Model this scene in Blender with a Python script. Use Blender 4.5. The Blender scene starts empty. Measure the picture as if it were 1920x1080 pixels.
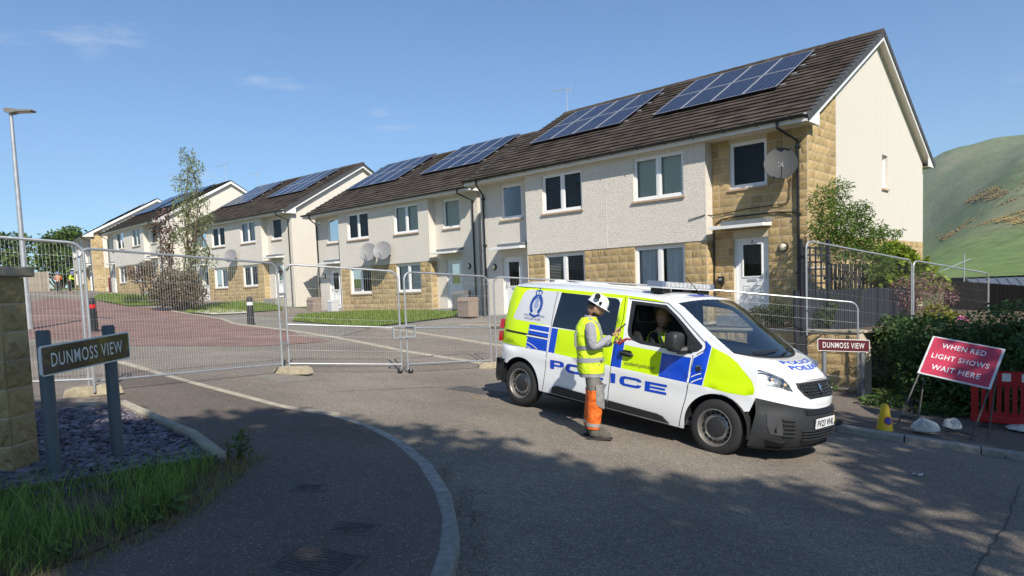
import bpy, bmesh, math, random
import numpy as np
from mathutils import Vector, Matrix, Euler
from mathutils.geometry import delaunay_2d_cdt
random.seed(7); rng = np.random.default_rng(7)
scene = bpy.context.scene
COL = scene.collection
R = math.radians

# ---------------------------------------------------------------- camera, sky, sun, exposure
PITCH, ROLL, YAW = R(-3.998), R(-2.1636), R(-44.132)
fw = Vector((0, math.cos(PITCH), math.sin(PITCH))); rt0 = Vector((1, 0, 0)); up0 = Vector((0, -math.sin(PITCH), math.cos(PITCH)))
cr = rt0*math.cos(ROLL) + up0*math.sin(ROLL); cu = -rt0*math.sin(ROLL) + up0*math.cos(ROLL)
cam = bpy.data.cameras.new('camera'); camo = bpy.data.objects.new('camera', cam); COL.objects.link(camo)
cam.sensor_width = 36; cam.lens = 36*1300/1920; cam.shift_y = 90/1920; cam.clip_start = .05; cam.clip_end = 9000
camo.matrix_world = Matrix(((cr.x, cu.x, -fw.x, 0), (cr.y, cu.y, -fw.y, 0), (cr.z, cu.z, -fw.z, 0), (0, 0, 0, 1)))
scene.camera = camo

SUN = Vector((.335, -1.098, 1.0)).normalized()          # towards the sun
world = bpy.data.worlds.new('World'); scene.world = world; world.use_nodes = True
nt = world.node_tree; nt.nodes.clear()
out = nt.nodes.new('ShaderNodeOutputWorld'); bg = nt.nodes.new('ShaderNodeBackground'); bg.inputs[1].default_value = .108
sky = nt.nodes.new('ShaderNodeTexSky'); sky.sky_type = 'NISHITA'; sky.sun_disc = False
sky.sun_elevation = math.asin(SUN.z); sky.sun_rotation = math.atan2(SUN.x, SUN.y); sky.altitude = 50; sky.air_density = 1.0; sky.dust_density = .35; sky.ozone_density = 2.2
tc = nt.nodes.new('ShaderNodeTexCoord'); mp = nt.nodes.new('ShaderNodeMapping'); mp.inputs['Scale'].default_value = (2.2, 2.2, 9.0); mp.inputs['Location'].default_value = (3.1, 1.9, .9)
nz = nt.nodes.new('ShaderNodeTexNoise'); nz.inputs['Scale'].default_value = 1.7; nz.inputs['Detail'].default_value = 9; nz.inputs['Roughness'].default_value = .62
rp = nt.nodes.new('ShaderNodeValToRGB'); rp.color_ramp.elements[0].position = .63; rp.color_ramp.elements[0].color = (0, 0, 0, 1); rp.color_ramp.elements[1].position = .84; rp.color_ramp.elements[1].color = (.6, .6, .6, 1)
mx = nt.nodes.new('ShaderNodeMixRGB'); mx.inputs[2].default_value = (5.6, 5.9, 6.3, 1)
L = nt.links.new
L(tc.outputs['Generated'], mp.inputs[0]); L(mp.outputs[0], nz.inputs['Vector']); L(nz.outputs['Fac'], rp.inputs[0]); L(rp.outputs[0], mx.inputs[0]); tn = nt.nodes.new('ShaderNodeMixRGB'); tn.blend_type = 'MULTIPLY'; tn.inputs[0].default_value = 1; tn.inputs[2].default_value = (.57, .79, .98, 1); L(sky.outputs[0], tn.inputs[1]); L(tn.outputs[0], mx.inputs[1]); L(mx.outputs[0], bg.inputs[0]); L(bg.outputs[0], out.inputs[0])
sl = bpy.data.lights.new('sun', 'SUN'); sl.energy = 5.0; sl.angle = R(.55); sl.color = (1.0, .93, .82)
so = bpy.data.objects.new('sun', sl); COL.objects.link(so); so.rotation_euler = (-SUN).to_track_quat('-Z', 'Y').to_euler()
scene.view_settings.view_transform = 'Standard'; scene.view_settings.look = 'None'; scene.view_settings.exposure = 0.44; scene.view_settings.gamma = 1.0
scene.view_settings.use_curve_mapping = False
scene.cycles.max_bounces = 8; scene.cycles.transparent_max_bounces = 24; scene.cycles.use_denoising = True

# ---------------------------------------------------------------- materials
MATS = {}
def M(name, col=(.5, .5, .5), rough=.6, metal=0., var=0., vs=4., bump=0., bs=60., spec=.5, coat=0., orand=0., dist=.01, detail=4., col2=None, trans=0., stretch=None):
    if name in MATS: return MATS[name]
    m = bpy.data.materials.new(name); m.use_nodes = True; MATS[name] = m
    t = m.node_tree; b = t.nodes['Principled BSDF']; l = t.links.new
    b.inputs['Roughness'].default_value = rough; b.inputs['Metallic'].default_value = metal
    b.inputs['Specular IOR Level'].default_value = spec; b.inputs['Coat Weight'].default_value = coat
    c = (*col, 1); b.inputs['Base Color'].default_value = c
    if var or bump or orand:
        co = t.nodes.new('ShaderNodeTexCoord'); src = co.outputs['Object']
        if stretch:
            mm = t.nodes.new('ShaderNodeMapping'); mm.inputs['Scale'].default_value = stretch; l(src, mm.inputs[0]); src = mm.outputs[0]
    last = None
    if var:
        n = t.nodes.new('ShaderNodeTexNoise'); n.inputs['Scale'].default_value = vs; n.inputs['Detail'].default_value = detail; l(src, n.inputs['Vector'])
        r = t.nodes.new('ShaderNodeValToRGB'); r.color_ramp.elements[0].position = .28; r.color_ramp.elements[1].position = .72
        r.color_ramp.elements[0].color = (*[x*(1-var) for x in col], 1); r.color_ramp.elements[1].color = (*(col2 or [min(1, x*(1+var)) for x in col]), 1)
        l(n.outputs['Fac'], r.inputs[0]); last = r.outputs[0]
    if orand:
        oi = t.nodes.new('ShaderNodeObjectInfo'); at = t.nodes.new('ShaderNodeAttribute'); at.attribute_name = 'rnd'
        ad = t.nodes.new('ShaderNodeMath'); ad.operation = 'ADD'; l(oi.outputs['Random'], ad.inputs[0]); l(at.outputs['Fac'], ad.inputs[1])
        fr = t.nodes.new('ShaderNodeMath'); fr.operation = 'FRACT'; l(ad.outputs[0], fr.inputs[0])
        mr = t.nodes.new('ShaderNodeMapRange'); mr.inputs['To Min'].default_value = 1-orand; mr.inputs['To Max'].default_value = 1+orand; l(fr.outputs[0], mr.inputs['Value'])
        mu = t.nodes.new('ShaderNodeMixRGB'); mu.blend_type = 'MULTIPLY'; mu.inputs[0].default_value = 1
        if last: l(last, mu.inputs[1])
        else: mu.inputs[1].default_value = c
        l(mr.outputs[0], mu.inputs[2]); last = mu.outputs[0]
    if last: l(last, b.inputs['Base Color'])
    if bump:
        n2 = t.nodes.new('ShaderNodeTexNoise'); n2.inputs['Scale'].default_value = bs; n2.inputs['Detail'].default_value = 6; l(src, n2.inputs['Vector'])
        bp = t.nodes.new('ShaderNodeBump'); bp.inputs['Strength'].default_value = bump; bp.inputs['Distance'].default_value = dist
        l(n2.outputs['Fac'], bp.inputs['Height']); l(bp.outputs[0], b.inputs['Normal'])
    if trans:
        tr = t.nodes.new('ShaderNodeBsdfTranslucent'); ms = t.nodes.new('ShaderNodeMixShader'); ms.inputs[0].default_value = trans
        if last: l(last, tr.inputs[0])
        else: tr.inputs[0].default_value = c
        o = t.nodes['Material Output']; l(b.outputs[0], ms.inputs[1]); l(tr.outputs[0], ms.inputs[2]); l(ms.outputs[0], o.inputs[0])
    return m
def glass(name, tint=(.8, .85, .85), refl=1.45, dark=.0):
    if name in MATS: return MATS[name]
    m = bpy.data.materials.new(name); m.use_nodes = True; MATS[name] = m
    t = m.node_tree; l = t.links.new; t.nodes.clear()
    o = t.nodes.new('ShaderNodeOutputMaterial'); g = t.nodes.new('ShaderNodeBsdfGlossy'); g.inputs['Roughness'].default_value = .015
    tr = t.nodes.new('ShaderNodeBsdfTransparent'); tr.inputs[0].default_value = (*tint, 1)
    f = t.nodes.new('ShaderNodeFresnel'); f.inputs[0].default_value = refl; ms = t.nodes.new('ShaderNodeMixShader')
    l(f.outputs[0], ms.inputs[0]); l(tr.outputs[0], ms.inputs[1]); l(g.outputs[0], ms.inputs[2]); l(ms.outputs[0], o.inputs[0])
    return m

# ---------------------------------------------------------------- mesh builder
class MB:
    def __init__(s): s.v = []; s.f = []; s.m = []
    def add(s, vs, fs, mi=0):
        o = len(s.v); s.v += [tuple(p) for p in vs]; s.f += [tuple(i+o for i in f) for f in fs]; s.m += [mi]*len(fs)
        return s
    def box(s, x0, x1, y0, y1, z0, z1, mi=0):
        return s.add([(x0, y0, z0), (x1, y0, z0), (x1, y1, z0), (x0, y1, z0), (x0, y0, z1), (x1, y0, z1), (x1, y1, z1), (x0, y1, z1)],
              [(0, 3, 2, 1), (4, 5, 6, 7), (0, 1, 5, 4), (1, 2, 6, 5), (2, 3, 7, 6), (3, 0, 4, 7)], mi)
    def obox(s, c, ax, ay, az, mi=0):
        c, ax, ay, az = map(Vector, (c, ax, ay, az)); p = []
        for k in (-1, 1):
            for i, j in ((-1, -1), (1, -1), (1, 1), (-1, 1)): p.append(c+ax*i+ay*j+az*k)
        return s.add(p, [(0, 3, 2, 1), (4, 5, 6, 7), (0, 1, 5, 4), (1, 2, 6, 5), (2, 3, 7, 6), (3, 0, 4, 7)], mi)
    def tube(s, pts, r, n=8, mi=0, cap=True):
        pts = [Vector(p) for p in pts]; rs = r if isinstance(r, (list, tuple)) else [r]*len(pts)
        o = len(s.v); prev = None
        for i, p in enumerate(pts):
            d = (pts[min(i+1, len(pts)-1)]-pts[max(i-1, 0)]).normalized()
            a = prev if prev is not None else (Vector((0, 0, 1)) if abs(d.z) < .9 else Vector((1, 0, 0)))
            a = (a - d*a.dot(d)).normalized(); b = d.cross(a); prev = a
            for k in range(n):
                t = 2*math.pi*k/n; s.v.append(tuple(p+(a*math.cos(t)+b*math.sin(t))*rs[i]))
        for i in range(len(pts)-1):
            for k in range(n):
                s.f.append((o+i*n+k, o+i*n+(k+1) % n, o+(i+1)*n+(k+1) % n, o+(i+1)*n+k)); s.m.append(mi)
        if cap:
            s.f.append(tuple(o+k for k in range(n))[::-1]); s.f.append(tuple(o+(len(pts)-1)*n+k for k in range(n))); s.m += [mi]*2
        return s
    def lathe(s, prof, n=24, axis='z', c=(0, 0, 0), mi=0):
        o = len(s.v)
        for (r, h) in prof:
            for k in range(n):
                t = 2*math.pi*k/n; x, y = r*math.cos(t), r*math.sin(t)
                p = (x, y, h) if axis == 'z' else ((x, h, y) if axis == 'y' else (h, x, y)); s.v.append((p[0]+c[0], p[1]+c[1], p[2]+c[2]))
        for i in range(len(prof)-1):
            for k in range(n):
                s.f.append((o+i*n+k, o+i*n+(k+1) % n, o+(i+1)*n+(k+1) % n, o+(i+1)*n+k)); s.m.append(mi)
        return s
    def prism(s, poly, fn, d, mi=0):     # 2D polygon -> fn(a,b,depth) ; front at depth 0, back at depth d
        n = len(poly); v = [fn(a, b, 0) for a, b in poly]+[fn(a, b, d) for a, b in poly]
        return s.add(v, [tuple(range(n)), tuple(range(2*n-1, n-1, -1))]+[(i, i+n, (i+1) % n+n, (i+1) % n) for i in range(n)], mi)
    def grid(s, fn, us, ws, mi=0):
        o = len(s.v); nu, nw = len(us), len(ws)
        for u in us:
            for w in ws: s.v.append(tuple(fn(u, w)))
        for i in range(nu-1):
            for j in range(nw-1):
                s.f.append((o+i*nw+j, o+(i+1)*nw+j, o+(i+1)*nw+j+1, o+i*nw+j+1)); s.m.append(mi)
        return s
    def build(s, name, mats, parent=None, smooth=False, fix=True, bevel=0.):
        me = bpy.data.meshes.new(name); me.from_pydata(s.v, [], s.f); me.update()
        for m in (mats if isinstance(mats, (list, tuple)) else [mats]): me.materials.append(m)
        if any(s.m): me.polygons.foreach_set('material_index', s.m)
        if fix:
            bm = bmesh.new(); bm.from_mesh(me); bmesh.ops.recalc_face_normals(bm, faces=bm.faces)
            if bevel: bmesh.ops.bevel(bm, geom=[e for e in bm.edges if len(e.link_faces) == 2 and e.calc_face_angle(0) > .6], offset=bevel, segments=2, affect='EDGES', profile=.6)
            bm.to_mesh(me); bm.free()
        if smooth: smoothmesh(me)
        return link(name, me, parent)
def smoothmesh(me, ang=40):
    me.polygons.foreach_set('use_smooth', [True]*len(me.polygons))
    try: me.set_sharp_from_angle(angle=R(ang))
    except Exception: pass
def link(name, me, parent=None):
    o = bpy.data.objects.new(name, me); COL.objects.link(o)
    if parent is not None: o.parent = parent
    return o
def tag(o, label=None, cat=None, group=None, kind=None):
    if label: o['label'] = label
    if cat: o['category'] = cat
    if group: o['group'] = group
    if kind: o['kind'] = kind
    return o
def thing(name, label, cat, loc=(0, 0, 0), rz=0., group=None, mat=None):
    o = bpy.data.objects.new(name, None); COL.objects.link(o); o.empty_display_size = .2
    if mat is not None: o.matrix_world = mat
    else: o.location = loc; o.rotation_euler = (0, 0, rz)
    return tag(o, label, cat, group)
def copy_tree(o, parent=None):
    c = o.copy(); COL.objects.link(c); c.parent = parent
    for ch in list(o.children): copy_tree(ch, c)
    return c
def tri_fill(outline, holes=(), step=None, lines=()):
    """constrained triangulation of a 2D outline with holes; optional interior grid points"""
    V2 = []; E = []
    def loop(p, close=True):
        o = len(V2); V2.extend(Vector(q) for q in p); n = len(p)
        E.extend((o+i, o+(i+1) % n) for i in range(n if close else n-1))
    loop(outline)
    for hl in holes: loop(hl)
    for ln in lines: loop(ln, False)
    if step:
        xs = [p[0] for p in outline]; ys = [p[1] for p in outline]
        sx, sy = (step if isinstance(step, tuple) else (step, step))
        for a in np.arange(min(xs)+sx*.5, max(xs), sx):
            for b in np.arange(min(ys)+sy*.5, max(ys), sy):
                if inside((a, b), outline): V2.append(Vector((a, b)))
    r = delaunay_2d_cdt(V2, E, [], 0, 1e-5)
    vs = [tuple(p) for p in r[0]]; fs = []
    for f in r[2]:
        c = (sum(vs[i][0] for i in f)/len(f), sum(vs[i][1] for i in f)/len(f))
        if inside(c, outline) and not any(inside(c, hl) for hl in holes): fs.append(tuple(f))
    return vs, fs
def inside(p, poly):
    x, y = p; r = False; j = len(poly)-1
    for i in range(len(poly)):
        xi, yi = poly[i][0], poly[i][1]; xj, yj = poly[j][0], poly[j][1]
        if (yi > y) != (yj > y) and x < (xj-xi)*(y-yi)/(yj-yi)+xi: r = not r
        j = i
    return r
def text2d(s, size, bold=0., sx=1., align='LEFT', spacing=1.):
    c = bpy.data.curves.new('t', 'FONT'); c.body = s; c.size = size; c.align_x = align; c.offset = bold; c.space_character = spacing; c.resolution_u = 3
    o = bpy.data.objects.new('t', c); COL.objects.link(o); dg = bpy.context.evaluated_depsgraph_get()
    me = bpy.data.meshes.new_from_object(o.evaluated_get(dg)); bpy.data.objects.remove(o); bpy.data.curves.remove(c)
    vs = [(v.co.x*sx, v.co.y) for v in me.vertices]; fs = [tuple(p.vertices) for p in me.polygons]; bpy.data.meshes.remove(me)
    return vs, fs
def fit_text(s, x0, x1, y0, y1, bold=0., spacing=1.):
    """text scaled to fill the rectangle"""
    vs, fs = text2d(s, 1., bold, 1., 'LEFT', spacing)
    a = np.array(vs); mn, mxx = a.min(0), a.max(0); k = (x1-x0)/(mxx[0]-mn[0]); q = (y1-y0)/(mxx[1]-mn[1])
    return [(x0+(p[0]-mn[0])*k, y0+(p[1]-mn[1])*q) for p in vs], fs
def arc(c, r, a0, a1, n=12): return [(c[0]+r*math.cos(R(a0+(a1-a0)*i/n)), c[1]+r*math.sin(R(a0+(a1-a0)*i/n))) for i in range(n+1)]
def mesh_np(name, verts, faces_quads, mat, parent=None, rnd=None, smooth=False):
    me = bpy.data.meshes.new(name); nv = len(verts); nf = len(faces_quads); k = faces_quads.shape[1]
    me.vertices.add(nv); me.vertices.foreach_set('co', np.asarray(verts, np.float32).ravel())
    me.loops.add(nf*k); me.loops.foreach_set('vertex_index', np.asarray(faces_quads, np.int32).ravel())
    me.polygons.add(nf); me.polygons.foreach_set('loop_start', np.arange(0, nf*k, k, dtype=np.int32))
    me.update(calc_edges=True); me.materials.append(mat)
    if rnd is not None:
        a = me.attributes.new('rnd', 'FLOAT', 'FACE'); a.data.foreach_set('value', np.asarray(rnd, np.float32))
    if smooth: me.polygons.foreach_set('use_smooth', [True]*nf)
    return link(name, me, parent)
# ---------------------------------------------------------------- terrain height (thin plate through surveyed levels)
C0 = Vector((7.6459, 17.8, 0)); UU = Vector((-.71774, .69631, 0)); VV = Vector((.69631, .71774, 0))
def uv(u, v): p = C0+UU*u+VV*v; return p.x, p.y
_c = [(X, Y, -1.80-(.11 if X > 0 else .095)*X) for X in (-8, -4, 0, 3, 6, 9) for Y in (1, 6, 11, 15)]
for u, z in ((13, -.98), (20, -.9), (26, -.85), (31, -.3), (41, -.1), (46, .45), (56, .8), (62, 1.2), (74, 1.8)):
    _c.append((*uv(u, -.2+(1.7 if u < 43 else .2)), z)); _c.append((*uv(u, 14), z+.1))
_c += [(-12.7, 21, -.86), (-9, 24, -.97), (-13.9, 20, -.68), (-52.6, 81, 1.47), (-40, 60, 1.1), (-25, 40, .1), (-30, 25, .6), (-20, 12, .05)]
for u in (1, 11): _c.append((*uv(u, -3.5), -1.85+.06*u))
_c += [(12, 16, -2.75), (16, 26, -2.6), (14, 10, -3.1)]
_c = np.array(_c)
def _tps(r): return np.where(r > 1e-9, r*r*np.log(np.maximum(r, 1e-9)), 0)
_n = len(_c); _D = np.hypot(_c[:, None, 0]-_c[None, :, 0], _c[:, None, 1]-_c[None, :, 1])
_A = np.zeros((_n+3, _n+3)); _A[:_n, :_n] = _tps(_D)+np.eye(_n)*6.; _A[:_n, _n] = 1; _A[:_n, _n+1:] = _c[:, :2]; _A[_n:, :_n] = _A[:_n, _n:].T
_W = np.linalg.solve(_A, np.r_[_c[:, 2], 0, 0, 0])
def gz(x, y):
    r = np.hypot(_c[:, 0]-x, _c[:, 1]-y); z = float(_tps(r)@_W[:_n]+_W[_n]+_W[_n+1]*x+_W[_n+2]*y)
    d = math.hypot(x+15, y-35); w = min(1, max(0, (d-58)/60)); w = w*w*(3-2*w)
    far = -3.0+.0*d if x > 0 else -3.0+4.0*min(1, max(0, (-x-10)/60))
    return z*(1-w)+far*w
def sheet(name, poly, dz, mat, step=1., kind='structure', lines=()):
    vs, fs = tri_fill(poly, step=step, lines=lines); f = dz if callable(dz) else (lambda x, y: dz)
    mb = MB(); mb.add([(x, y, gz(x, y)+f(x, y)) for x, y in vs], fs); o = mb.build(name, mat)
    for p in o.data.polygons:
        if p.normal.z < 0: o.data.flip_normals(); break
    smoothmesh(o.data, 60)
    return tag(o, kind=kind)

# surface materials
def asphalt(name, col, speck, sp_scale=260, patch=.18, warm=(1, .96, .9), amount=.62):
    m = M(name, col, .9, spec=.25)
    t = m.node_tree; l = t.links.new; b = t.nodes['Principled BSDF']
    co = t.nodes.new('ShaderNodeTexCoord')
    v = t.nodes.new('ShaderNodeTexVoronoi'); v.inputs['Scale'].default_value = sp_scale; l(co.outputs['Object'], v.inputs['Vector'])
    sp = t.nodes.new('ShaderNodeSeparateColor'); l(v.outputs['Color'], sp.inputs[0])
    r = t.nodes.new('ShaderNodeValToRGB'); e = r.color_ramp.elements
    e[0].position = .0; e[0].color = (*[c*.74 for c in col], 1); e[1].position = 1.; e[1].color = (*speck, 1)
    k = e.new(amount); k.color = (*[c*1.05 for c in col], 1); k2 = e.new(min(.97, amount+.25)); k2.color = (*[c*1.3*w for c, w in zip(col, warm)], 1)
    l(sp.outputs[0], r.inputs[0])
    n = t.nodes.new('ShaderNodeTexNoise'); n.inputs['Scale'].default_value = .55; n.inputs['Detail'].default_value = 7; l(co.outputs['Object'], n.inputs['Vector'])
    mr = t.nodes.new('ShaderNodeMapRange'); mr.inputs['From Min'].default_value = .3; mr.inputs['From Max'].default_value = .7; mr.inputs['To Min'].default_value = 1-patch; mr.inputs['To Max'].default_value = 1+patch; l(n.outputs['Fac'], mr.inputs['Value'])
    n3 = t.nodes.new('ShaderNodeTexNoise'); n3.inputs['Scale'].default_value = 9; n3.inputs['Detail'].default_value = 8; n3.inputs['Roughness'].default_value = .7; l(co.outputs['Object'], n3.inputs['Vector'])
    mr3 = t.nodes.new('ShaderNodeMapRange'); mr3.inputs['From Min'].default_value = .3; mr3.inputs['From Max'].default_value = .7; mr3.inputs['To Min'].default_value = .86; mr3.inputs['To Max'].default_value = 1.14; l(n3.outputs['Fac'], mr3.inputs['Value'])
    mm = t.nodes.new('ShaderNodeMath'); mm.operation = 'MULTIPLY'; l(mr.outputs[0], mm.inputs[0]); l(mr3.outputs[0], mm.inputs[1])
    mu = t.nodes.new('ShaderNodeMixRGB'); mu.blend_type = 'MULTIPLY'; mu.inputs[0].default_value = 1; l(r.outputs[0], mu.inputs[1]); l(mm.outputs[0], mu.inputs[2]); l(mu.outputs[0], b.inputs['Base Color'])
    bp = t.nodes.new('ShaderNodeBump'); bp.inputs['Strength'].default_value = .55; bp.inputs['Distance'].default_value = .006; l(v.outputs['Distance'], bp.inputs['Height']); l(bp.outputs[0], b.inputs['Normal'])
    return m
ROAD = asphalt('asphalt_road', (.192, .167, .139), (.39, .35, .30), 95)
PAVE = asphalt('asphalt_footway', (.145, .121, .101), (.41, .36, .31), 110, .14, amount=.84)
DRIVE = asphalt('concrete_drive', (.20, .185, .16), (.34, .31, .27), 60, .12)
RED = M('red_block_paving', (.22, .14, .12), .9, var=.28, vs=1.2, spec=.2)
def _brick(m, sc=1.):
    t = m.node_tree; l = t.links.new; b = t.nodes['Principled BSDF']; base = b.inputs['Base Color'].links[0].from_socket
    co = t.nodes.new('ShaderNodeTexCoord'); mp = t.nodes.new('ShaderNodeMapping'); mp.inputs['Rotation'].default_value = (0, 0, .7); l(co.outputs['Object'], mp.inputs[0])
    br = t.nodes.new('ShaderNodeTexBrick'); br.inputs['Scale'].default_value = sc*5; br.inputs['Mortar Size'].default_value = .02
    br.inputs['Color1'].default_value = (.85, .85, .85, 1); br.inputs['Color2'].default_value = (1.2, 1.15, 1.1, 1); br.inputs['Mortar'].default_value = (.62, .62, .62, 1); l(mp.outputs[0], br.inputs['Vector'])
    mu = t.nodes.new('ShaderNodeMixRGB'); mu.blend_type = 'MULTIPLY'; mu.inputs[0].default_value = 1; l(base, mu.inputs[1]); l(br.outputs[0], mu.inputs[2]); l(mu.outputs[0], b.inputs['Base Color'])
_brick(RED)
CONC = M('kerb_concrete', (.30, .285, .255), .9, var=.22, vs=14, bump=.4, bs=120, dist=.004, orand=.12, spec=.3)
EDGE = M('edging_concrete', (.36, .32, .25), .9, var=.2, vs=6, spec=.3)
LAWN = M('lawn_soil', (.085, .12, .028), .95, var=.35, vs=3, bump=.5, bs=40, dist=.03, spec=.1)
FIELD = M('field_grass', (.085, .12, .035), .95, var=.3, vs=.05, spec=.1)
SOIL = M('garden_soil', (.11, .09, .065), .95, var=.3, vs=3, bump=.5, bs=30, dist=.03, spec=.1)

# big terrain sheet out to the horizon
mb = MB(); rad = [0, 6, 12, 20, 30, 42, 56, 75, 100, 140, 200, 320, 600, 1200, 2400]; na = 72; vs = [(-5, 30, gz(-5, 30)-.16)]; fs = []
for r in rad[1:]:
    for k in range(na):
        a = 2*math.pi*k/na; x, y = -5+r*math.cos(a), 30+r*math.sin(a); vs.append((x, y, gz(x, y)-.16))
for k in range(na): fs.append((0, 1+k, 1+(k+1) % na))
for i in range(len(rad)-2):
    for k in range(na): fs.append((1+i*na+k, 1+(i+1)*na+k, 1+(i+1)*na+(k+1) % na, 1+i*na+(k+1) % na))
mb.add(vs, fs); g = mb.build('ground', FIELD, smooth=True); tag(g, kind='structure')

road = sheet('road', [(-10, -16), (16, -16), (14, 6), (9.5, 13.6), (7.5, 15.4), (4.5, 17), (-1, 24), (-1.3, 27.4), (-9.5, 36), (-13, 38.5), (-20.5, 46.5), (-25, 49), (-36, 60), (-46, 66), (-56, 72), (-44, 52), (-30, 36), (-20, 24), (-11.5, 12), (-9, 7)], 0., ROAD, 1.1)
sheet('red_paving', [(-9.2, 15.6), (-6.24, 16.85), (-4.89, 18.6), (-7.0, 21.7), (-9.85, 24.7), (-11.7, 28), (-16, 33), (-23.8, 41.8), (-29.9, 45.0), (-24, 34), (-17.5, 24), (-13, 17.5)], .005, RED, 1.2)
sheet('driveway', [(-4.5, 22.55), (-.45, 18.35), (3.2, 17.3), (3.0, 19.5), (-.6, 26.6), (-1.55, 26.7), (-4.2, 23.1)], .006, DRIVE, 1.)
sheet('footway', [(-11.6, 28.0), (-9.9, 24.8), (-7.0, 21.8), (-5.0, 19.2), (-4.6, 22.3), (-8.2, 25.8), (-12.2, 32.3), (-13.2, 30.6)], .008, DRIVE, 1.)

# near footway with kerb
KN = [(-2.25, 8.9), (-1.75, 8.45), (-1.2, 7.45), (-.8, 6.45), (-.56, 5.65), (-.43, 5.0), (-.39, 4.4), (-.40, 3.8), (-.46, 2.6), (-.55, .6), (-.7, -3)]
def kdz(x, y): t = min(1, max(0, (8.5-y)/2.0)); return .012+.09*t*t*(3-2*t)
inner = [(x-.13, y-.05) for x, y in KN]
sheet('pavement', inner+[(-9, -3), (-9, 5.2), (-7.5, 8.2), (-5.4, 8.9), (-7.3, 12.7), (-4.85, 10.62), (-3.05, 9.18)], kdz, PAVE, .45)
def kerb_run(name, pts, w, h, seg, mat, dzf, parent=None):
    """a line of kerb stones, each its own piece"""
    P = [Vector((x, y, 0)) for x, y in pts]; ds = [0]
    for a, b in zip(P, P[1:]): ds.append(ds[-1]+(b-a).length)
    def pos(s):
        for i in range(len(P)-1):
            if s <= ds[i+1] or i == len(P)-2: return P[i].lerp(P[i+1], (s-ds[i])/(ds[i+1]-ds[i]))
    root = bpy.data.objects.new(name, None); COL.objects.link(root); tag(root, kind='structure'); n = max(1, round(ds[-1]/seg))
    for i in range(n):
        a = pos(ds[-1]*i/n+.007); b = pos(ds[-1]*(i+1)/n-.007); mid = (a+b)/2; d = (b-a).normalized(); nn = Vector((-d.y, d.x, 0))
        mb = MB(); tilt = random.uniform(-.004, .004); q = []
        for p in (a, b):
            z = gz(p.x, p.y)+dzf(p.x, p.y)+tilt
            for s_, zz in ((-w/2, -h), (w/2, -h), (w/2, 0), (-w/2+.018, 0), (-w/2, -.02)): q.append((p+nn*s_+Vector((0, 0, z+zz))))
        mb.add(q, [(0, 1, 2, 3, 4), (9, 8, 7, 6, 5)]+[(k, (k+1) % 5, (k+1) % 5+5, k+5) for k in range(5)]); mb.build('kerb_stone', mat, root)
    return root
kerb_run('kerb', [(x-.065, y-.02) for x, y in KN][::-1], .13, .24, .92, CONC, kdz)
kerb_run('flush_kerb', [(-7.28, 12.8), (-4.81, 10.65), (-3.03, 9.2), (-2.32, 8.98)], .12, .1, .92, EDGE, lambda x, y: .018)
kerb_run('flush_kerb', [(-16.2, 33.1), (-11.74, 28.1), (-9.88, 24.75), (-7.02, 21.75), (-2.63, 16.95), (-.38, 15.4)], .14, .1, .92, EDGE, lambda x, y: .03)
kerb_run('flush_kerb', [(-4.51, 22.6), (-.43, 18.3), (1.5, 17.2)], .14, .12, .92, EDGE, lambda x, y: .05)
kerb_run('kerb', [(2.0, 12.6), (4.43, 10.65), (4.82, 10.35), (5.25, 10.0), (6.02, 9.5), (6.77, 9.1), (9.5, 7.3), (13, 4.6)], .13, .24, .92, CONC, lambda x, y: .10)
sheet('pavement', [(2.0, 12.7), (4.46, 10.73), (5.3, 10.07), (6.05, 9.57), (6.8, 9.17), (9.6, 7.35), (13.1, 4.7), (15, 6.5), (10.2, 11.6), (7.4, 14.3), (4.5, 15.5), (1.0, 16)], .095, PAVE, .6)
# timber-and-concrete edged slate bed by the wall
bedpoly = [(-5.35, 7.5), (-5.02, 8.1), (-4.7, 8.2), (-2.73, 6.35), (-2.6, 6.02), (-3.25, 5.02), (-3.6, 4.7), (-5.6, 5.6)]
SLATE = M('slate_chippings', (.16, .145, .175), .7, var=.3, vs=8, orand=.45)
sheet('slate_bed', bedpoly, .11, M('slate_bed_base', (.07, .065, .08), .9, var=.3, vs=20), .4)
kerb_run('bed_edging', [(-5.1, 8.0), (-4.7, 8.2)], .09, .25, .5, EDGE, lambda x, y: .17)
kerb_run('bed_edging', [(-4.68, 8.18), (-2.74, 6.36), (-2.6, 6.02)], .09, .3, .92, EDGE, lambda x, y: .19)
kerb_run('bed_edging', [(-2.62, 5.98), (-3.25, 5.03), (-3.6, 4.72)], .05, .3, 1.2, M('mossy_board', (.10, .10, .06), .9, var=.4, vs=10), lambda x, y: .185)
nS = 5200; pts = []
while len(pts) < nS:
    x, y = random.uniform(-5.6, -2.6), random.uniform(4.7, 8.2)
    if inside((x, y), bedpoly): pts.append((x, y, gz(x, y)+.115+random.random()*.03))
P = np.array(pts); n = len(P); a = rng.uniform(0, 6.28, n); L1 = rng.uniform(.02, .055, n); W1 = L1*rng.uniform(.35, .7, n); tl = rng.uniform(-.35, .35, (n, 2))
V = np.zeros((n, 4, 3))
for k, (i, j) in enumerate(((-1, -.6), (1, -1), (.8, 1), (-.9, .8))):
    dx = i*L1*np.cos(a)-j*W1*np.sin(a); dy = i*L1*np.sin(a)+j*W1*np.cos(a); V[:, k] = P+np.c_[dx, dy, tl[:, 0]*dx+tl[:, 1]*dy]
V2 = V.copy(); V2[:, :, 2] -= .012; VV8 = np.concatenate([V, V2], 1)
q = np.array([(0, 1, 2, 3), (0, 4, 5, 1), (1, 5, 6, 2), (2, 6, 7, 3), (3, 7, 4, 0)]); F = (np.arange(n)[:, None, None]*8+q[None]).reshape(-1, 4)
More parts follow.
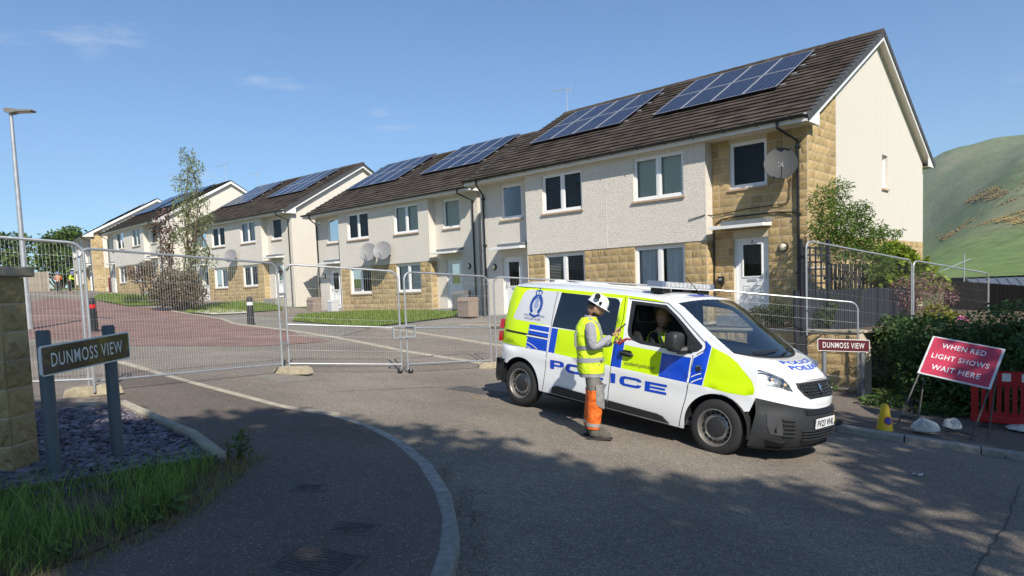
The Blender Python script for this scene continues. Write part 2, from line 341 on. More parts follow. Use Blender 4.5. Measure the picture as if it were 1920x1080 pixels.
o = mesh_np('slate_chippings', VV8.reshape(-1, 3), F, SLATE, rnd=np.repeat(rng.random(n), 5)); tag(o, 'plum grey slate chippings filling the edged bed by the stone wall', 'slate', kind='stuff')

# grass blades
GRASS = M('grass_blades', (.20, .31, .065), .7, orand=.5, spec=.25, trans=.35)
GRASSL = M('lawn_blades', (.17, .24, .04), .7, orand=.35, spec=.2, trans=.3)
def blades(name, pts, hmin, hmax, w, mat, label, lean=.5, seg=2):
    P = np.array(pts); n = len(P); a = rng.uniform(0, 6.28, n); h = rng.uniform(hmin, hmax, n)*rng.uniform(.6, 1.2, n); ln = rng.uniform(.1, lean, n)*h; b = rng.uniform(0, 6.28, n)
    side = np.c_[np.cos(a), np.sin(a), np.zeros(n)]*w/2*rng.uniform(.6, 1.4, n)[:, None]; ld = np.c_[np.cos(b), np.sin(b), np.zeros(n)]
    rows = []
    for i in range(seg+1):
        t = i/seg; c = P+ld*(ln*t*t)[:, None]+np.c_[np.zeros(n), np.zeros(n), h*(t-.25*t*t*(ln/h))]; k = 1-t*.92
        rows += [c-side*k, c+side*k]
    V = np.stack(rows, 1); q = np.array([(2*i, 2*i+1, 2*i+3, 2*i+2) for i in range(seg)]); F = (np.arange(n)[:, None, None]*(2*(seg+1))+q[None]).reshape(-1, 4)
    o = mesh_np(name, V.reshape(-1, 3), F, mat, rnd=np.repeat(rng.random(n), seg)); return tag(o, label, 'grass', kind='stuff')
def scatter(poly, n, dz=0., clump=None):
    xs = [p[0] for p in poly]; ys = [p[1] for p in poly]; r = []
    while len(r) < n:
        x, y = random.uniform(min(xs), max(xs)), random.uniform(min(ys), max(ys))
        if inside((x, y), poly) and (clump is None or random.random() < clump(x, y)): r.append((x, y))
    return [(x, y, gz(x, y)+dz) for x, y in r]
verge = [(-2.62, 6.05), (-2.52, 5.5), (-2.42, 4.9), (-2.40, 4.4), (-2.5, 3.9), (-2.65, 3.5), (-2.9, 2.6), (-3.1, 1.2), (-6.5, 1.2), (-6.5, 4.6), (-4.3, 5.0), (-3.6, 4.72), (-3.25, 5.03)]
sheet('verge', verge, .115, SOIL, .4)
blades('verge_grass', scatter(verge, 15000, .11, lambda x, y: .45+.55*math.sin(x*5.1+1)*math.sin(y*4.3)), .10, .30, .008, GRASS, 'long unmown grass on the verge beneath the near street sign', .8, 3)
edge = [(-2.3, 6.3), (-2.25, 5.5), (-2.2, 4.6), (-2.4, 3.7), (-2.9, 3.0), (-3.2, 3.4), (-2.8, 4.2), (-2.7, 5.0), (-2.75, 6.0)]
blades('verge_fringe', scatter(edge, 2600, .105), .03, .13, .007, M('dry_blades', (.22, .21, .075), .8, orand=.4, trans=.3), 'short dry grass creeping over the edge of the near footway', 1.2)
lawn2 = [(-8.2, 25.95), (-4.66, 22.45), (-4.26, 23.15), (-1.62, 26.8), (-2.3, 28.9), (-4.2, 31.0), (-7.2, 33.8), (-9.42, 30.75)]
lawn3 = [(-14.72, 31.5), (-13.2, 31.5), (-11.76, 35.75), (-12.6, 38.0), (-16.0, 41.2), (-16.58, 35.25)]
lawn4 = [(-26.24, 43.75), (-19.55, 35.5), (-18.6, 37.0), (-20.6, 46.0), (-26.02, 49.0), (-30.6, 51.7)]
for pl, nb, lb in ((lawn2, 9000, 'sunlit front lawn of the middle pair of houses behind the gate panels'), (lawn3, 5000, 'front lawn beside the second black bollard'), (lawn4, 5000, 'small far lawn beyond the tall shrubs')):
    o = sheet('lawn', pl, .04, LAWN, .8); blades('lawn_grass', scatter(pl, nb, .04), .05, .13, .03, GRASSL, lb, .6, 1)
sheet('gravel_bed', [(-15.0, 32.3), (-13.15, 30.6), (-12.2, 32.4), (-13.3, 34.6), (-15.3, 35.0)], .055, M('pale_gravel', (.55, .50, .42), .9, var=.35, vs=30, bump=.6, bs=60, dist=.02), .5)
sheet('verge', [(-20, 24.5), (-30, 36), (-46, 54), (-70, 60), (-60, 20), (-30, 8), (-12, 8.5), (-9.2, 7.2), (-11.6, 12.3)], .03, LAWN, 2.2)

# inspection covers in the near footway
IRON = M('cover_iron', (.105, .092, .082), .75, var=.35, vs=25, bump=.8, bs=90, dist=.006)
for x, y, w, d, rz, lb in ((-1.67, 5.45, .22, .15, .1, 'smallest iron stop-valve cover, farthest along the near footway'), (-1.12, 4.6, .26, .18, -.1, 'middle iron cover in the near footway'), (-1.2, 4.0, .42, .34, -.25, 'large rusty wavy-patterned iron cover at the bottom edge')):
    z = gz(x, y)+kdz(x, y); sx = (gz(x+.2, y)-gz(x-.2, y))/.4; t = thing('inspection_cover', lb, 'manhole cover', (x, y, z), rz, 'iron covers in the near footway'); t.rotation_euler = (0, math.atan(-sx), rz)
    mb = MB().box(-w/2, w/2, -d/2, d/2, -.02, .004); mb.build('plate', IRON, t)
    mb = MB()
    for a, b, c, e in ((-w/2-.025, w/2+.025, -d/2-.025, -d/2-.004), (-w/2-.025, w/2+.025, d/2+.004, d/2+.025), (-w/2-.025, -w/2-.004, -d/2, d/2), (w/2+.004, w/2+.025, -d/2, d/2)): mb.box(a, b, c, e, -.02, .007)
    mb.build('rim', IRON, t); nr = max(4, int(d/.035))
    for i in range(nr):
        yy = -d/2+.02+(d-.04)*i/(nr-1); mb = MB().tube([(xx, yy+.008*math.sin(xx*70), .006) for xx in np.linspace(-w/2+.015, w/2-.015, 13)], .006, 5); mb.build('rib', IRON, t)

# hill
def sk(t, pts): return float(np.interp(t, [p[0] for p in pts], [p[1] for p in pts]))
BACK = [(-.2, -.004), (.3, .02), (.45, .075), (.54, .118), (.597, .151), (.622, .166), (.646, .1752), (.692, .1838), (.737, .191), (.85, .205), (1.1, .2), (1.6, .12), (2.4, .02)]
SPUR = [(-.2, -.006), (.45, .005), (.56, .035), (.60, .058), (.646, .095), (.69, .128), (.737, .160), (.8, .185), (.95, .19), (1.3, .12), (2.4, .01)]
def hz(r, t):
    s, b = sk(t, SPUR), sk(t, BACK)
    if r < 260: e = -.010+.0*r
    elif r < 1000: k = (r-260)/740; e = -.010+(s+.010)*(k**1.15)
    elif r < 1250: e = s-.012*math.sin((r-1000)/250*math.pi)
    else: k = min(1, (r-1250)/550); e = s+(b-s)*k**.8
    return e
mb = MB(); ths = np.linspace(-.15, 2.2, 190); rs = [170, 260, 340, 430, 520, 610, 700, 790, 870, 940, 1000, 1080, 1170, 1250, 1360, 1480, 1600, 1700, 1800, 1950]
def hp(r, t):
    y = r/math.sqrt(1+t*t); x = y*t; z = hz(r, t)*y
    if r > 300: z += (math.sin(x*.021+y*.013)*3.2+math.sin(x*.05-y*.043+1)*1.6+math.sin(x*.11+y*.09)*.8)*min(1, (r-300)/300)
    if r > 1850: z -= 30
    return (x, y, z)
mb.grid(hp, rs, ths)
HILL = M('hill_grass', (.13, .14, .07), .95, spec=.05); t = HILL.node_tree; l = t.links.new; b = t.nodes['Principled BSDF']
co = t.nodes.new('ShaderNodeTexCoord'); n1 = t.nodes.new('ShaderNodeTexNoise'); n1.inputs['Scale'].default_value = .009; n1.inputs['Detail'].default_value = 8; n1.inputs['Roughness'].default_value = .6; l(co.outputs['Object'], n1.inputs['Vector'])
r = t.nodes.new('ShaderNodeValToRGB'); e = r.color_ramp.elements; e[0].position = .34; e[0].color = (.12, .165, .07, 1); e[1].position = .70; e[1].color = (.23, .22, .13, 1); k = e.new(.5); k.color = (.165, .195, .092, 1); l(n1.outputs['Fac'], r.inputs[0])
n2 = t.nodes.new('ShaderNodeTexNoise'); n2.inputs['Scale'].default_value = .12; n2.inputs['Detail'].default_value = 6; l(co.outputs['Object'], n2.inputs['Vector'])
mr = t.nodes.new('ShaderNodeMapRange'); mr.inputs['From Min'].default_value = .3; mr.inputs['From Max'].default_value = .7; mr.inputs['To Min'].default_value = .7; mr.inputs['To Max'].default_value = 1.25; l(n2.outputs['Fac'], mr.inputs['Value'])
sx = t.nodes.new('ShaderNodeSeparateXYZ'); l(co.outputs['Object'], sx.inputs[0]); m2 = t.nodes.new('ShaderNodeMapRange'); m2.inputs['From Min'].default_value = 12; m2.inputs['From Max'].default_value = 34; l(sx.outputs['Z'], m2.inputs['Value'])
mxx = t.nodes.new('ShaderNodeMixRGB'); mxx.inputs[1].default_value = (.14, .20, .065, 1); l(m2.outputs[0], mxx.inputs[0]); l(r.outputs[0], mxx.inputs[2])
mu = t.nodes.new('ShaderNodeMixRGB'); mu.blend_type = 'MULTIPLY'; mu.inputs[0].default_value = 1; l(mxx.outputs[0], mu.inputs[1]); l(mr.outputs[0], mu.inputs[2]); l(mu.outputs[0], b.inputs['Base Color'])
o = mb.build('hill', HILL, smooth=True); tag(o, kind='structure')
# gorse on the hillside (low-poly bushes, one mass)
vs = []; fs = []; ico = [(0, 0, 1), (.9, 0, .35), (.28, .85, .4), (-.72, .53, .3), (-.72, -.53, .4), (.28, -.85, .35), (0, 0, -.3)]
icf = [(0, 1, 2), (0, 2, 3), (0, 3, 4), (0, 4, 5), (0, 5, 1), (6, 2, 1), (6, 3, 2), (6, 4, 3), (6, 5, 4), (6, 1, 5)]
patches = [(.690, 880, .020, 26), (.712, 815, .016, 26), (.668, 930, .010, 18), (.700, 700, .016, 26), (.676, 740, .014, 24), (.655, 770, .012, 18), (.722, 650, .014, 22), (.630, 800, .008, 14), (.728, 720, .016, 20), (.76, 760, .02, 30)]
for t0, r0, dt, drr in patches:
    for _ in range(330):
        a, bq = random.gauss(0, 1), random.gauss(0, 1); p = hp(r0+bq*drr*.8-2700*a*dt*.75, t0+a*dt*.75); s = random.uniform(.5, 1.8); o0 = len(vs)
        vs += [(p[0]+x*s*random.uniform(.7, 1.4), p[1]+y*s, p[2]+z*s*.8) for x, y, z in ico]; fs += [tuple(i+o0 for i in f) for f in icf]
mb = MB(); mb.add(vs, fs); o = mb.build('gorse', M('gorse', (.22, .17, .07), .95, var=.4, vs=.12, col2=(.33, .24, .08), spec=.05), fix=False); tag(o, 'patches of ochre gorse scrub scattered on the green hillside', 'gorse', kind='stuff')
# ---------------------------------------------------------------- houses
RENDER = M('cream_roughcast', (.735, .685, .605), .92, var=.16, vs=34, bump=1.0, bs=44, dist=.034, spec=.15, detail=6)
STONE = M('buff_stone', (.44, .32, .16), .9, var=.24, vs=14, bump=.6, bs=55, dist=.01, orand=.20, spec=.2)
MORTAR = M('mortar', (.56, .49, .37), .95, var=.15, vs=20, spec=.1)
TILE = M('concrete_roof_tile', (.066, .050, .040), .9, var=.45, vs=1.6, bump=.7, bs=70, dist=.008, orand=.16, spec=.15, detail=9, col2=(.105, .084, .068))
VERGE = M('grey_verge_tile', (.07, .073, .078), .7, orand=.12, spec=.3)
UPVC = M('white_upvc', (.80, .80, .79), .35, spec=.5)
FASC = M('white_fascia', (.78, .77, .75), .4, var=.05, vs=3)
SOFF = M('soffit_board', (.70, .66, .58), .6, var=.08, vs=5)
BLACKP = M('black_plastic', (.012, .012, .013), .35)
SILL = M('sill_stone', (.46, .33, .22), .85, var=.15, vs=10)
PANE = glass('window_glass', (.93, .95, .94), 1.38)
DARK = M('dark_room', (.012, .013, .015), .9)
SOLAR = M('solar_cells', (.015, .018, .040), .25, spec=.4, coat=.1, var=.12, vs=3)
ALU = M('aluminium', (.62, .62, .62), .35, metal=.6)
CANOPY = M('canopy_lead', (.17, .19, .21), .6, var=.15, vs=6)
BLINDS = dict(slats=M('dark_blind', (.045, .045, .048), .5), pale=M('pale_blind', (.60, .62, .55), .8), white=M('white_blind', (.66, .67, .66), .8), curtain=M('grey_curtain', (.66, .70, .74), .9, var=.25, vs=4, stretch=(6, 6, .3)))
def weather(m):
    """faint rain streaks and blotches on the render"""
    t = m.node_tree; l = t.links.new; b = t.nodes['Principled BSDF']; base = b.inputs['Base Color'].links[0].from_socket; co = t.nodes.new('ShaderNodeTexCoord'); mp_ = t.nodes.new('ShaderNodeMapping'); mp_.inputs['Scale'].default_value = (2.6, 2.6, .22); l(co.outputs['Object'], mp_.inputs[0])
    n = t.nodes.new('ShaderNodeTexNoise'); n.inputs['Scale'].default_value = 1.6; n.inputs['Detail'].default_value = 8; n.inputs['Roughness'].default_value = .65; l(mp_.outputs[0], n.inputs['Vector']); mr = t.nodes.new('ShaderNodeMapRange'); mr.inputs['From Min'].default_value = .32; mr.inputs['From Max'].default_value = .62; mr.inputs['To Min'].default_value = .975; mr.inputs['To Max'].default_value = 1.01; l(n.outputs['Fac'], mr.inputs['Value'])
    mu = t.nodes.new('ShaderNodeMixRGB'); mu.blend_type = 'MULTIPLY'; mu.inputs[0].default_value = 1; l(base, mu.inputs[1]); l(mr.outputs[0], mu.inputs[2]); l(mu.outputs[0], b.inputs['Base Color'])
weather(RENDER)
MM = .565
BLK = []
for k in range(6):
    r_ = random.Random(k); nx, nz = 5, 4; vs = []; fs = []
    for i in range(nx):
        for j in range(nz):
            edge = i in (0, nx-1) or j in (0, nz-1)
            vs.append((i/(nx-1)-.5+(0 if edge else r_.uniform(-.06, .06)), -(.35 if edge else r_.uniform(.55, 1.25)), j/(nz-1)-.5+(0 if edge else r_.uniform(-.07, .07))))
    for i in range(nx-1):
        for j in range(nz-1): fs.append((i*nz+j, (i+1)*nz+j, (i+1)*nz+j+1, i*nz+j+1))
    o0 = len(vs); vs += [(-.5, .5, -.5), (.5, .5, -.5), (.5, .5, .5), (-.5, .5, .5)]; c00, c10, c11, c01 = 0, (nx-1)*nz, nx*nz-1, nz-1
    bot = [i*nz for i in range(nx)]; top = [i*nz+nz-1 for i in range(nx)]; lf = list(range(nz)); rg = [(nx-1)*nz+j for j in range(nz)]
    fs += [tuple([o0]+[o0+1]+bot[::-1]), tuple(top+[o0+2, o0+3]), tuple([o0+3, o0]+lf), tuple([o0+1, o0+2]+rg[::-1])]
    BLK.append((vs, fs))
BLKME = []
for vs, fs in BLK:
    me = bpy.data.meshes.new('stone_block'); me.from_pydata(vs, [], fs); me.materials.append(STONE); me.update(); BLKME.append(me)
def courses(zs, spans_at, rnd, hcourse=.225):
    """list of (s0,s1,z0,z1) blocks; spans_at(z0,z1)-> list of (a,b)"""
    r = []; z1 = zs[1]; row = 0
    while z1-hcourse*.5 > zs[0]:
        z0 = max(zs[0], z1-hcourse)
        for a, b in spans_at(z0+.01, z1-.01):
            s = a
            while b-s > .03:
                ln = rnd.choice((.45, .45, .45, .34, .225, .225, .30))
                if s == a and row % 2: ln = rnd.choice((.225, .30))
                if b-s-ln < .12: ln = b-s
                r.append((s, s+ln, z0, z1)); s += ln
        z1 = z0; row += 1
    return r
def cut_spans(a, b, holes):
    def f(z0, z1):
        sp = [(a, b)]
        for (h0, h1, k0, k1) in holes:
            if k0 < z1 and k1 > z0:
                ns = []
                for p, q in sp:
                    if h1 <= p or h0 >= q: ns.append((p, q))
                    else:
                        if h0 > p: ns.append((p, h0))
                        if h1 < q: ns.append((h1, q))
                sp = ns
        return sp
    return f
def wall(mb, outline, holes, fn, reveal=.1, mi=0):
    hl = [[(a, c), (b, c), (b, d), (a, d)] for a, b, c, d in holes]
    vs, fs = tri_fill(outline, hl); mb.add([fn(a, b, 0) for a, b in vs], fs, mi)
    for h in hl:
        for (p, q) in zip(h, h[1:]+h[:1]): mb.add([fn(*p, 0), fn(*q, 0), fn(*q, reveal), fn(*p, reveal)], [(0, 1, 2, 3)], mi)
def add_window(root, x0, x1, z0, z1, fn, blind='pale', leaves=2, detail=True, sill=True, rv=.085):
    """fn(s,z,depth): depth positive inward"""
    W = MB(); fr = .055
    def bx(mb, a, b, c, d, d0, d1):
        q = [fn(a, c, d0), fn(b, c, d0), fn(b, c, d1), fn(a, c, d1), fn(a, d, d0), fn(b, d, d0), fn(b, d, d1), fn(a, d, d1)]
        mb.add(q, [(0, 3, 2, 1), (4, 5, 6, 7), (0, 1, 5, 4), (1, 2, 6, 5), (2, 3, 7, 6), (3, 0, 4, 7)])
    bx(W, x0, x1, z0, z0+fr+.02, rv-.03, rv+.05); bx(W, x0, x1, z1-fr, z1, rv-.03, rv+.05); bx(W, x0, x0+fr, z0+fr+.02, z1-fr, rv-.03, rv+.05); bx(W, x1-fr, x1, z0+fr+.02, z1-fr, rv-.03, rv+.05)
    w = W.build('window', UPVC, root)
    ed = [x0+fr]+([(x0+x1)/2] if leaves == 2 else [])+[x1-fr]
    if leaves == 2: W = MB(); bx(W, (x0+x1)/2-.05, (x0+x1)/2+.05, z0+fr+.02, z1-fr, rv-.025, rv+.05); W.build('mullion', UPVC, w)
    for i in range(leaves):
        a = ed[i]+(.05 if i else 0); b = ed[i+1]-(.05 if leaves == 2 and i == 0 else 0); c, d = z0+fr+.02, z1-fr
        if detail:
            S = MB(); s = .038
            bx(S, a, b, c, c+s, rv-.015, rv+.04); bx(S, a, b, d-s, d, rv-.015, rv+.04); bx(S, a, a+s, c+s, d-s, rv-.015, rv+.04); bx(S, b-s, b, c+s, d-s, rv-.015, rv+.04); S.build('sash', UPVC, w)
            a, b, c, d = a+s, b-s, c+s, d-s
        Pn = MB(); Pn.add([fn(a, c, rv+.012), fn(b, c, rv+.012), fn(b, d, rv+.012), fn(a, d, rv+.012)], [(0, 1, 2, 3)]); Pn.build('pane', PANE, w)
    bl = MB(); a, b = x0+fr, x1-fr
    bd = blind.split('+')[0]
    if bd == 'slats' and detail:
        n = int((z1-z0)/.05)
        for i in range(n):
            z = z0+.09+i*.05
            if z < z1-.07: bl.add([fn(a, z, rv+.10), fn(b, z, rv+.10), fn(b, z+.030, rv+.128), fn(a, z+.030, rv+.128)], [(0, 1, 2, 3)])
        bl.build('blind', M('blind_slat', (.16, .16, .165), .5), w)
    elif bd == 'curtain':
        for (p, q) in ((a, a+(b-a)*.36), (a+(b-a)*.58, b)):
            n = 24
            bl.grid(lambda s, z: fn(s, z, rv+.13+.03*math.sin((s-p)*46)), np.linspace(p, q, n), [z0+.06, z1-.06])
        bl.build('curtain', BLINDS['curtain'], w, smooth=True)
    elif bd in ('pale', 'white'):
        if detail:
            n = int((z1-z0)/.075)
            for i in range(n):
                z = z0+.07+i*.075
                if z+.07 < z1: bl.add([fn(a, z, rv+.10), fn(b, z, rv+.10), fn(b, z+.078, rv+.115), fn(a, z+.078, rv+.115)], [(0, 1, 2, 3)])
        else: bl.add([fn(a, z0+.05, rv+.10), fn(b, z0+.05, rv+.10), fn(b, z1-.05, rv+.10), fn(a, z1-.05, rv+.10)], [(0, 1, 2, 3)])
        bl.build('blind', BLINDS[bd], w)
    elif bd == 'slats':
        bl.add([fn(a, z0+.05, rv+.10), fn(b, z0+.05, rv+.10), fn(b, z1-.05, rv+.10), fn(a, z1-.05, rv+.10)], [(0, 1, 2, 3)]); bl.build('blind', BLINDS['slats'], w)
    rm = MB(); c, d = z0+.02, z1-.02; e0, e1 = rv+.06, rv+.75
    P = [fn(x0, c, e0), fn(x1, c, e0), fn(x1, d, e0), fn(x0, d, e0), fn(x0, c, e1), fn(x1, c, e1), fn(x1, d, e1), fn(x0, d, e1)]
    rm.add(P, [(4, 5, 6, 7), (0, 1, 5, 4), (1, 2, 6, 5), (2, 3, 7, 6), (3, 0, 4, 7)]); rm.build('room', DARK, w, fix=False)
    if sill:
        S = MB(); bx(S, x0-.05, x1+.05, z0-.06, z0-.004, -.055, rv-.03); S.build('sill', SILL, w)
    return w
def add_door(root, x0, x1, z0, z1, fn, number=None, mirror=False, rv=.085, detail=True):
    def bx(mb, a, b, c, d, d0, d1):
        q = [fn(a, c, d0), fn(b, c, d0), fn(b, c, d1), fn(a, c, d1), fn(a, d, d0), fn(b, d, d0), fn(b, d, d1), fn(a, d, d1)]
        mb.add(q, [(0, 3, 2, 1), (4, 5, 6, 7), (0, 1, 5, 4), (1, 2, 6, 5), (2, 3, 7, 6), (3, 0, 4, 7)])
    F = MB(); fr = .06; bx(F, x0, x0+fr, z0, z1, rv-.02, rv+.06); bx(F, x1-fr, x1, z0, z1, rv-.02, rv+.06); bx(F, x0+fr, x1-fr, z1-fr, z1, rv-.02, rv+.06)
    d = F.build('door', UPVC, root); a, b, c, e = x0+fr, x1-fr, z0+.03, z1-fr
    w = b-a; gx0, gx1, gz0, gz1 = a+w*.2, b-w*.2, c+(e-c)*.50, e-.12
    Lf = MB(); wall(Lf, [(a, c), (b, c), (b, e), (a, e)], [(gx0, gx1, gz0, gz1)], lambda s, z, q: fn(s, z, rv+.01+q), .03); Lf.build('leaf', UPVC, d)
    G = MB(); G.add([fn(gx0, gz0, rv+.022), fn(gx1, gz0, rv+.022), fn(gx1, gz1, rv+.022), fn(gx0, gz1, rv+.022)], [(0, 1, 2, 3)]); G.build('pane', PANE, d)
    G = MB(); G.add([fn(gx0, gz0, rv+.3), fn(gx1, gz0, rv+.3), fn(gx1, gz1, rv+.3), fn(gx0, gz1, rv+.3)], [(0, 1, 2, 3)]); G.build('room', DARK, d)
    if detail:
        B = MB()
        for (p, q, r_, s) in ((gx0-.03, gx1+.03, gz0-.035, gz0), (gx0-.03, gx1+.03, gz1, gz1+.035), (gx0-.035, gx0, gz0, gz1), (gx1, gx1+.035, gz0, gz1)): bx(B, p, q, r_, s, rv-.006, rv+.012)
        B.build('glazing_bead', UPVC, d)
        for p in (a+w*.2, a+w*.56):
            B = MB(); q, r_, s = p+w*.24, c+.18, gz0-.24
            for (h0, h1, k0, k1) in ((p, q, r_, r_+.018), (p, q, s-.018, s), (p, p+.018, r_, s), (q-.018, q, r_, s)): bx(B, h0, h1, k0, k1, rv-.004, rv+.012)
            bx(B, p+.045, q-.045, r_+.045, s-.045, rv-.003, rv+.012); B.build('door_panel', UPVC, d)
    B = MB(); bx(B, (gx0+gx1)/2-.13, (gx0+gx1)/2+.13, gz0-.13, gz0-.07, rv-.008, rv+.012); B.build('letterbox', ALU, d)
    hx = (a+.05 if mirror else b-.05); B = MB(); bx(B, hx-.015, hx+.015, gz0-.1, gz0+.14, rv-.02, rv+.01); bx(B, min(hx, hx+(.1 if mirror else -.1)), max(hx, hx+(.1 if mirror else -.1)), gz0+.02, gz0+.045, rv-.05, rv-.03); B.build('handle', ALU, d)
    if number:
        vs, fs = text2d(number, .13, .004, align='CENTER'); B = MB(); B.add([fn((a+b)/2+x, gz1+.055+y, rv+.004) for x, y in vs], fs); B.build('door_number', BLACKP, d)
    return d
def house(label, org, dyaw, D=10.83, SW=2.0, lod=0, stone_right=False, stone_strip=False, blinds=None, zb=-1.7, arrays=((1.55, 5.65), (6.95, 11.1)), number=None, xl=-12.04):
    """pair of semi-detached houses; local x runs along the front (0 = right-hand corner), y into the house"""
    root = thing('house', label, 'house', org, YAW+dyaw, 'houses in the row'); rnd = random.Random(hash(label) & 255)
    BL = blinds or {}; det = lod == 0; XL = xl; yb = -.37; zr = 3.80
    roofz = lambda y: 3.97+MM*(min(y, D-y)+.58)
    front = lambda s, z, d: (s, d, z); bay = lambda s, z, d: (s, yb+d, z); bays = lambda s, z, d: (s, yb+.025+d, z)
    WU = [(-5.0, -3.32, 2.42, 3.69), (-8.64, -6.95, 2.42, 3.69)]; WG = [(-5.02, -3.34, -.2, 1.06), (-8.64, -6.95, -.2, 1.06)]
    WR = (-2.11, -1.06, 2.45, 3.69); WL = (XL+1.06, XL+2.11, 2.45, 3.69); DR = (-2.025, -1.045, -.94, 1.10); DL = (XL+1.045, XL+2.025, -.94, 1.10)
    w = MB()
    wall(w, [(-9.4, 1.105), (-2.64, 1.105), (-2.64, zr), (-9.4, zr)], WU, bay)
    w.add([(-9.4, yb, 1.105), (-2.64, yb, 1.105), (-2.64, yb+.05, 1.105), (-9.4, yb+.05, 1.105)], [(0, 1, 2, 3)])
    w.add([(-2.64, yb, 1.105), (-2.64, 0, 1.105), (-2.64, 0, zr), (-2.64, yb, zr)], [(0, 1, 2, 3)]); w.add([(-9.4, yb, zb), (-9.4, 0, zb), (-9.4, 0, zr), (-9.4, yb, zr)], [(0, 1, 2, 3)])
    if not stone_right: wall(w, [(-2.64, zb), (0, zb), (0, zr), (-2.64, zr)], [WR, DR], front)
    wall(w, [(XL, zb), (-9.4, zb), (-9.4, zr), (XL, zr)], [WL, DL], front)
    gabf = lambda s, z, d: (-d, s, z); gw = [(6.05, 6.6, 2.69, 3.74)] if stone_strip else []
    y0 = SW if stone_strip else 0.; zg = 1.11 if stone_strip else zb
    wall(w, [(y0, zg), (D, zg), (D, roofz(D)-.2), (D/2, roofz(D/2)-.2), (y0, roofz(y0)-.2)], gw, gabf, .12)
    w.add([(XL, 0, zb), (XL, D, zb), (XL, D, zr), (XL, D/2, roofz(D/2)-.2), (XL, 0, zr)], [(0, 1, 2, 3, 4)]); w.add([(XL, D, zb), (0, D, zb), (0, D, zr), (XL, D, zr)], [(0, 1, 2, 3)])
    if det:   # movement joint bead in the render
        w.box(-6.03, -6.0, yb-.006, yb, 1.11, zr)
    w.build('wall', RENDER, root, fix=False)
    # stonework
    sets = []   # (blocks, fn, rot)
    bk = MB(); wall(bk, [(-9.4, zb), (-2.64, zb), (-2.64, 1.1), (-9.4, 1.1)], WG, bays); bk.add([(-2.64, yb+.025, zb), (-2.64, 0, zb), (-2.64, 0, 1.105), (-2.64, yb+.025, 1.105)], [(0, 1, 2, 3)])
    zlow = -1.1 if lod else -1.25
    sets.append((courses((zlow, 1.09), cut_spans(-9.39, -2.645, WG), rnd), 'f', yb+.025)); sets.append((courses((zlow, 1.09), lambda a, b: [(yb+.03, -.005)], rnd), 'g', -2.64))
    if stone_right:
        wall(bk, [(-2.64, zb), (0, zb), (0, zr), (-2.64, zr)], [WR, DR], front); sets.insert(0, (courses((zlow, 3.79), cut_spans(-2.635, -.005, [WR, DR]), rnd), 'f', 0.))
    if stone_strip:
        bk.add([(0, 0, zb), (0, SW, zb), (0, SW, roofz(SW)-.2), (0, 0, roofz(0)-.2)], [(0, 1, 2, 3)]); bk.add([(0, SW, zb), (0, D, zb), (0, D, 1.11), (0, SW, 1.11)], [(0, 1, 2, 3)])
        def sp(a, b): ys = max(0.0, (b+.2-3.97)/MM-.58); return [(ys+.005, SW-.015)] if ys < SW-.2 else []
        sets.insert(0, (courses((.2, 5.2), sp, rnd), 'g', 0.)); sets.append((courses((zlow, .2), lambda a, b: [(.005, SW-.015)], rnd), 'g', 0.)); sets.append((courses((-.6, 1.09), lambda a, b: [(SW, D-.01)], rnd), 'g', 0.))
    sw = bk.build('stone_wall', MORTAR, root, fix=False); nind = 0; jn = MB(); jr = []
    for bl, ax, off in sets:
        for (s0, s1, k0, k1) in bl:
            ln, h = s1-s0-.020, k1-k0-.020
            if ln < .03 or h < .03: continue
            k = rnd.randrange(6); c = ((s0+s1)/2, off, (k0+k1)/2) if ax == 'f' else (off, (s0+s1)/2, (k0+k1)/2)
            if lod == 0 and nind < 296:
                o = link('stone_block', BLKME[k], sw); o.location = c; o.scale = (ln, .018, h); o.rotation_euler = (0, 0, 0 if ax == 'f' else R(90)); nind += 1
            else:
                vs, fs = BLK[k]
                jn.add([((x*ln+c[0], y*.018+c[1], z*h+c[2]) if ax == 'f' else (-y*.018+c[0], x*ln+c[1], z*h+c[2])) for x, y, z in vs], fs); jr += [rnd.random()]*len(fs)
    o = jn.build('stone_blocks', STONE, sw, fix=False); o['kind'] = 'stuff'; a = o.data.attributes.new('rnd', 'FLOAT', 'FACE'); a.data.foreach_set('value', jr)
    # roof: deck plus overlapping rows of tiles
    G = .23; x0, x1 = XL-G, G; dk = MB(); yf = -.62; ye = D+.62; yr = D/2
    for a, b in ((yf, yr), (ye, yr)):
        dk.add([(x0, a, roofz(a)-.05), (x1, a, roofz(a)-.05), (x1, b, roofz(b)-.05), (x0, b, roofz(b)-.05)], [(0, 1, 2, 3)])
    rf = dk.build('roof', M('roof_deck', (.05, .045, .04), .9), root, fix=False)
    sl = (yr-yf)/math.cos(math.atan(MM)); nrow = round(sl/.33); cs, sn = math.cos(math.atan(MM)), math.sin(math.atan(MM)); tw = .30; T = MB(); tr = []
    for side in ((1, -1) if lod < 2 else (1,)):
        for i in range(nrow):
            ncol = int((x1-x0)/tw); off = 0 if i % 2 else tw/2
            for j in range(ncol+1):
                a = max(x0, x0+j*tw-off); b = min(x1, x0+(j+1)*tw-off)
                if b-a < .04: continue
                s0, s1 = i*sl/nrow, (i+1)*sl/nrow+.03; jz = rnd.uniform(-.004, .006); q = []
                for s, h in ((s0, .0), (s0, .046), (s1, .006)):
                    for x in (a+.002, b-.002):
                        y = yf+s*cs-h*sn; z = roofz(yf)-.045+s*sn+h*cs+jz; q.append((x, y if side > 0 else D-y, z))
                T.add(q, [(0, 1, 3, 2), (2, 3, 5, 4)]); tr += [rnd.random()]*2
    o = T.build('roof_tiles', TILE, rf, fix=False); o['kind'] = 'stuff'; a = o.data.attributes.new('rnd', 'FLOAT', 'FACE'); a.data.foreach_set('value', tr)
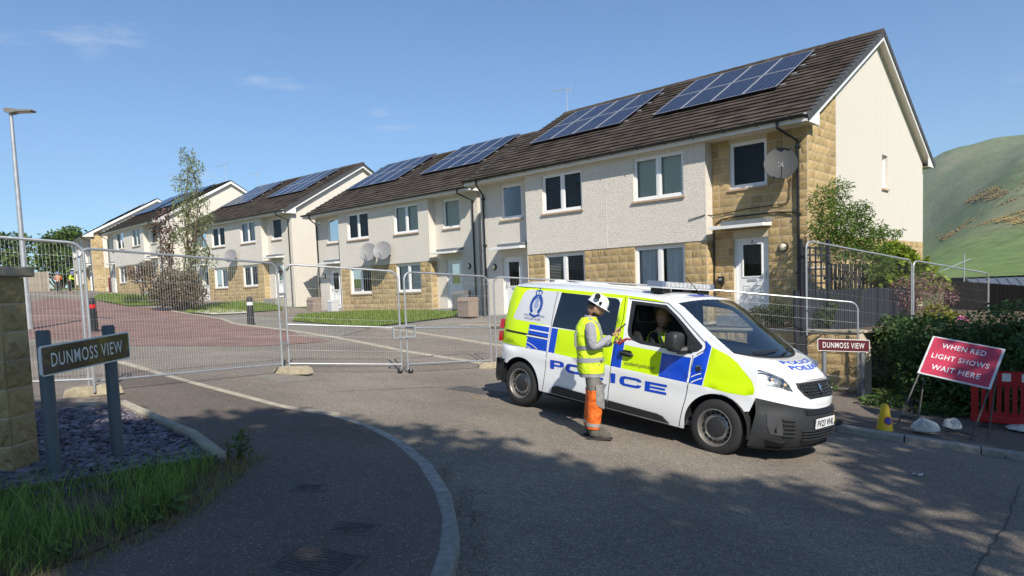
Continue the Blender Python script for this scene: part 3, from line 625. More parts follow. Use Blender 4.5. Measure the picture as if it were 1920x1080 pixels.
    if lod < 2:
        nrd = 27 if lod == 0 else 14; zz = roofz(yr)-.03
        for i in range(nrd):
            a = x0+(x1-x0)*i/nrd; b = x0+(x1-x0)*(i+1)/nrd-.012; q = MB(); pr = [(-.16, -.075), (-.11, .01), (-.05, .045), (.05, .045), (.11, .01), (.16, -.075)]
            q.add([(a, yr+y, zz+z) for y, z in pr]+[(b+.02, yr+y*1.03, zz+z+.008) for y, z in pr], [(k, k+1, k+7, k+6) for k in range(5)]+[(0, 1, 2, 3, 4, 5), (11, 10, 9, 8, 7, 6)]); q.build('ridge_tile', TILE, rf)
        for xv in ((x1,) if lod else (x1, x0)):
            for side in (1, -1):
                for i in range(nrow if lod == 0 else 1):
                    s0, s1 = (i*sl/nrow-.01, (i+1)*sl/nrow+.02) if lod == 0 else (0, sl); q = MB(); P = []
                    for s, up in ((s0, .045), (s1, .02)):
                        for (dx, h) in ((-.10, up), (.03, up), (.03, -.13), (.012, -.13)):
                            y = yf+s*cs-h*sn; P.append((xv+(dx if xv == x1 else -dx), y if side > 0 else D-y, roofz(yf)-.045+s*sn+h*cs))
                    q.add(P, [(0, 1, 5, 4), (1, 2, 6, 5), (2, 3, 7, 6), (0, 3, 2, 1), (4, 5, 6, 7)]); q.build('verge_tile', VERGE, rf)
    # fascia, soffit, barge boards, boxed ends
    f = MB(); f.box(x0+.02, x1-.03, -.60, -.58, 3.79, 3.99); f.box(x0+.02, x1-.03, D+.58, D+.60, 3.79, 3.99); f.build('fascia', FASC, root)
    f = MB(); f.box(x0+.02, x1-.03, -.58, .1, 3.80, 3.815); f.box(x0+.02, x1-.03, D-.1, D+.58, 3.80, 3.815)
    for xa, xb in ((0.0, x1-.03), (x0+.03, XL)):
        for sg in (1, -1):
            P = [(xx, y if sg > 0 else D-y, roofz(y)-dz) for xx in (xa, xb) for y, dz in ((-.2, .27), (yr, .27), (yr, .25), (-.2, .25))]; f.add(P, [(0, 1, 5, 4), (2, 3, 7, 6), (0, 3, 2, 1), (4, 5, 6, 7)])
    f.build('soffit', SOFF, root)
    for xx in (x1-.025, x0+.0):
        for sg in (1, -1):
            f = MB(); poly = [(-.60, 3.785), (.20, 3.785), (.20, roofz(.20)-.31), (yr, roofz(yr)-.31), (yr, roofz(yr)-.13), (-.60, roofz(-.60)-.10)]
            f.prism([(p if sg > 0 else D-p, z) for p, z in poly], lambda a, b, d: (xx+d, a, b), .025); f.build('bargeboard', FASC, root)
    # gutter, downpipes
    g = MB(); n = 7; pr = [(-.675+.075*math.cos(math.pi+math.pi*i/n), 3.955+.075*math.sin(math.pi+math.pi*i/n)) for i in range(n+1)]; pr2 = [(y*1.0, z+.006) for y, z in pr]
    g.add([(x, y, z) for x in (x0+.03, x1-.05) for y, z in pr], [(i, i+1, i+n+2, i+n+1) for i in range(n)]+[tuple(range(n+1)), tuple(range(2*n+1, n, -1))])
    if det:
        for i in range(14): g.box(x0+.4+i*.9, x0+.44+i*.9, -.735, -.59, 3.875, 3.97)
    g.build('gutter', BLACKP, root)
    for px in (-.22, XL+.22):
        g = MB(); g.tube([(px+(-.28 if px > -5 else .28), -.66, 3.90), (px+(-.28 if px > -5 else .28), -.66, 3.74), (px, -.07, 3.45), (px, -.07, zb)], .036, 10)
        if det:
            for z in (3.3, 1.6, .1): g.box(px-.055, px+.055, -.11, 0, z-.03, z+.03)
        g.build('downpipe', BLACKP, root, smooth=True)
    # openings
    dt = lod < 2
    for i, h in enumerate(WU): add_window(root, *h, bay, BL.get('u%d' % i, 'pale'), 2, dt)
    for i, h in enumerate(WG): add_window(root, *h, bays, BL.get('g%d' % i, 'white'), 2, dt)
    add_window(root, *WR, front, BL.get('r', 'none'), 1, dt); add_window(root, *WL, front, BL.get('l', 'none'), 1, dt)
    if stone_strip: add_window(root, 6.05, 6.6, 2.69, 3.74, gabf, 'none', 1, dt, True, .11)
    add_door(root, *DR, front, number, False, detail=dt); add_door(root, *DL, front, None, True, detail=dt)
    for h in (DR, DL):
        c = MB(); a, b = h[0]-.42, h[1]+.10
        if h is DL: a, b = h[0]-.10, h[1]+.42
        c.add([(a, -.56, 1.36), (b, -.56, 1.36), (b, 0, 1.38), (a, 0, 1.38), (a, -.56, 1.44), (b, -.56, 1.44), (b, 0, 1.50), (a, 0, 1.50)], [(0, 3, 2, 1), (0, 1, 5, 4), (1, 2, 6, 5), (2, 3, 7, 6), (3, 0, 4, 7)]); cn = c.build('canopy', FASC, root)
        c = MB(); c.add([(a+.25, -.40, 1.462), (b+.02, -.40, 1.462), (b+.02, .0, 1.505), (a+.25, .0, 1.505), (a+.25, -.40, 1.56), (b+.02, -.40, 1.56), (b+.02, 0, 1.60), (a+.25, 0, 1.60)], [(0, 3, 2, 1), (4, 5, 6, 7), (0, 1, 5, 4), (1, 2, 6, 5), (2, 3, 7, 6), (3, 0, 4, 7)]); c.build('lead_cover', CANOPY, cn)
        lx = h[1]+.42 if h is DR else h[0]-.42
        c = MB(); c.lathe([(.0, -.075), (.10, -.07), (.125, -.03), (.125, 0)], 20, 'y', (lx, -.0, .78)); q = c.build('wall_lamp', BLACKP, root, smooth=True)
        c = MB(); c.lathe([(.001, -.115), (.05, -.11), (.085, -.09), (.098, -.07)], 20, 'y', (lx, 0, .78)); c.build('lamp_glass', M('lamp_opal', (.72, .66, .48), .3), q, smooth=True)
        c = MB(); c.box(h[0]-.15, h[1]+.15, -.75, -.02, zb, h[2]-.03); c.build('doorstep', CONC, root)
    # solar arrays: 4 x 2 panels on rails
    for (ua, ub) in arrays:
        pw = (ub-ua)/4; n = 4
        for r_ in range(2):
            for i in range(n):
                xa, xb = -ua-pw*i-.008, -ua-pw*(i+1)+.008; s0 = (1.86+.62)/cs+r_*1.69; s1 = s0+1.67; q = []
                def rp(x, s, h): return (x, yf+s*cs-h*sn, roofz(yf)-.045+s*sn+h*cs)
                p = MB(); p.add([rp(x, s, h) for h in (.10, .135) for x, s in ((xb, s0), (xa, s0), (xa, s1), (xb, s1))], [(0, 3, 2, 1), (4, 5, 6, 7), (0, 1, 5, 4), (1, 2, 6, 5), (2, 3, 7, 6), (3, 0, 4, 7)]); pn = p.build('solar_panel', SOLAR, root)
                if lod < 2:
                    fr = MB(); e = .028
                    for (u0, u1, t0, t1) in ((xb, xa, s0, s0+e), (xb, xa, s1-e, s1), (xb, xb+e, s0+e, s1-e), (xa-e, xa, s0+e, s1-e)):
                        fr.add([rp(x, s, h) for h in (.133, .141) for x, s in ((u0, t0), (u1, t0), (u1, t1), (u0, t1))], [(4, 5, 6, 7), (0, 1, 5, 4), (1, 2, 6, 5), (2, 3, 7, 6), (3, 0, 4, 7)])
                    fr.build('frame', ALU, pn)
                    if lod == 0:
                        bb = MB()
                        for k in range(1, 6):
                            x = xb+(xa-xb)*k/6; bb.add([rp(x-.004, s0+e, .137), rp(x+.004, s0+e, .137), rp(x+.004, s1-e, .137), rp(x-.004, s1-e, .137)], [(0, 1, 2, 3)])
                        bb.build('cell_line', M('cell_line', (.16, .19, .27), .3), pn)
        rl = MB()
        for s in ((1.86+.62)/cs+.35, (1.86+.62)/cs+1.3, (1.86+.62)/cs+2.05, (1.86+.62)/cs+3.0):
            A, B = rp(-ua+.12, s, .06), rp(-ub-.12, s, .06); rl.tube([A, B], .022, 6)
        rl.build('panel_rail', ALU, root)
    return root
H1 = house('nearest pair of houses with buff stone corner, numbered door and white gable at right', (C0.x, C0.y, 0), 0, stone_right=True, stone_strip=True, number='2',
           blinds=dict(u0='pale', u1='slats', g0='curtain', g1='slats', r='none', l='none'))
p = uv(13.98, 1.676); H2 = house('second pair of houses along the row, cream gables, two dishes on the front', (p[0], p[1], .178), .0325, D=9.4, lod=1, blinds=dict(u0='pale', u1='slats', g0='white', g1='none', r='pale', l='slats'), arrays=((1.6, 5.6), (7.5, 11.7)), zb=-2.2)
p = uv(29.555, 1.86); H3 = house('third pair of houses along the row, behind the slim shrubs', (p[0], p[1], .858), .0656, D=10.2, lod=1, blinds=dict(u0='white', u1='none', g0='slats', g1='white', r='none', l='none'), arrays=((1.5, 5.5), (7.9, 11.6)), zb=-2.4)
p = uv(44.86, .285); H4 = house('fourth pair of houses along the row, partly hidden by the slim shrubs', (p[0], p[1], 1.70), 0., D=10.2, lod=2, blinds=dict(u0='white', u1='none', g0='none', g1='white'), zb=-2.6)
# ---------------------------------------------------------------- police van (local x forward, y left, z up, origin under the rear axle)
VH = Vector((.69334, -.71502, -.08964)); VLt = Vector((.71662, .69489, -.05989)); VUp = VH.cross(VLt).normalized(); VLt = VUp.cross(VH).normalized()
VO = Vector((.7219, 11.1539, -1.8491))
VM = Matrix(((VH.x, VLt.x, VUp.x, VO.x), (VH.y, VLt.y, VUp.y, VO.y), (VH.z, VLt.z, VUp.z, VO.z), (0, 0, 0, 1)))
van = thing('police_van', 'white police van with yellow and blue checks, stopped at the fenced street', 'van', mat=VM)
WHITE = M('van_white', (.80, .81, .82), .22, coat=.7, spec=.5); YEL = M('van_fluor_yellow', (.62, .86, .004), .38, spec=.4); BLUE = M('van_blue', (.004, .06, .55), .3, coat=.3)
VBLK = M('van_black_plastic', (.022, .023, .025), .5, bump=.12, bs=300, dist=.002); VGL = M('privacy_glass', (.006, .008, .012), .04, spec=.9, coat=.5); GAP = M('shut_line', (.01, .01, .01), .8)
GREYP = M('van_grey_panel', (.62, .63, .65), .3, coat=.4); TXT = M('van_text_dark', (.03, .035, .06), .4); TYRE = M('tyre_rubber', (.018, .018, .019), .85, bump=.2, bs=120, dist=.003); STEEL = M('wheel_steel', (.36, .34, .31), .42, metal=.75)
CHROME = M('chrome', (.75, .75, .76), .12, metal=1.); REDL = M('tail_lamp_red', (.45, .008, .01), .15, coat=.6)
VGLASS = glass('van_glass', (.72, .80, .80), 1.55)
def Wx(x):
    w = .96
    if x > 2.7: w -= .10*((x-2.7)/1.0)**2
    if x < -.15: w -= .09*((-.15-x)/.35)**2
    return w
def ys(x, z):
    w = Wx(x)
    if z > 1.0: w -= .17*((z-1.0)/.9)**1.6
    if z < .55: w -= .05*((.55-z)/.35)**2
    w += .012*math.exp(-((z-.80)/.05)**2)
    return w
SIDE = lambda x, z, o=0.: (x, -ys(x, z)-o, z)
out_pts = [(-.49, .66), (-.505, .90), (-.49, 1.25), (-.46, 1.55), (-.42, 1.72), (-.37, 1.80), (.6, 1.815), (1.7, 1.81), (2.2, 1.79), (2.47, 1.765), (2.62, 1.70), (2.95, 1.49), (3.32, 1.255), (3.50, 1.19), (3.70, 1.115), (3.72, 1.0), (3.72, .77), (3.66, .60)]
archF = arc((3.275, .335), .405, 38, 187, 16); archR = arc((0, .335), .405, -5, 137, 16)
outline = out_pts+archF+[(2.86, .235), (.425, .293)]+archR
outline += [(-.34, .61), (-.485, .64)]
hole = [(1.945, 1.70), (2.20, 1.70), (2.40, 1.685), (2.58, 1.58), (2.70, 1.48), (2.80, 1.37), (2.82, 1.225), (2.16, 1.245), (2.04, 1.27), (1.98, 1.31), (1.955, 1.38)]
wsur = [(1.87, 1.745), (2.41, 1.73), (2.60, 1.61), (2.77, 1.485), (3.02, 1.285), (3.015, 1.25), (2.96, 1.205), (2.87, 1.178), (2.14, 1.200), (1.99, 1.235), (1.925, 1.29), (1.90, 1.36)]
bb = lambda x: np.interp(x, [-.6, .53, 1.9, 2.9, 3.7], [.902, .891, .845, .815, .786])
REG = [  # (material index, polygon) first match wins
 (3, wsur),
 (4, [(.618, 1.768), (1.60, 1.756), (1.655, 1.74), (1.69, 1.70), (1.705, 1.262), (1.69, 1.246), (.572, 1.262)]),
 (5, [(-.03, 1.765), (.605, 1.776), (.555, 1.275), (-.20, 1.298), (-.235, 1.315), (-.245, 1.35), (-.13, 1.70), (-.09, 1.745)]),
 (2, [(.121, 1.255), (.545, 1.248), (.53, bb(.53)), (.095, bb(.1))]), (2, [(.575, 1.247), (.700, 1.243), (.675, bb(.67)), (.555, bb(.55))]),
 (2, [(1.715, 1.20), (1.885, 1.195), (1.872, bb(1.87)), (1.70, bb(1.70))]),
 (2, [(2.478, 1.133), (2.555, 1.125), (2.90, 1.125), (2.878, bb(2.88)), (2.465, bb(2.47))]),
 (2, [(2.925, 1.12), (3.035, 1.20), (3.055, 1.27), (3.04, 1.36), (3.13, 1.29), (3.105, 1.0), (3.075, bb(3.07)), (2.90, bb(2.9))]),
 (1, [(3.14, 1.285), (3.35, 1.215), (3.47, 1.14), (3.53, 1.08), (3.66, .95), (3.70, .85), (3.69, .80), (3.60, .775), (3.4, .775), (3.087, bb(3.09))]),
 (1, [(1.896, 1.165), (1.99, 1.155), (2.14, 1.152), (2.478, 1.140), (2.465, bb(2.47)), (1.877, bb(1.88))]),
 (1, [(-.6, .902), (.095, bb(.1)), (.121, 1.255), (.545, 1.262), (.56, 1.27), (-.22, 1.297), (-.03, 1.77), (1.72, 1.762), (1.72, 1.2), (1.70, 1.243), (.700, 1.243), (.675, bb(.67)), (1.69, bb(1.69)), (1.72, 1.2), (1.86, 1.2), (1.84, 1.40), (1.80, 1.78), (2.42, 1.752), (2.2, 1.79), (1.7, 1.81), (.6, 1.815), (-.37, 1.80), (-.42, 1.72), (-.6, 1.3)]),
]
lines = [p+[p[0]] for _, p in REG[:-1]]+[[(-.6+.05*0, .902), (.095, float(bb(.1)))], [(-.03, 1.77), (1.72, 1.762)], [(.675, float(bb(.67))), (1.70, float(bb(1.7)))], [(1.86, 1.2), (1.84, 1.40), (1.80, 1.78)], [(1.80, 1.775), (2.42, 1.752)]]
lines = [[(max(-.50, a), b) for a, b in ln] for ln in lines]
vs2, fs2 = tri_fill(outline, [hole], step=(.09, .075), lines=lines)
def build_side(sgn, name):
    mb = MB(); mb.v = [(x, sgn*ys(x, z), z) for x, z in vs2]
    for f in fs2:
        c = (sum(vs2[i][0] for i in f)/3, sum(vs2[i][1] for i in f)/3); mi = 0
        for k, poly in REG:
            if inside(c, poly): mi = k; break
        mb.f.append(tuple(f)); mb.m.append(mi)
    o = mb.build(name, [WHITE, YEL, BLUE, VBLK, VGL, GREYP], van, fix=False); me = o.data
    for p in list(me.polygons)[:1]: pass
    bm = bmesh.new(); bm.from_mesh(me)
    for f in bm.faces:
        if f.normal.y*sgn < 0: f.normal_flip()
    bm.to_mesh(me); bm.free(); smoothmesh(me, 50); return o
bodyR = build_side(-1, 'body_side'); bodyL = build_side(1, 'body_side')
def decal(vs, fs, name, mat, parent, o=.004, fn=SIDE):
    mb = MB(); mb.add([fn(x, z, o) for x, z in vs], fs); return mb.build(name, mat, parent, fix=False)
def strip(pts, w, name, mat, parent, o=.003, fn=SIDE):
    mb = MB(); P = [Vector(p) for p in pts]; q = []
    for i, p in enumerate(P):
        d = (P[min(i+1, len(P)-1)]-P[max(i-1, 0)]).normalized(); nn = Vector((-d.y, d.x))*w/2; q += [fn(*(p+nn), o), fn(*(p-nn), o)]
    mb.add(q, [(2*i, 2*i+1, 2*i+3, 2*i+2) for i in range(len(P)-1)]); return mb.build(name, mat, parent, fix=False)
def dense(pts, st=.06):
    r = []
    for (a, b) in zip(pts, pts[1:]):
        n = max(1, int(math.dist(a, b)/st)); r += [(a[0]+(b[0]-a[0])*i/n, a[1]+(b[1]-a[1])*i/n) for i in range(n)]
    return r+[pts[-1]]
def flat_text(s, x0, x1, z0, z1, name, mat, o=.004, bold=.0, fn=SIDE, sp=1.):
    vs, fs = fit_text(s, x0, x1, z0, z1, bold, sp); return decal(vs, fs, name, mat, bodyR, o, fn)
# lettering: broad block capitals that follow the measured slope of the livery
def rring(t, s, gap=None):
    """rounded rectangle ring in the unit square; horizontal strokes t, vertical strokes s"""
    def rr(x0, x1, y0, y1, r, q): return [(x0+r-r*math.cos(a), y0+q-q*math.sin(a)) for a in np.linspace(0, 1.57, 5)]+[(x1-r+r*math.sin(a), y0+q-q*math.cos(a)) for a in np.linspace(0, 1.57, 5)]+[(x1-r+r*math.cos(a), y1-q+q*math.sin(a)) for a in np.linspace(0, 1.57, 5)]+[(x0+r-r*math.sin(a), y1-q+q*math.cos(a)) for a in np.linspace(0, 1.57, 5)]
    return rr(0, 1, 0, 1, .22, .42), rr(s, 1-s, t, 1-t, .13, .24)
def block(ch, x0, x1, zc, h):
    w_ = x1-x0; s = .075/w_; t = .24
    if ch == 'P': o_, hs = [(0, 0), (s, 0), (s, .34), (.78, .34), (.93, .40), (1, .52), (1, .82), (.93, .94), (.78, 1), (0, 1)], [[(s, .34+t*.82), (.72, .34+t*.82), (1-s, .62), (1-s, .74), (.72, 1-t*.85), (s, 1-t*.85)]]
    elif ch == 'O': a, b = rring(t, s); o_, hs = a, [b]
    elif ch == 'L': o_, hs = [(0, 0), (1, 0), (1, t), (s, t), (s, 1), (0, 1)], []
    elif ch == 'I': o_, hs = [(0, 0), (1, 0), (1, 1), (0, 1)], []
    elif ch == 'C': a, b = rring(t, s); o_, hs = [(.99, .33), (.99, .25), (.95, .1), (.8, 0), (.2, 0), (.05, .12), (0, .35), (0, .65), (.05, .88), (.2, 1), (.8, 1), (.95, .9), (.99, .75), (.99, .67), (1-s, .67), (1-s, .72), (.82, 1-t), (.26, 1-t), (s, .66), (s, .34), (.26, t), (.82, t), (1-s, .28), (1-s, .33)], []
    else: o_, hs = [(0, 0), (1, 0), (1, t), (s, t), (s, .5-t*.42), (.93, .5-t*.42), (.93, .5+t*.42), (s, .5+t*.42), (s, 1-t), (1, 1-t), (1, 1), (0, 1)], []
    f_ = lambda p: (x0+p[0]*w_, zc-h/2+p[1]*h); return tri_fill([f_(p) for p in o_], [[f_(p) for p in q] for q in hs])
for ch, a, b in zip('POLICE', (.625, .92, 1.30, 1.725, 1.87, 2.275), (.885, 1.23, 1.60, 1.80, 2.22, 2.60)):
    zc = float(np.interp((a+b)/2, [.62, 2.6], [.727, .672])); decal(*block(ch, a, b, zc, .128), 'letter', BLUE, bodyR)
flat_text('scotland.police.uk', 1.925, 2.40, .885, .95, 'web_address', TXT, bold=-.002)
flat_text('POLICE SCOTLAND', -.02, .395, 1.375, 1.405, 'panel_text', M('crest_blue', (.02, .05, .22), .4)); flat_text('POILEAS ALBA', .0, .33, 1.325, 1.355, 'panel_text', MATS['crest_blue'])
# crest: crown, laurel wreath, thistle and motto ribbon
CB = M('crest_royal_blue', (.01, .06, .33), .4); cx, cz = .185, 1.575; polys = []
for sg in (-1, 1):
    for i in range(9):
        a = R(-62+i*15); px, pz = cx+sg*.098*math.cos(a), cz-.02+.125*math.sin(a); d = R(90-62+i*15)
        for k, off in ((.9, .016), (-.9, -.016)):
            e = d+k*.6; dx, dz = sg*math.cos(e), math.sin(e); polys.append([(px+dx*t*.05+sg*(-dz)*sg*w_, pz+dz*t*.05+dx*sg*w_*sg) for t, w_ in ((0, 0), (.4, .015), (1.25, 0), (.4, -.015))])
polys.append([(cx-.105, cz-.145), (cx-.05, cz-.165), (cx, cz-.185), (cx+.05, cz-.165), (cx+.105, cz-.145), (cx+.11, cz-.175), (cx, cz-.218), (cx-.11, cz-.175)])
polys.append([(cx-.055, cz+.105), (cx+.055, cz+.105), (cx+.058, cz+.125), (cx-.058, cz+.125)])
for sg in (-1, 1): polys.append([(cx+sg*.055, cz+.13), (cx+sg*.075, cz+.165), (cx+sg*.045, cz+.20), (cx, cz+.195), (cx, cz+.18), (cx+sg*.035, cz+.182), (cx+sg*.055, cz+.162), (cx+sg*.035, cz+.13)])
polys.append([(cx-.008, cz+.13), (cx+.008, cz+.13), (cx+.008, cz+.2), (cx-.008, cz+.2)]); polys.append([(cx-.006, cz+.2), (cx+.006, cz+.2), (cx+.006, cz+.235), (cx-.006, cz+.235)]); polys.append([(cx-.018, cz+.214), (cx+.018, cz+.214), (cx+.018, cz+.224), (cx-.018, cz+.224)])
mb = MB()
for p in polys:
    v_, f_ = tri_fill(p); mb.add([SIDE(x, z, .004) for x, z in v_], f_)
mb.build('crest', CB, bodyR, fix=False)
mb = MB()
for p in ([(cx-.05, cz+.08), (cx+.05, cz+.08), (cx+.03, cz+.03), (cx-.03, cz+.03)], [(cx-.035, cz+.025), (cx+.035, cz+.025), (cx+.05, cz-.02), (cx+.03, cz-.07), (cx-.03, cz-.07), (cx-.05, cz-.02)], [(cx-.008, cz-.07), (cx+.008, cz-.07), (cx+.005, cz-.14), (cx-.005, cz-.14)]):
    v_, f_ = tri_fill(p); mb.add([SIDE(x, z, .004) for x, z in v_], f_)
mb.build('thistle', M('crest_pale', (.28, .35, .55), .4), bodyR, fix=False)
# white divider lines, shut lines, side rubbing strip, slide rail
WL_ = M('livery_white', (.78, .79, .8), .3)
for pts in ([(.14, 1.175), (.535, 1.165)], [(.09, 1.085), (.53, 1.075)], [(.545, 1.26), (.54, .89)], [(2.905, 1.13), (2.885, .82)]): strip(dense(pts), .02, 'divider', WL_, bodyR, .005)
for c, r0 in (((0, .335), .60), ((0, .335), .66), ((3.275, .335), .60), ((3.275, .335), .66)):
    pts = [p for p in arc(c, r0, 40 if c[0] else 45, 140 if c[0] else 82, 40) if (p[1] > bb(p[0])+.005 and (2.90 < p[0] < 3.07 if c[0] else .10 < p[0] < .53))]
    if len(pts) > 2: strip(pts, .012, 'arch_line', WL_, bodyR, .005)
for pts in ([(-.40, 1.115), (.10, 1.10), (.53, 1.085)],): strip(dense(pts), .028, 'slide_rail', GAP, bodyR, .004)
for pts in ([(.545, 1.78), (.56, 1.25), (.54, .9), (.525, .55), (.50, .40), (.47, .30)], [(1.76, 1.79), (1.80, 1.5), (1.76, 1.2), (1.715, .85), (1.70, .5), (1.69, .27)], [(2.915, 1.16), (2.91, .9), (2.87, .6), (2.83, .42), (2.80, .25)], [(1.82, 1.77), (2.43, 1.755), (2.64, 1.63), (3.05, 1.325), (3.07, 1.25), (2.96, 1.17)]): strip(dense(pts), .009, 'shut_line', GAP, bodyR, .003)
ms = MB(); prof = [(.66, .30), (.70, .40), (.76, .425), (1.68, .385), (1.68, .28)]; prof2 = [(1.71, .28), (1.71, .384), (2.48, .352), (2.56, .335), (2.66, .26)]
for pr in (prof, prof2):
    v_, f_ = tri_fill(pr, step=.08); b_ = len(ms.v); ms.add([SIDE(x, z, .028) for x, z in v_], f_)
    ms.add([SIDE(x, z, .028) for x, z in pr]+[SIDE(x, z, -.01) for x, z in pr], [(i, (i+1) % len(pr), (i+1) % len(pr)+len(pr), i+len(pr)) for i in range(len(pr))])
ms.build('side_moulding', VBLK, van)
# handles
for xa, xb, zz in ((1.835, 2.06, 1.05),):
    mb = MB(); mb.prism([(xa+.02, zz-.035), (xb-.05, zz-.04), (xb-.02, zz), (xb-.05, zz+.045), (xa+.05, zz+.045), (xa+.01, zz)], lambda a, b, d: SIDE(a, b, .003+d*0), .0); mb.build('handle_cup', GAP, van)
    mb = MB(); mb.tube([SIDE(xa, zz+.005, .01), SIDE(xa+.03, zz+.008, .035), SIDE(xb-.03, zz-.003, .035), SIDE(xb, zz-.008, .012)], [.014, .02, .02, .014], 8); mb.build('door_handle', VBLK, van, smooth=True)
mb = MB(); mb.lathe([(.001, -.006), (.04, -.005), (.043, 0)], 20, 'y', SIDE(3.005, 1.01, .002)); mb.build('badge', CHROME, van, smooth=True)
vs, fs = fit_text('SB', 2.98, 3.03, .99, 1.03, .02); decal(vs, fs, 'badge_mark', TXT, bodyR, .012)
# roof, windscreen, bonnet
def edge_y(x, z): return ys(x, z)
ss = [math.sin(R(a)) for a in np.linspace(-90, 90, 25)]
rx = list(np.linspace(-.37, 2.47, 26)); rzt = lambda x: float(np.interp(x, [-.37, .6, 1.7, 2.2, 2.47], [1.80, 1.815, 1.81, 1.79, 1.765]))
def roofp(x, s):
    z0 = rzt(x); k = 1-abs(s)**2.6; t = (x+.37)/2.84; xx = x+(.17*t**6)*(1-s*s)-.04*(1-t)**8*(1-s*s); return (xx, s*ys(x, z0), z0+(.095+.012*math.sin(t*3.1))*k+.0*t)
mb = MB(); mb.grid(roofp, rx, ss); rf_ = mb.build('roof', WHITE, van, smooth=True, fix=False)
for i in range(5):   # pressed ribs
    yv = -.5+.25*i; mb = MB(); mb.tube([Vector(roofp(x, yv/.82))+Vector((0, 0, -.006)) for x in np.linspace(-.1, 1.75, 14)], .012, 6); mb.build('roof_rib', WHITE, rf_, smooth=True)
def wsp(t, s):   # windscreen: t 0 top .. 1 base
    x0, z0, y0 = 2.47, 1.765, ys(2.47, 1.765); x1, z1, y1 = 3.335, 1.25, ys(3.33, 1.25)
    x = x0+(x1-x0)*t; z = float(np.interp(t, [0, .17, .55, 1], [1.765, 1.70, 1.49, 1.25])); x = float(np.interp(t, [0, .17, .55, 1], [2.47, 2.62, 2.95, 3.335])); y = ys(x, z)
    q = 1-s*s; return (x+(.17+.13*t)*q, s*y, z+(.095*(1-t)-.065*t)*(1-abs(s)**2.6))
tt = np.linspace(0, 1, 14); inn = lambda s: s*.94
mb = MB(); mb.grid(lambda t, s: wsp(.04+t*.93, s*.935), tt, ss); mb.build('windscreen', glass('windscreen_glass', (.70, .80, .82), 3.2), van, smooth=True, fix=False)
mb = MB(); mb.grid(wsp, tt, np.linspace(-1, -.925, 4)); mb.grid(wsp, tt, np.linspace(.925, 1, 4)); mb.grid(lambda t, s: wsp(t, s), np.linspace(0, .045, 3), ss); mb.build('windscreen_pillar', WHITE, van, smooth=True, fix=False)
mb = MB(); mb.grid(lambda t, s: Vector(wsp(t, s*.94))+Vector((-.004, 0, -.004)), np.linspace(.86, 1.0, 4), ss); mb.grid(lambda t, s: Vector(wsp(t, s*.945))+Vector((-.003, 0, -.004)), np.linspace(.0, .075, 3), ss); mb.build('screen_band', GAP, van, fix=False)
def zt(y): return .985+.135*(abs(y)/.86)**2.4
XP = ([.15, .22, .32, .45, .58, .66, .75, .85, .95, 1.05, 1.15], [4.06, 4.12, 4.19, 4.19, 4.175, 4.14, 4.14, 4.115, 4.06, 3.97, 3.86])
def Xf(y, z): return float(np.interp(z, *XP))-.43*(min(abs(y)/.86, 1.02))**3.1
def bonp(t, s):
    a = Vector(wsp(1, s)); y1 = s*.86; z1 = zt(y1); b = Vector((Xf(y1, z1), y1, z1)); p = a.lerp(b, t); p.z += .055*math.sin(math.pi*min(1, t*1.0))*(.6+.4*(1-s*s)); p.z += -.012*(math.exp(-((abs(s)-.62)/.05)**2))*math.sin(math.pi*t); return p
mb = MB(); mb.grid(bonp, np.linspace(0, 1, 14), [math.sin(R(a)) for a in np.linspace(-90, 90, 37)]); bon = mb.build('bonnet', WHITE, van, smooth=True, fix=False)
def bon_text(s, s0, s1, t0, t1, name):   # s across, t from screen (0) to nose (1); reads from the front
    vs, fs = fit_text(s, 0, 1, 0, 1, .018); mb = MB(); mb.add([Vector(bonp(t1+(t0-t1)*v, s0+(s1-s0)*u))+Vector((.002, 0, .006)) for u, v in vs], fs); mb.build(name, BLUE, bon, fix=False)
bon_text('POLICE', -.43, .47, .33, .51, 'bonnet_text'); bon_text('POILEAS', -.40, .50, .58, .74, 'bonnet_text')
# front: white nose, black bumper, openings
wb = lambda y: .655+.115*(abs(y)/.86)**2
top = [(y, zt(y)) for y in np.linspace(.86, -.86, 31)]; bot = [(y, .175+.02*(abs(y)/.86)**2) for y in np.linspace(-.86, .86, 21)]
fo = [(a, b) for a, b in bot]+[(.86, .6)]+top+[(-.86, .6)]
div = [(y, wb(y)) for y in np.linspace(-.86, .86, 31)]
FR = lambda y, z, o=0.: (Xf(y, z)+o, y, z)
gr = [(-.455, .955), (.455, .955), (.46, .90), (.40, .83), (.30, .785), (-.30, .785), (-.40, .83), (-.46, .90)]
v_, f_ = tri_fill(fo, [gr], step=(.07, .05), lines=[div]); mb = MB(); mb.v = [FR(y, z) for y, z in v_]
for f in f_:
    c = (sum(v_[i][0] for i in f)/3, sum(v_[i][1] for i in f)/3); mb.f.append(tuple(f)); mb.m.append(0 if c[1] > wb(c[0]) else 1)
nose = mb.build('nose', [WHITE, VBLK], van, fix=False); bm = bmesh.new(); bm.from_mesh(nose.data)
for f in bm.faces:
    if f.normal.x < 0: f.normal_flip()
bm.to_mesh(nose.data); bm.free(); smoothmesh(nose.data, 50)
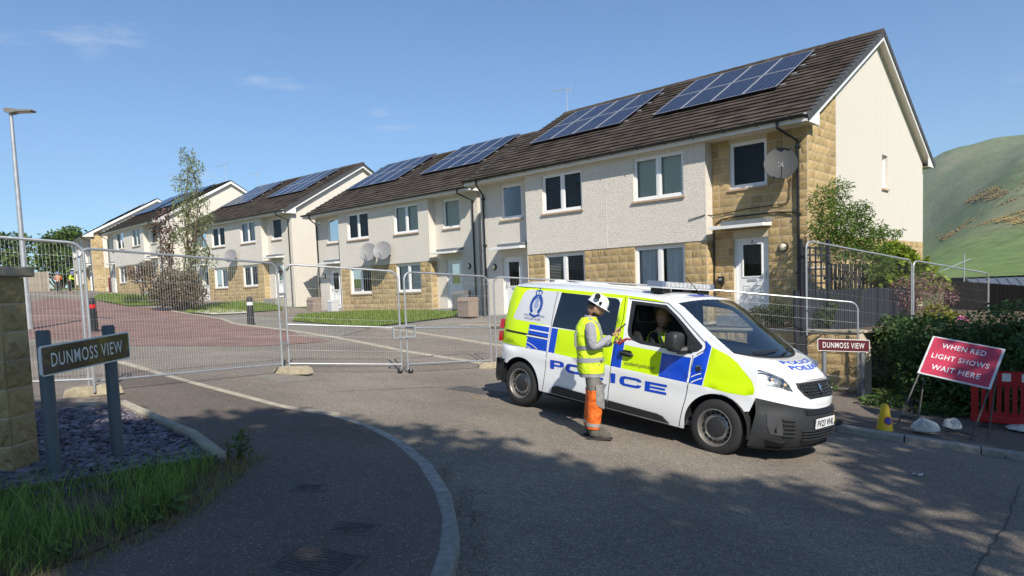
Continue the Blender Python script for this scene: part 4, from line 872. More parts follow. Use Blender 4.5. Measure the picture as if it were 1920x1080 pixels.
# grille
mb = MB(); v_, f_ = tri_fill(gr, step=.05); mb.add([FR(y, z, -.035) for y, z in v_], f_); g_ = mb.build('grille', GAP, van, fix=False)
mb = MB(); n = len(gr); mb.add([FR(y*1.03, (z-.87)*1.08+.87, .008) for y, z in gr]+[FR(y*.95, (z-.87)*.86+.87, .008) for y, z in gr]+[FR(y*.95, (z-.87)*.86+.87, -.03) for y, z in gr], [(i, (i+1) % n, (i+1) % n+n, i+n) for i in range(n)]+[(i+n, (i+1) % n+n, (i+1) % n+2*n, i+2*n) for i in range(n)]); mb.build('grille_surround', VBLK, g_, fix=False)
for k in range(5):
    z = .80+k*.033; hw = .40 if k > 1 else .33+.04*k; mb = MB()
    mb.tube([FR(y, z, -.012) for y in np.linspace(-hw, hw, 9)], .009, 5); mb.build('grille_bar', VBLK, g_)
for k in range(15):
    y = -.385+k*.055; mb = MB(); mb.tube([FR(y, .80 if abs(y) < .3 else .86, -.014), FR(y, .935, -.014)], .006, 5); mb.build('grille_bar', VBLK, g_)
# emblem on the grille: rearing animal outline
em = [(-.02, -.055), (.0, -.05), (.004, -.02), (.03, -.055), (.045, -.05), (.022, -.005), (.02, .02), (.045, .03), (.04, .045), (.015, .04), (.02, .06), (-.005, .068), (-.03, .05), (-.012, .035), (-.035, .015), (-.03, .005), (-.008, .015), (-.012, -.02)]
v_, f_ = tri_fill(em); mb = MB(); mb.add([FR(y, z+.872, .004) for y, z in v_], f_); mb.build('emblem', CHROME, g_, fix=False)
# headlights
hl = [(-.858, 1.045), (-.80, 1.095), (-.769, 1.10), (-.676, 1.058), (-.578, 1.004), (-.558, .936), (-.545, .862), (-.60, .875), (-.643, .895), (-.735, .912), (-.82, .955), (-.85, .99)]
for sg in (1, -1):
    P = [(y*sg, z) for y, z in hl]; v_, f_ = tri_fill(P, step=.03); mb = MB(); mb.add([FR(y, z, .004) for y, z in v_], f_); hd = mb.build('headlight', M('headlight_housing', (.30, .31, .33), .18, metal=.8, var=.7, vs=16), van, fix=False)
    for (y, z, r_) in ((-.70, .985, .040), (-.61, .935, .045)):
        c = Vector(FR(y*sg, z, .0)); mb = MB(); mb.lathe([(.001, .012), (r_*.5, .010), (r_*.85, .002), (r_, .018), (r_*1.08, .0)], 18, 'x', c); mb.build('reflector', CHROME, hd, smooth=True)
        mb = MB(); mb.lathe([(.001, .026), (r_*.35, .022), (r_*.5, .008)], 14, 'x', c); mb.build('bulb', M('lamp_amber', (.75, .5, .28), .1), hd, smooth=True)
    mb = MB(); mb.tube([FR(y*sg, z, .007) for y, z in ((-.83, 1.035), (-.74, 1.045), (-.66, 1.02), (-.59, .975))], .010, 6); mb.build('light_strip', CHROME, hd, smooth=True)
    mb = MB(); mb.add([FR(y, z, .022) for y, z in v_], f_); mb.build('lens', glass('headlamp_glass', (.93, .95, .96), 1.45), hd, smooth=True, fix=False)
# bumper detail
def opening(poly, name, nb, parent=nose):
    v_, f_ = tri_fill(poly, step=.05); mb = MB(); mb.add([FR(y, z, .004) for y, z in v_], f_); o_ = mb.build(name, GAP, van, fix=False); zs = [p[1] for p in poly]; y0_, y1_ = min(p[0] for p in poly), max(p[0] for p in poly)
    for k in range(nb):
        z = min(zs)+(max(zs)-min(zs))*(k+.5)/nb; mb = MB(); mb.tube([FR(y, z, .016) for y in np.linspace(y0_+.02, y1_-.02, 11)], .0095, 6); mb.build('bar', VBLK, o_)
opening([(-.40, .665), (.40, .665), (.42, .60), (-.42, .60)], 'upper_intake', 3); opening([(-.49, .435), (.49, .435), (.47, .30), (-.47, .30)], 'lower_intake', 4)
for sg in (1, -1):
    opening([(-.70*sg, .56), (-.56*sg, .53), (-.545*sg, .335), (-.65*sg, .36)], 'corner_intake', 5)
    mb = MB(); P = [(-.80, .60), (-.70, .585), (-.675, .40), (-.69, .36), (-.775, .37), (-.80, .45)]; mb.prism([(y*sg, z) for y, z in P], lambda a, b, d: FR(a, b, .018-d), .03); fg = mb.build('fog_surround', M('bumper_satin', (.05, .05, .053), .4), van)
    c = Vector(FR(-.735*sg, .44, .02)); mb = MB(); mb.lathe([(.001, .0), (.03, .004), (.036, .012)], 16, 'x', c); mb.build('fog_lamp', CHROME, fg, smooth=True)
mb = MB(); mb.grid(lambda y, k: FR(y, .195-.03*k, .03-.06*k), np.linspace(-.84, .84, 21), [0, 1]); mb.grid(lambda y, k: FR(y, .20, .03-.06*k), np.linspace(-.84, .84, 21), [0, 1]); mb.build('bumper_lip', VBLK, van)
mb = MB(); mb.box(-.262, .262, -.0, .012, -.057, .057); pl = mb.build('number_plate', M('plate_white', (.78, .78, .76), .35), van); pl.matrix_local = Matrix.Translation((4.205, -.01, .495)) @ Matrix.Rotation(R(90), 4, 'Z') @ Matrix.Rotation(R(180), 4, 'Z') @ Matrix.Rotation(R(180), 4, 'Z')
vs, fs = fit_text('FV23 VHL', -.235, .235, -.04, .04, .02); mb = MB(); mb.add([(x, -.003, z) for x, z in vs], fs); mb.build('plate_characters', TXT, pl, fix=False)
# wheel arches, underside, rear, bumper, tail lamps
mb = MB(); mb.grid(lambda x, s: (x, s*.86, .24), np.linspace(.42, 2.85, 3), [-1, 1]); mb.grid(lambda x, s: (x, s*.80, .30), np.linspace(-.45, 4.05, 3), [-1, 1])
for c in (0, 3.275):
    for sg in (-1, 1): mb.grid(lambda a, d: (c+.415*math.cos(R(a)), sg*(.60+.33*d), .335+.415*math.sin(R(a))), np.linspace(-8, 188, 20), [0, 1]); mb.grid(lambda a, r_: (c+.415*r_*math.cos(R(a)), sg*.60, .335+.415*r_*math.sin(R(a))), np.linspace(-20, 200, 14), [0, 1])
mb.build('underbody', GAP, van, fix=False)
mb = MB(); mb.grid(lambda s, z: (-.49-.05*(1-s*s)+.10*max(0, (z-1.25)/.55)**1.6, s*ys(-.49, z)*.995, z), ss, np.linspace(.62, 1.83, 12)); mb.build('tailgate', WHITE, van, smooth=True, fix=False)
mb = MB(); mb.grid(lambda z, s: (-.535-.05*(1-s*s)+.05*max(0, (.40-z)/.1)**2, s*.945, z), np.linspace(.30, .665, 8), ss)
for sg in (-1, 1): mb.grid(lambda x, z: (x, sg*(ys(max(x, -.45), z)+.014), z), np.linspace(-.535, -.365, 6), np.linspace(.31, .655, 5)); 
mb.grid(lambda x, s: (x, s*.955, .66), np.linspace(-.54, -.36, 3), [-1, 1]); mb.build('rear_bumper', VBLK, van, fix=False)
for sg in (-1, 1):
    for z0, z1 in ((.93, 1.08), (1.13, 1.27)):
        mb = MB(); mb.grid(lambda x, z: (x, sg*(ys(-.46, z)+.012), z), np.linspace(-.56, -.475, 3), np.linspace(z0, z1, 3)); mb.grid(lambda y, z: (-.56, sg*(ys(-.46, z)+.012-y), z), np.linspace(0, .12, 3), np.linspace(z0, z1, 3)); mb.build('tail_lamp', REDL, van, fix=False)
# wheels
def wheel(x, sg):
    root = thing('wheel', None, None); root.parent = van; root.matrix_parent_inverse = Matrix(); root.location = (x, sg*.83, .335); root.rotation_euler = (0, 0, 0 if sg < 0 else math.pi)
    # local: outside faces -y
    m = MB(); m.lathe([(.215, .08), (.30, .10), (.328, .085), (.338, .05), (.338, -.05), (.328, -.083), (.31, -.098), (.245, -.108), (.215, -.095)], 44, 'y'); m.build('tyre', TYRE, root, smooth=True)
    m = MB(); m.lathe([(.218, -.098), (.226, -.104), (.215, -.105), (.205, -.085), (.200, -.03), (.185, -.02), (.150, -.055), (.135, -.062), (.10, -.052), (.04, -.05), (.001, -.05)], 40, 'y'); rim = m.build('rim', STEEL, root, smooth=True)
    m = MB(); m.lathe([(.205, -.085), (.20, .08)], 32, 'y'); m.build('rim_barrel', GAP, root)
    for k in range(16):
        a = 2*math.pi*k/16; m = MB(); c = (.170*math.cos(a), -.040, .170*math.sin(a)); m.lathe([(.001, -.010), (.021, -.009), (.023, .004)], 10, 'y', c); m.build('vent_hole', GAP, rim)
    m = MB(); m.lathe([(.125, -.056), (.115, -.075), (.07, -.088), (.001, -.09)], 24, 'y'); hc = m.build('hub_cap', VBLK, root, smooth=True)
    for k in range(5):
        a = 2*math.pi*k/5+.3; m = MB(); m.lathe([(.001, -.092), (.011, -.09), (.013, -.07)], 8, 'y', (.075*math.cos(a), 0, .075*math.sin(a))); m.build('wheel_nut', GAP, hc)
    return root
for x in (0, 3.275):
    for sg in (-1, 1): wheel(x, sg)
# mirrors
for sg in (-1, 1):
    c = Vector((2.72, sg*1.06, 1.30)); mb = MB(); 
    def mp_(a, b): ca, sa = math.cos(a), math.sin(a); k = math.cos(b); e = .62; sp_ = lambda v: math.copysign(abs(v)**e, v); return c+Vector((.085*sp_(math.sin(b)), .125*sp_(ca)*abs(k)**.5, .125*sp_(sa)*abs(k)**.5))
    mb.grid(mp_, np.linspace(0, 2*math.pi, 25), np.linspace(-math.pi/2, math.pi/2, 11)); mr_ = mb.build('door_mirror', VBLK, van, smooth=True, fix=False)
    mb = MB(); mb.tube([c+Vector((.02, -sg*.03, -.10)), c+Vector((.10, -sg*.13, -.09)), (2.90, sg*.93, 1.225)], [.05, .05, .045], 8); mb.build('mirror_arm', VBLK, mr_, smooth=True)
    mb = MB(); mb.obox(c+Vector((-.086, 0, .02)), (.002, 0, 0), (0, .10, 0), (0, 0, .085)); mb.build('mirror_glass', CHROME, mr_)
# roof equipment
LB = M('lightbar_lens', (.42, .43, .45), .2, coat=.5, var=.3, vs=30); mb = MB(); mb.box(1.98, 2.20, -.66, .66, 1.955, 2.025); lb = mb.build('light_bar', LB, van, bevel=.015)
mb = MB(); mb.box(1.97, 2.21, -.67, .67, 1.935, 1.953); mb.build('light_bar_base', GREYP, lb)
for yv in (-.5, 0, .5): mb = MB(); mb.box(1.99, 2.17, yv-.1, yv+.1, 1.87, 1.936); mb.build('bracket', GAP, lb)
for yv in np.linspace(-.6, .6, 13): mb = MB(); mb.box(1.974, 2.206, yv-.006, yv+.006, 1.957, 2.020); mb.build('lens_rib', GREYP, lb)
for yv in (-.62, .62): mb = MB(); mb.box(1.972, 2.208, yv-.05, yv+.042, 1.953, 2.028); mb.build('blue_lens', M('blue_lens', (.16, .19, .27), .2), lb)
def dome(x, y, lx, ly, h, name, mat):
    m = MB(); m.grid(lambda a, b: (x+lx*math.cos(a)*math.cos(b)**.4, y+ly*math.sin(a)*math.cos(b)**.4, 1.895+h*math.sin(b)), np.linspace(0, 2*math.pi, 21), np.linspace(-.2, math.pi/2, 7)); return m.build(name, mat, van, smooth=True, fix=False)
dome(.55, -.05, .30, .26, .055, 'roof_vent', GREYP); dome(-.15, 0, .10, .12, .05, 'roof_pod', WHITE)
mb = MB(); mb.tube([(2.42, .0, 1.87), (2.36, .0, 1.90)], [.035, .02], 8); an = mb.build('antenna', GAP, van); mb = MB(); mb.tube([(2.38, 0, 1.89), (2.14, 0, 2.10)], .006, 6); mb.build('antenna_rod', GAP, an)
vs, fs = fit_text('2', 0, 1, 0, 1)
for (sx0, sx1, w_, n_) in ((2.30, 2.43, .35, 'roof_mark'), (2.30, 2.43, -.25, 'roof_mark')):
    mb = MB(); mb.grid(lambda x, s: Vector(roofp(x, s))+Vector((0, 0, .004)), np.linspace(sx0, sx1, 4), np.linspace(w_-.2, w_+.2, 9)); mb.build(n_, BLUE, van, fix=False)
# wipers
for (s0, s1) in ((-.62, -.05), (.02, .58)):
    mb = MB(); mb.tube([Vector(wsp(.955, s0))+Vector((.01, 0, .02)), Vector(wsp(.93, (s0+s1)/2))+Vector((.012, 0, .028)), Vector(wsp(.90, s1))+Vector((.01, 0, .02))], .010, 6); mb.build('wiper', GAP, van)
# cab interior: dash, steering wheel, seats, bulkhead, far door trim
INT = M('cab_trim', (.06, .064, .072), .75); SEAT = M('seat_fabric', (.028, .028, .032), .9, var=.3, vs=20)
mb = MB(); mb.box(2.85, 3.45, -.84, .84, .75, 1.10); mb.box(2.75, 3.1, -.84, .84, .95, 1.14); mb.build('dashboard', INT, van, bevel=.03)
mb = MB(); mb.box(1.62, 1.66, -.84, .84, .3, 1.30); mb.box(1.62, 1.66, -.76, .76, 1.30, 1.80); mb.box(1.6, 3.6, -.87, .87, .28, .34); mb.build('bulkhead', INT, van)
mb = MB(); mb.box(1.66, 1.76, -.4, .4, 1.30, 1.72); mb.build('bulkhead_window', M('bulkhead_pale', (.42, .40, .34), .8), van)
mb = MB(); pts = [(2.66+.075*math.cos(a)*.6, -.40+.185*math.sin(a), 1.14+.185*math.cos(a)*.9) for a in np.linspace(0, 2*math.pi, 25)]; mb.tube(pts, .014, 6, cap=False); mb.tube([(2.68, -.40, 1.13), (2.9, -.40, 1.05)], .03, 8); mb.build('steering_wheel', GAP, van)
for yv in (-.40, .12, .52):
    w_ = .25 if yv < 0 else .21; mb = MB(); mb.box(1.95, 2.45, yv-w_, yv+w_, .62, .80); mb.obox((1.88, yv, 1.10), (.065, 0, .008), (0, w_-.01, 0), (-.05, 0, .34)); st = mb.build('seat', SEAT, van, bevel=.035)
    mb = MB(); mb.obox((1.815, yv, 1.57), (.045, 0, .01), (0, .135, 0), (-.02, 0, .105)); mb.build('headrest', SEAT, st, bevel=.035)
# ---------------------------------------------------------------- people
SKIN = M('skin', (.46, .25, .17), .5, spec=.4); SKINP = M('skin_pale', (.55, .33, .25), .5, spec=.4)
HIVIS = M('hivis_yellow', (.60, .80, .02), .6, var=.14, vs=9, bump=1.0, bs=9, dist=.05); HIBAND = M('reflective_band', (.42, .43, .42), .35, metal=.4); ORANGE = M('hivis_orange', (.80, .14, .012), .7, var=.35, vs=16, bump=1., bs=14, dist=.04)
GREYT = M('work_trousers', (.17, .16, .145), .85, var=.25, vs=14, bump=.6, bs=22, dist=.012); SHIRT = M('grey_fleece', (.29, .29, .32), .85, var=.14, vs=10, bump=.9, bs=14, dist=.03); BOOT = M('muddy_boot', (.085, .078, .065), .8, var=.5, vs=20); HAIRD = M('dark_hair', (.03, .018, .012), .7); HELM = M('helmet_white', (.82, .82, .80), .28, coat=.4)
NAVY = M('uniform_black', (.012, .013, .016), .8); BLOND = M('fair_hair', (.42, .27, .11), .6, var=.3, vs=40)
def skin_arrays(verts, edges, radii, root=0, sub=2):
    me = bpy.data.meshes.new('sk'); me.from_pydata([tuple(v) for v in verts], edges, []); o = bpy.data.objects.new('sk', me); COL.objects.link(o)
    m = o.modifiers.new('s', 'SKIN'); m.use_smooth_shade = True; m.branch_smoothing = .6
    for i, sv in enumerate(me.skin_vertices[0].data): r = radii[i]; sv.radius = r if isinstance(r, tuple) else (r, r); sv.use_root = i == root
    s = o.modifiers.new('u', 'SUBSURF'); s.levels = sub; s.render_levels = sub
    dg = bpy.context.evaluated_depsgraph_get(); dg.update(); ev = bpy.data.meshes.new_from_object(o.evaluated_get(dg))
    vs = [tuple(v.co) for v in ev.vertices]; fs = [tuple(p.vertices) for p in ev.polygons]; bpy.data.objects.remove(o); bpy.data.meshes.remove(me); bpy.data.meshes.remove(ev)
    return vs, fs
def shift(arr, M4): return [tuple(M4 @ Vector(v)) for v in arr[0]], arr[1]
def head_arrays(k=1.):
    """x forward, z up, centred on the head"""
    vs = []; fs = []; nu, nv = 28, 20
    for i in range(nv+1):
        ph = math.pi*i/nv
        for j in range(nu):
            th = 2*math.pi*j/nu; x, y, z = math.sin(ph)*math.cos(th), math.sin(ph)*math.sin(th), math.cos(ph)
            f = max(0, x)
            X, Y, Z = x*.098, y*.077, z*.118
            if z < -.1: Y *= 1-.28*(-z-.1)*(1); X *= 1-.10*(-z-.1)
            X += .024*math.exp(-((z+.12)/.16)**2-(y/.17)**2)*f          # nose
            X += .012*math.exp(-((z+.78)/.18)**2-(y/.35)**2)*f          # chin
            X += .006*math.exp(-((z-.18)/.10)**2)*f*(abs(y) < .8)       # brow
            X -= .012*math.exp(-((z-.03)/.09)**2-((abs(y)-.38)/.16)**2)*f  # eye sockets
            X += .005*math.exp(-((z+.45)/.07)**2-(y/.3)**2)*f           # lips
            Y += math.copysign(.014*math.exp(-((z+.02)/.22)**2-((x+.05)/.14)**2), y)*(abs(y) > .8)   # ears
            vs.append((X*k, Y*k, Z*k))
    for i in range(nv):
        for j in range(nu): fs.append((i*nu+j, (i+1)*nu+j, (i+1)*nu+(j+1) % nu, i*nu+(j+1) % nu))
    return vs, fs
def hand_arrays(wrist, d, palm_n, curl=.5, L=.085):
    """palm and five fingers: d finger direction, palm_n out of the palm"""
    d = Vector(d).normalized(); n = Vector(palm_n); n = (n-d*n.dot(d)).normalized(); s = d.cross(n); w = Vector(wrist); V = [w, w+d*.045, w+d*.085]; E = [(0, 1), (1, 2)]; Rr = [.022, (.034, .018), (.036, .016)]
    arrs = [skin_arrays(V, E, Rr, 0, 1)]
    for k, (off, ln) in enumerate(((-.028, .072), (-.010, .082), (.009, .078), (.027, .062))):
        b = w+d*.080+s*off; p1 = b+d*ln*.45+n*ln*.12*curl; p2 = p1+d*ln*.28*(1-curl*.6)+n*ln*.34*curl; p3 = p2+d*ln*.18*(1-curl)+n*ln*.3*curl
        arrs.append(skin_arrays([b-d*.01, p1, p2, p3], [(0, 1), (1, 2), (2, 3)], [.0095, .009, .0082, .0065], 0, 1))
    b = w+d*.03-s*.03; arrs.append(skin_arrays([b, b+d*.025-s*.022+n*.012, b+d*.055-s*.022+n*.028], [(0, 1), (1, 2)], [.012, .0105, .008], 0, 1))
    return arrs
def join(arrs):
    mb = MB()
    for a in arrs: mb.add(*a)
    return mb
def person(label, mat, J, skinm, parts, head_rot=(0, 0), hands=(), group=None, hk=1.):
    """J: joint dict. One continuous body mesh; clothes are children."""
    root = thing('person', label, 'person', mat=mat, group=group)
    names = list(J); idx = {n: i for i, n in enumerate(names)}
    bones = [('pel', 'sp'), ('sp', 'ch'), ('ch', 'nb'), ('nb', 'nk'), ('ch', 'shR'), ('shR', 'elR'), ('elR', 'wrR'), ('ch', 'shL'), ('shL', 'elL'), ('elL', 'wrL'), ('pel', 'hiR'), ('hiR', 'knR'), ('knR', 'anR'), ('anR', 'toR'), ('pel', 'hiL'), ('hiL', 'knL'), ('knL', 'anL'), ('anL', 'toL')]
    rad = dict(pel=.125, sp=.115, ch=.125, nb=.065, nk=.055, shR=.062, shL=.062, elR=.043, elL=.043, wrR=.03, wrL=.03, hiR=.085, hiL=.085, knR=.058, knL=.058, anR=.042, anL=.042, toR=.03, toL=.03)
    arrs = [skin_arrays([J[n] for n in names], [(idx[a], idx[b]) for a, b in bones], [rad[n] for n in names], idx['pel'])]
    H = Matrix.Translation(J['hd']) if 'hd' in J else None
    H = Matrix.Translation(parts['head']) @ Matrix.Rotation(head_rot[1], 4, 'Z') @ Matrix.Rotation(head_rot[0], 4, 'Y')
    arrs.append(shift(head_arrays(hk), H))
    for h in hands: arrs += hand_arrays(*h)
    join(arrs).build('body', skinm, root, smooth=True, fix=True)
    def cloth(name, js, bn, rd, m, sub=2):
        ii = {n: i for i, n in enumerate(js)}; a = skin_arrays([J[n] for n in js], [(ii[p], ii[q]) for p, q in bn], [rd[n] for n in js], 0, sub); return MB().add(*a).build(name, m, root, smooth=True)
    return root, H, cloth
gp_ = lambda x, y: Vector((x, y, gz(x, y)))
# worker in hard hat looking at a phone
mp0 = gp_(.97, 8.55); fa = -.10
J = dict(pel=(0, 0, .92), sp=(-.005, 0, 1.08), ch=(-.015, 0, 1.28), nb=(.005, 0, 1.44), nk=(.03, 0, 1.50), shR=(-.01, -.185, 1.385), elR=(.02, -.25, 1.10), wrR=(.245, -.135, 1.235), shL=(-.01, .185, 1.385), elL=(.05, .25, 1.11), wrL=(.26, .10, 1.13), hiR=(0, -.095, .86), knR=(.035, -.105, .48), anR=(-.01, -.11, .085), toR=(.17, -.125, .035), hiL=(0, .095, .86), knL=(.02, .11, .48), anL=(-.05, .12, .085), toL=(.13, .14, .035))
man, Hm, cl = person('worker in white hard hat, yellow vest and orange-grey trousers looking at a phone', Matrix.Translation(mp0) @ Matrix.Rotation(fa, 4, 'Z') @ Matrix.Scale(1.03, 4), J, SKIN, dict(head=(.075, 0, 1.575)), (R(33), 0),
    hands=[((.25, -.13, 1.24), (.8, .15, .55), (-.3, .75, .1), .75), ((.265, .095, 1.135), (.85, -.35, .25), (.1, -.8, .5), .8)])
cl('shirt', ['ch', 'sp', 'nb', 'shR', 'elR', 'wrR', 'shL', 'elL', 'wrL'], [('ch', 'sp'), ('ch', 'nb'), ('ch', 'shR'), ('shR', 'elR'), ('elR', 'wrR'), ('ch', 'shL'), ('shL', 'elL'), ('elL', 'wrL')], dict(ch=.14, sp=.135, nb=.075, shR=.082, elR=.060, wrR=.040, shL=.082, elL=.060, wrL=.040), SHIRT)
def torso_shell(name, secs, m, parent, n=28, close=False):
    """clothing shell lofted through elliptical sections (z, cx, rx, ry)"""
    mb = MB(); mb.grid(lambda i, a: (lambda s: (s[1]+s[2]*math.copysign(abs(math.cos(a))**.85, math.cos(a))+.004*math.sin(5*a+s[0]*30), s[3]*math.copysign(abs(math.sin(a))**.85, math.sin(a))+.003*math.sin(4*a+s[0]*22), s[0]))(secs[i]), range(len(secs)), np.linspace(0, 2*math.pi, n)); return mb.build(name, m, parent, smooth=True, fix=False)
vsecs = [(.80, .0, .158, .195), (.84, -.005, .165, .200), (.92, -.01, .165, .200), (1.0, -.01, .160, .198), (1.08, -.015, .158, .196), (1.18, -.02, .160, .200), (1.28, -.025, .160, .200), (1.36, -.025, .145, .185), (1.42, -.02, .115, .150), (1.465, -.01, .085, .10)]
vest = torso_shell('vest', vsecs, HIVIS, man)
def band(z0, z1, name, par=vest, o=.004, secs=vsecs):
    zz = [s[0] for s in secs]; it = lambda z, k: float(np.interp(z, zz, [s[k] for s in secs])); return torso_shell(name, [(z, it(z, 1), it(z, 2)+o, it(z, 3)+o) for z in (z0, (z0+z1)/2, z1)], HIBAND, par)
band(.935, .99, 'reflective_band'); band(1.085, 1.135, 'reflective_band')
for sg in (-1, 1):
    mb = MB(); mb.tube([(.125, sg*.11, 1.12), (.125, sg*.115, 1.28), (.085, sg*.115, 1.39), (0, sg*.115, 1.445), (-.10, sg*.11, 1.39), (-.178, sg*.10, 1.26), (-.178, sg*.09, 1.12)], .018, 6); mb.build('shoulder_band', HIBAND, vest, smooth=True)
torso_shell('shirt_hem', [(.755, .0, .15, .185), (.80, .0, .156, .19), (.86, .0, .155, .19)], SHIRT, man)
cl('trousers', ['pel', 'hiR', 'knR', 'hiL', 'knL'], [('pel', 'hiR'), ('hiR', 'knR'), ('pel', 'hiL'), ('hiL', 'knL')], dict(pel=.125, hiR=.098, knR=.086, hiL=.098, knL=.086), GREYT)
for s_, yk in (('R', -.107), ('L', .113)):
    k_, a_ = Vector(J['kn'+s_]), Vector(J['an'+s_]); mb = MB(); mb.tube([k_+Vector((-.004, 0, .12)), k_+Vector((0, 0, .05)), k_.lerp(a_, .18), k_.lerp(a_, .4), k_.lerp(a_, .62), k_.lerp(a_, .8), k_.lerp(a_, .88)], [.098, .098, .096, .090, .086, .083, .075], 18); tr_ = mb.build('trouser_leg', ORANGE, man, smooth=True)
    mb = MB(); mb.tube([k_.lerp(a_, .70), k_.lerp(a_, .80)], [.0885, .0865], 18, cap=False); mb.build('reflective_band', HIBAND, tr_, smooth=True)
    mb = MB(); mb.grid(lambda t, a: k_+Vector((0, 0, .19-.30*t*(1-.22*abs(a)**2/2.2)))+Vector((.103*math.cos(a), .100*math.sin(a), 0))*(1.02+.03*math.sin(3.14*t)), np.linspace(0, 1, 9), np.linspace(-1.5, 1.5, 14)); mb.build('knee_pad', M('knee_pad_grey', (.22, .215, .205), .85, var=.25, vs=18), tr_, smooth=True, fix=False)
    a0 = Vector((a_.x, a_.y, 0)); mb = MB(); mb.tube([a_+Vector((0, 0, .17)), a_+Vector((0, 0, .06)), a_+Vector((.01, 0, .0)), a0+Vector((.09, 0, .055)), a0+Vector((.17, 0, .045)), a0+Vector((.215, 0, .035))], [.066, .058, .066, .056, .050, .030], 16); bt_ = mb.build('boot', BOOT, man, smooth=True)
    v_, f_ = tri_fill([(-.075, -.04), (-.05, -.052), (.12, -.052), (.21, -.04), (.235, 0), (.21, .04), (.12, .052), (-.05, .052), (-.075, .04)]); mb = MB(); mb.prism([(-.075, -.04), (-.05, -.052), (.12, -.052), (.21, -.04), (.235, 0), (.21, .04), (.12, .052), (-.05, .052), (-.075, .04)], lambda a, b, d: (a0.x+a, a0.y+b, .028-d), .03); mb.build('sole', M('boot_sole', (.03, .028, .025), .9), bt_)
def hat(root, H, m):
    mb = MB(); pr = [(.001, .105), (.05, .098), (.083, .075), (.103, .035), (.109, -.005), (.110, -.025)]; n = 28
    mb.grid(lambda i, a: H @ Vector((pr[i][0]*1.14*math.cos(a), pr[i][0]*.98*math.sin(a), .068+pr[i][1])), range(len(pr)), np.linspace(0, 2*math.pi, n)); h_ = mb.build('helmet', m, root, smooth=True, fix=False)
    mb = MB(); mb.grid(lambda r_, a: H @ Vector(((.110+r_*(.008+.040*max(0, math.cos(a))**2))*1.14*math.cos(a), (.110+r_*.010)*.98*math.sin(a), .045-.010*r_)), [0, .5, 1], np.linspace(0, 2*math.pi, n)); mb.build('brim', m, h_, smooth=True, fix=False); return h_
hm_ = hat(man, Hm, HELM)
for sg in (-1, 1):
    mb = MB(); mb.lathe([(.001, -.035), (.028, -.034), (.036, -.02), (.036, .012), (.03, .02), (.001, .022)], 18, 'y'); mb.v = [tuple(Hm @ Vector((x-.055, y+sg*.118, z+.125))) for x, y, z in mb.v]; mb.build('ear_defender', BLACKP, hm_, smooth=True)
    mb = MB(); mb.lathe([(.001, -.012), (.018, -.01), (.02, .0)], 14, 'y'); mb.v = [tuple(Hm @ Vector((x+.015, y+sg*.119, z+.075))) for x, y, z in mb.v]; mb.build('helmet_vent', BLACKP, hm_, smooth=True)
hv, hf = head_arrays(1.06); mb = MB(); mb.v = hv; mb.f = [f for f in hf if (lambda c: (c[0] < -.02 and c[2] > -.045) or (c[0] > .0 and c[2] < -.062))([sum(hv[i][k] for i in f)/4 for k in range(3)])]; mb.m = [0]*len(mb.f); mb.v = [tuple(Hm @ Vector(v)) for v in mb.v]; mb.build('hair_and_beard', HAIRD, man, smooth=True, fix=False)
for sg in (-1, 1):
    mb = MB(); mb.lathe([(.001, .007), (.008, .004), (.010, 0)], 10, 'x'); mb.v = [tuple(Hm @ Vector((x+.083, y+sg*.03, z+.004))) for x, y, z in mb.v]; mb.build('eye', BLACKP, man, smooth=True)
    mb = MB(); mb.tube([Hm @ Vector((.092, sg*.014, .024)), Hm @ Vector((.088, sg*.045, .026))], .005, 5); mb.build('eyebrow', HAIRD, man)
mb = MB(); mb.tube([Hm @ Vector((.099, -.022, -.052)), Hm @ Vector((.103, 0, -.050)), Hm @ Vector((.099, .022, -.052))], .004, 5); mb.build('mouth', M('lips', (.30, .10, .08), .5), man)
mb = MB(); mb.tube([(.0, 0, 1.43), (.01, 0, 1.48)], [.085, .072], 18, cap=False); mb.build('collar', SHIRT, man, smooth=True)
ph = thing('mobile_phone', 'dark mobile phone held up in the hand of the hard-hatted worker', 'phone', mat=man.matrix_world @ Matrix.Translation((.355, -.095, 1.325)) @ Matrix.Rotation(R(-40), 4, 'Y') @ Matrix.Rotation(R(8), 4, 'Z'))
MB().box(-.078, .078, -.037, .037, -.005, .005).build('case', BLACKP, ph, bevel=.004); MB().box(-.072, .072, -.033, .033, -.0062, -.0055).build('screen', M('phone_screen', (.02, .025, .03), .1), ph)
rg = thing('red_glove', 'dark red work glove carried in the left hand of the worker', 'glove', mat=man.matrix_world @ Matrix.Translation((.375, .04, 1.155)) @ Matrix.Rotation(R(-28), 4, 'Y'))
gm = MB(); gm.grid(lambda t, a: (-.06+.13*t, .026*math.cos(a)*(1-.4*t*t), .018*math.sin(a)*(1+.3*math.sin(5*t))), np.linspace(0, 1, 9), np.linspace(0, 2*math.pi, 13)); gl_ = gm.build('cuff_and_palm', M('glove_red', (.20, .012, .02), .8, var=.4, vs=25), rg, smooth=True)
for k in range(4):
    mb = MB(); mb.tube([(.05, -.02+.013*k, 0), (.08, -.022+.015*k, -.012), (.10, -.022+.015*k, -.035)], [.011, .0105, .008], 8); mb.build('finger', MATS['glove_red'], gl_, smooth=True)
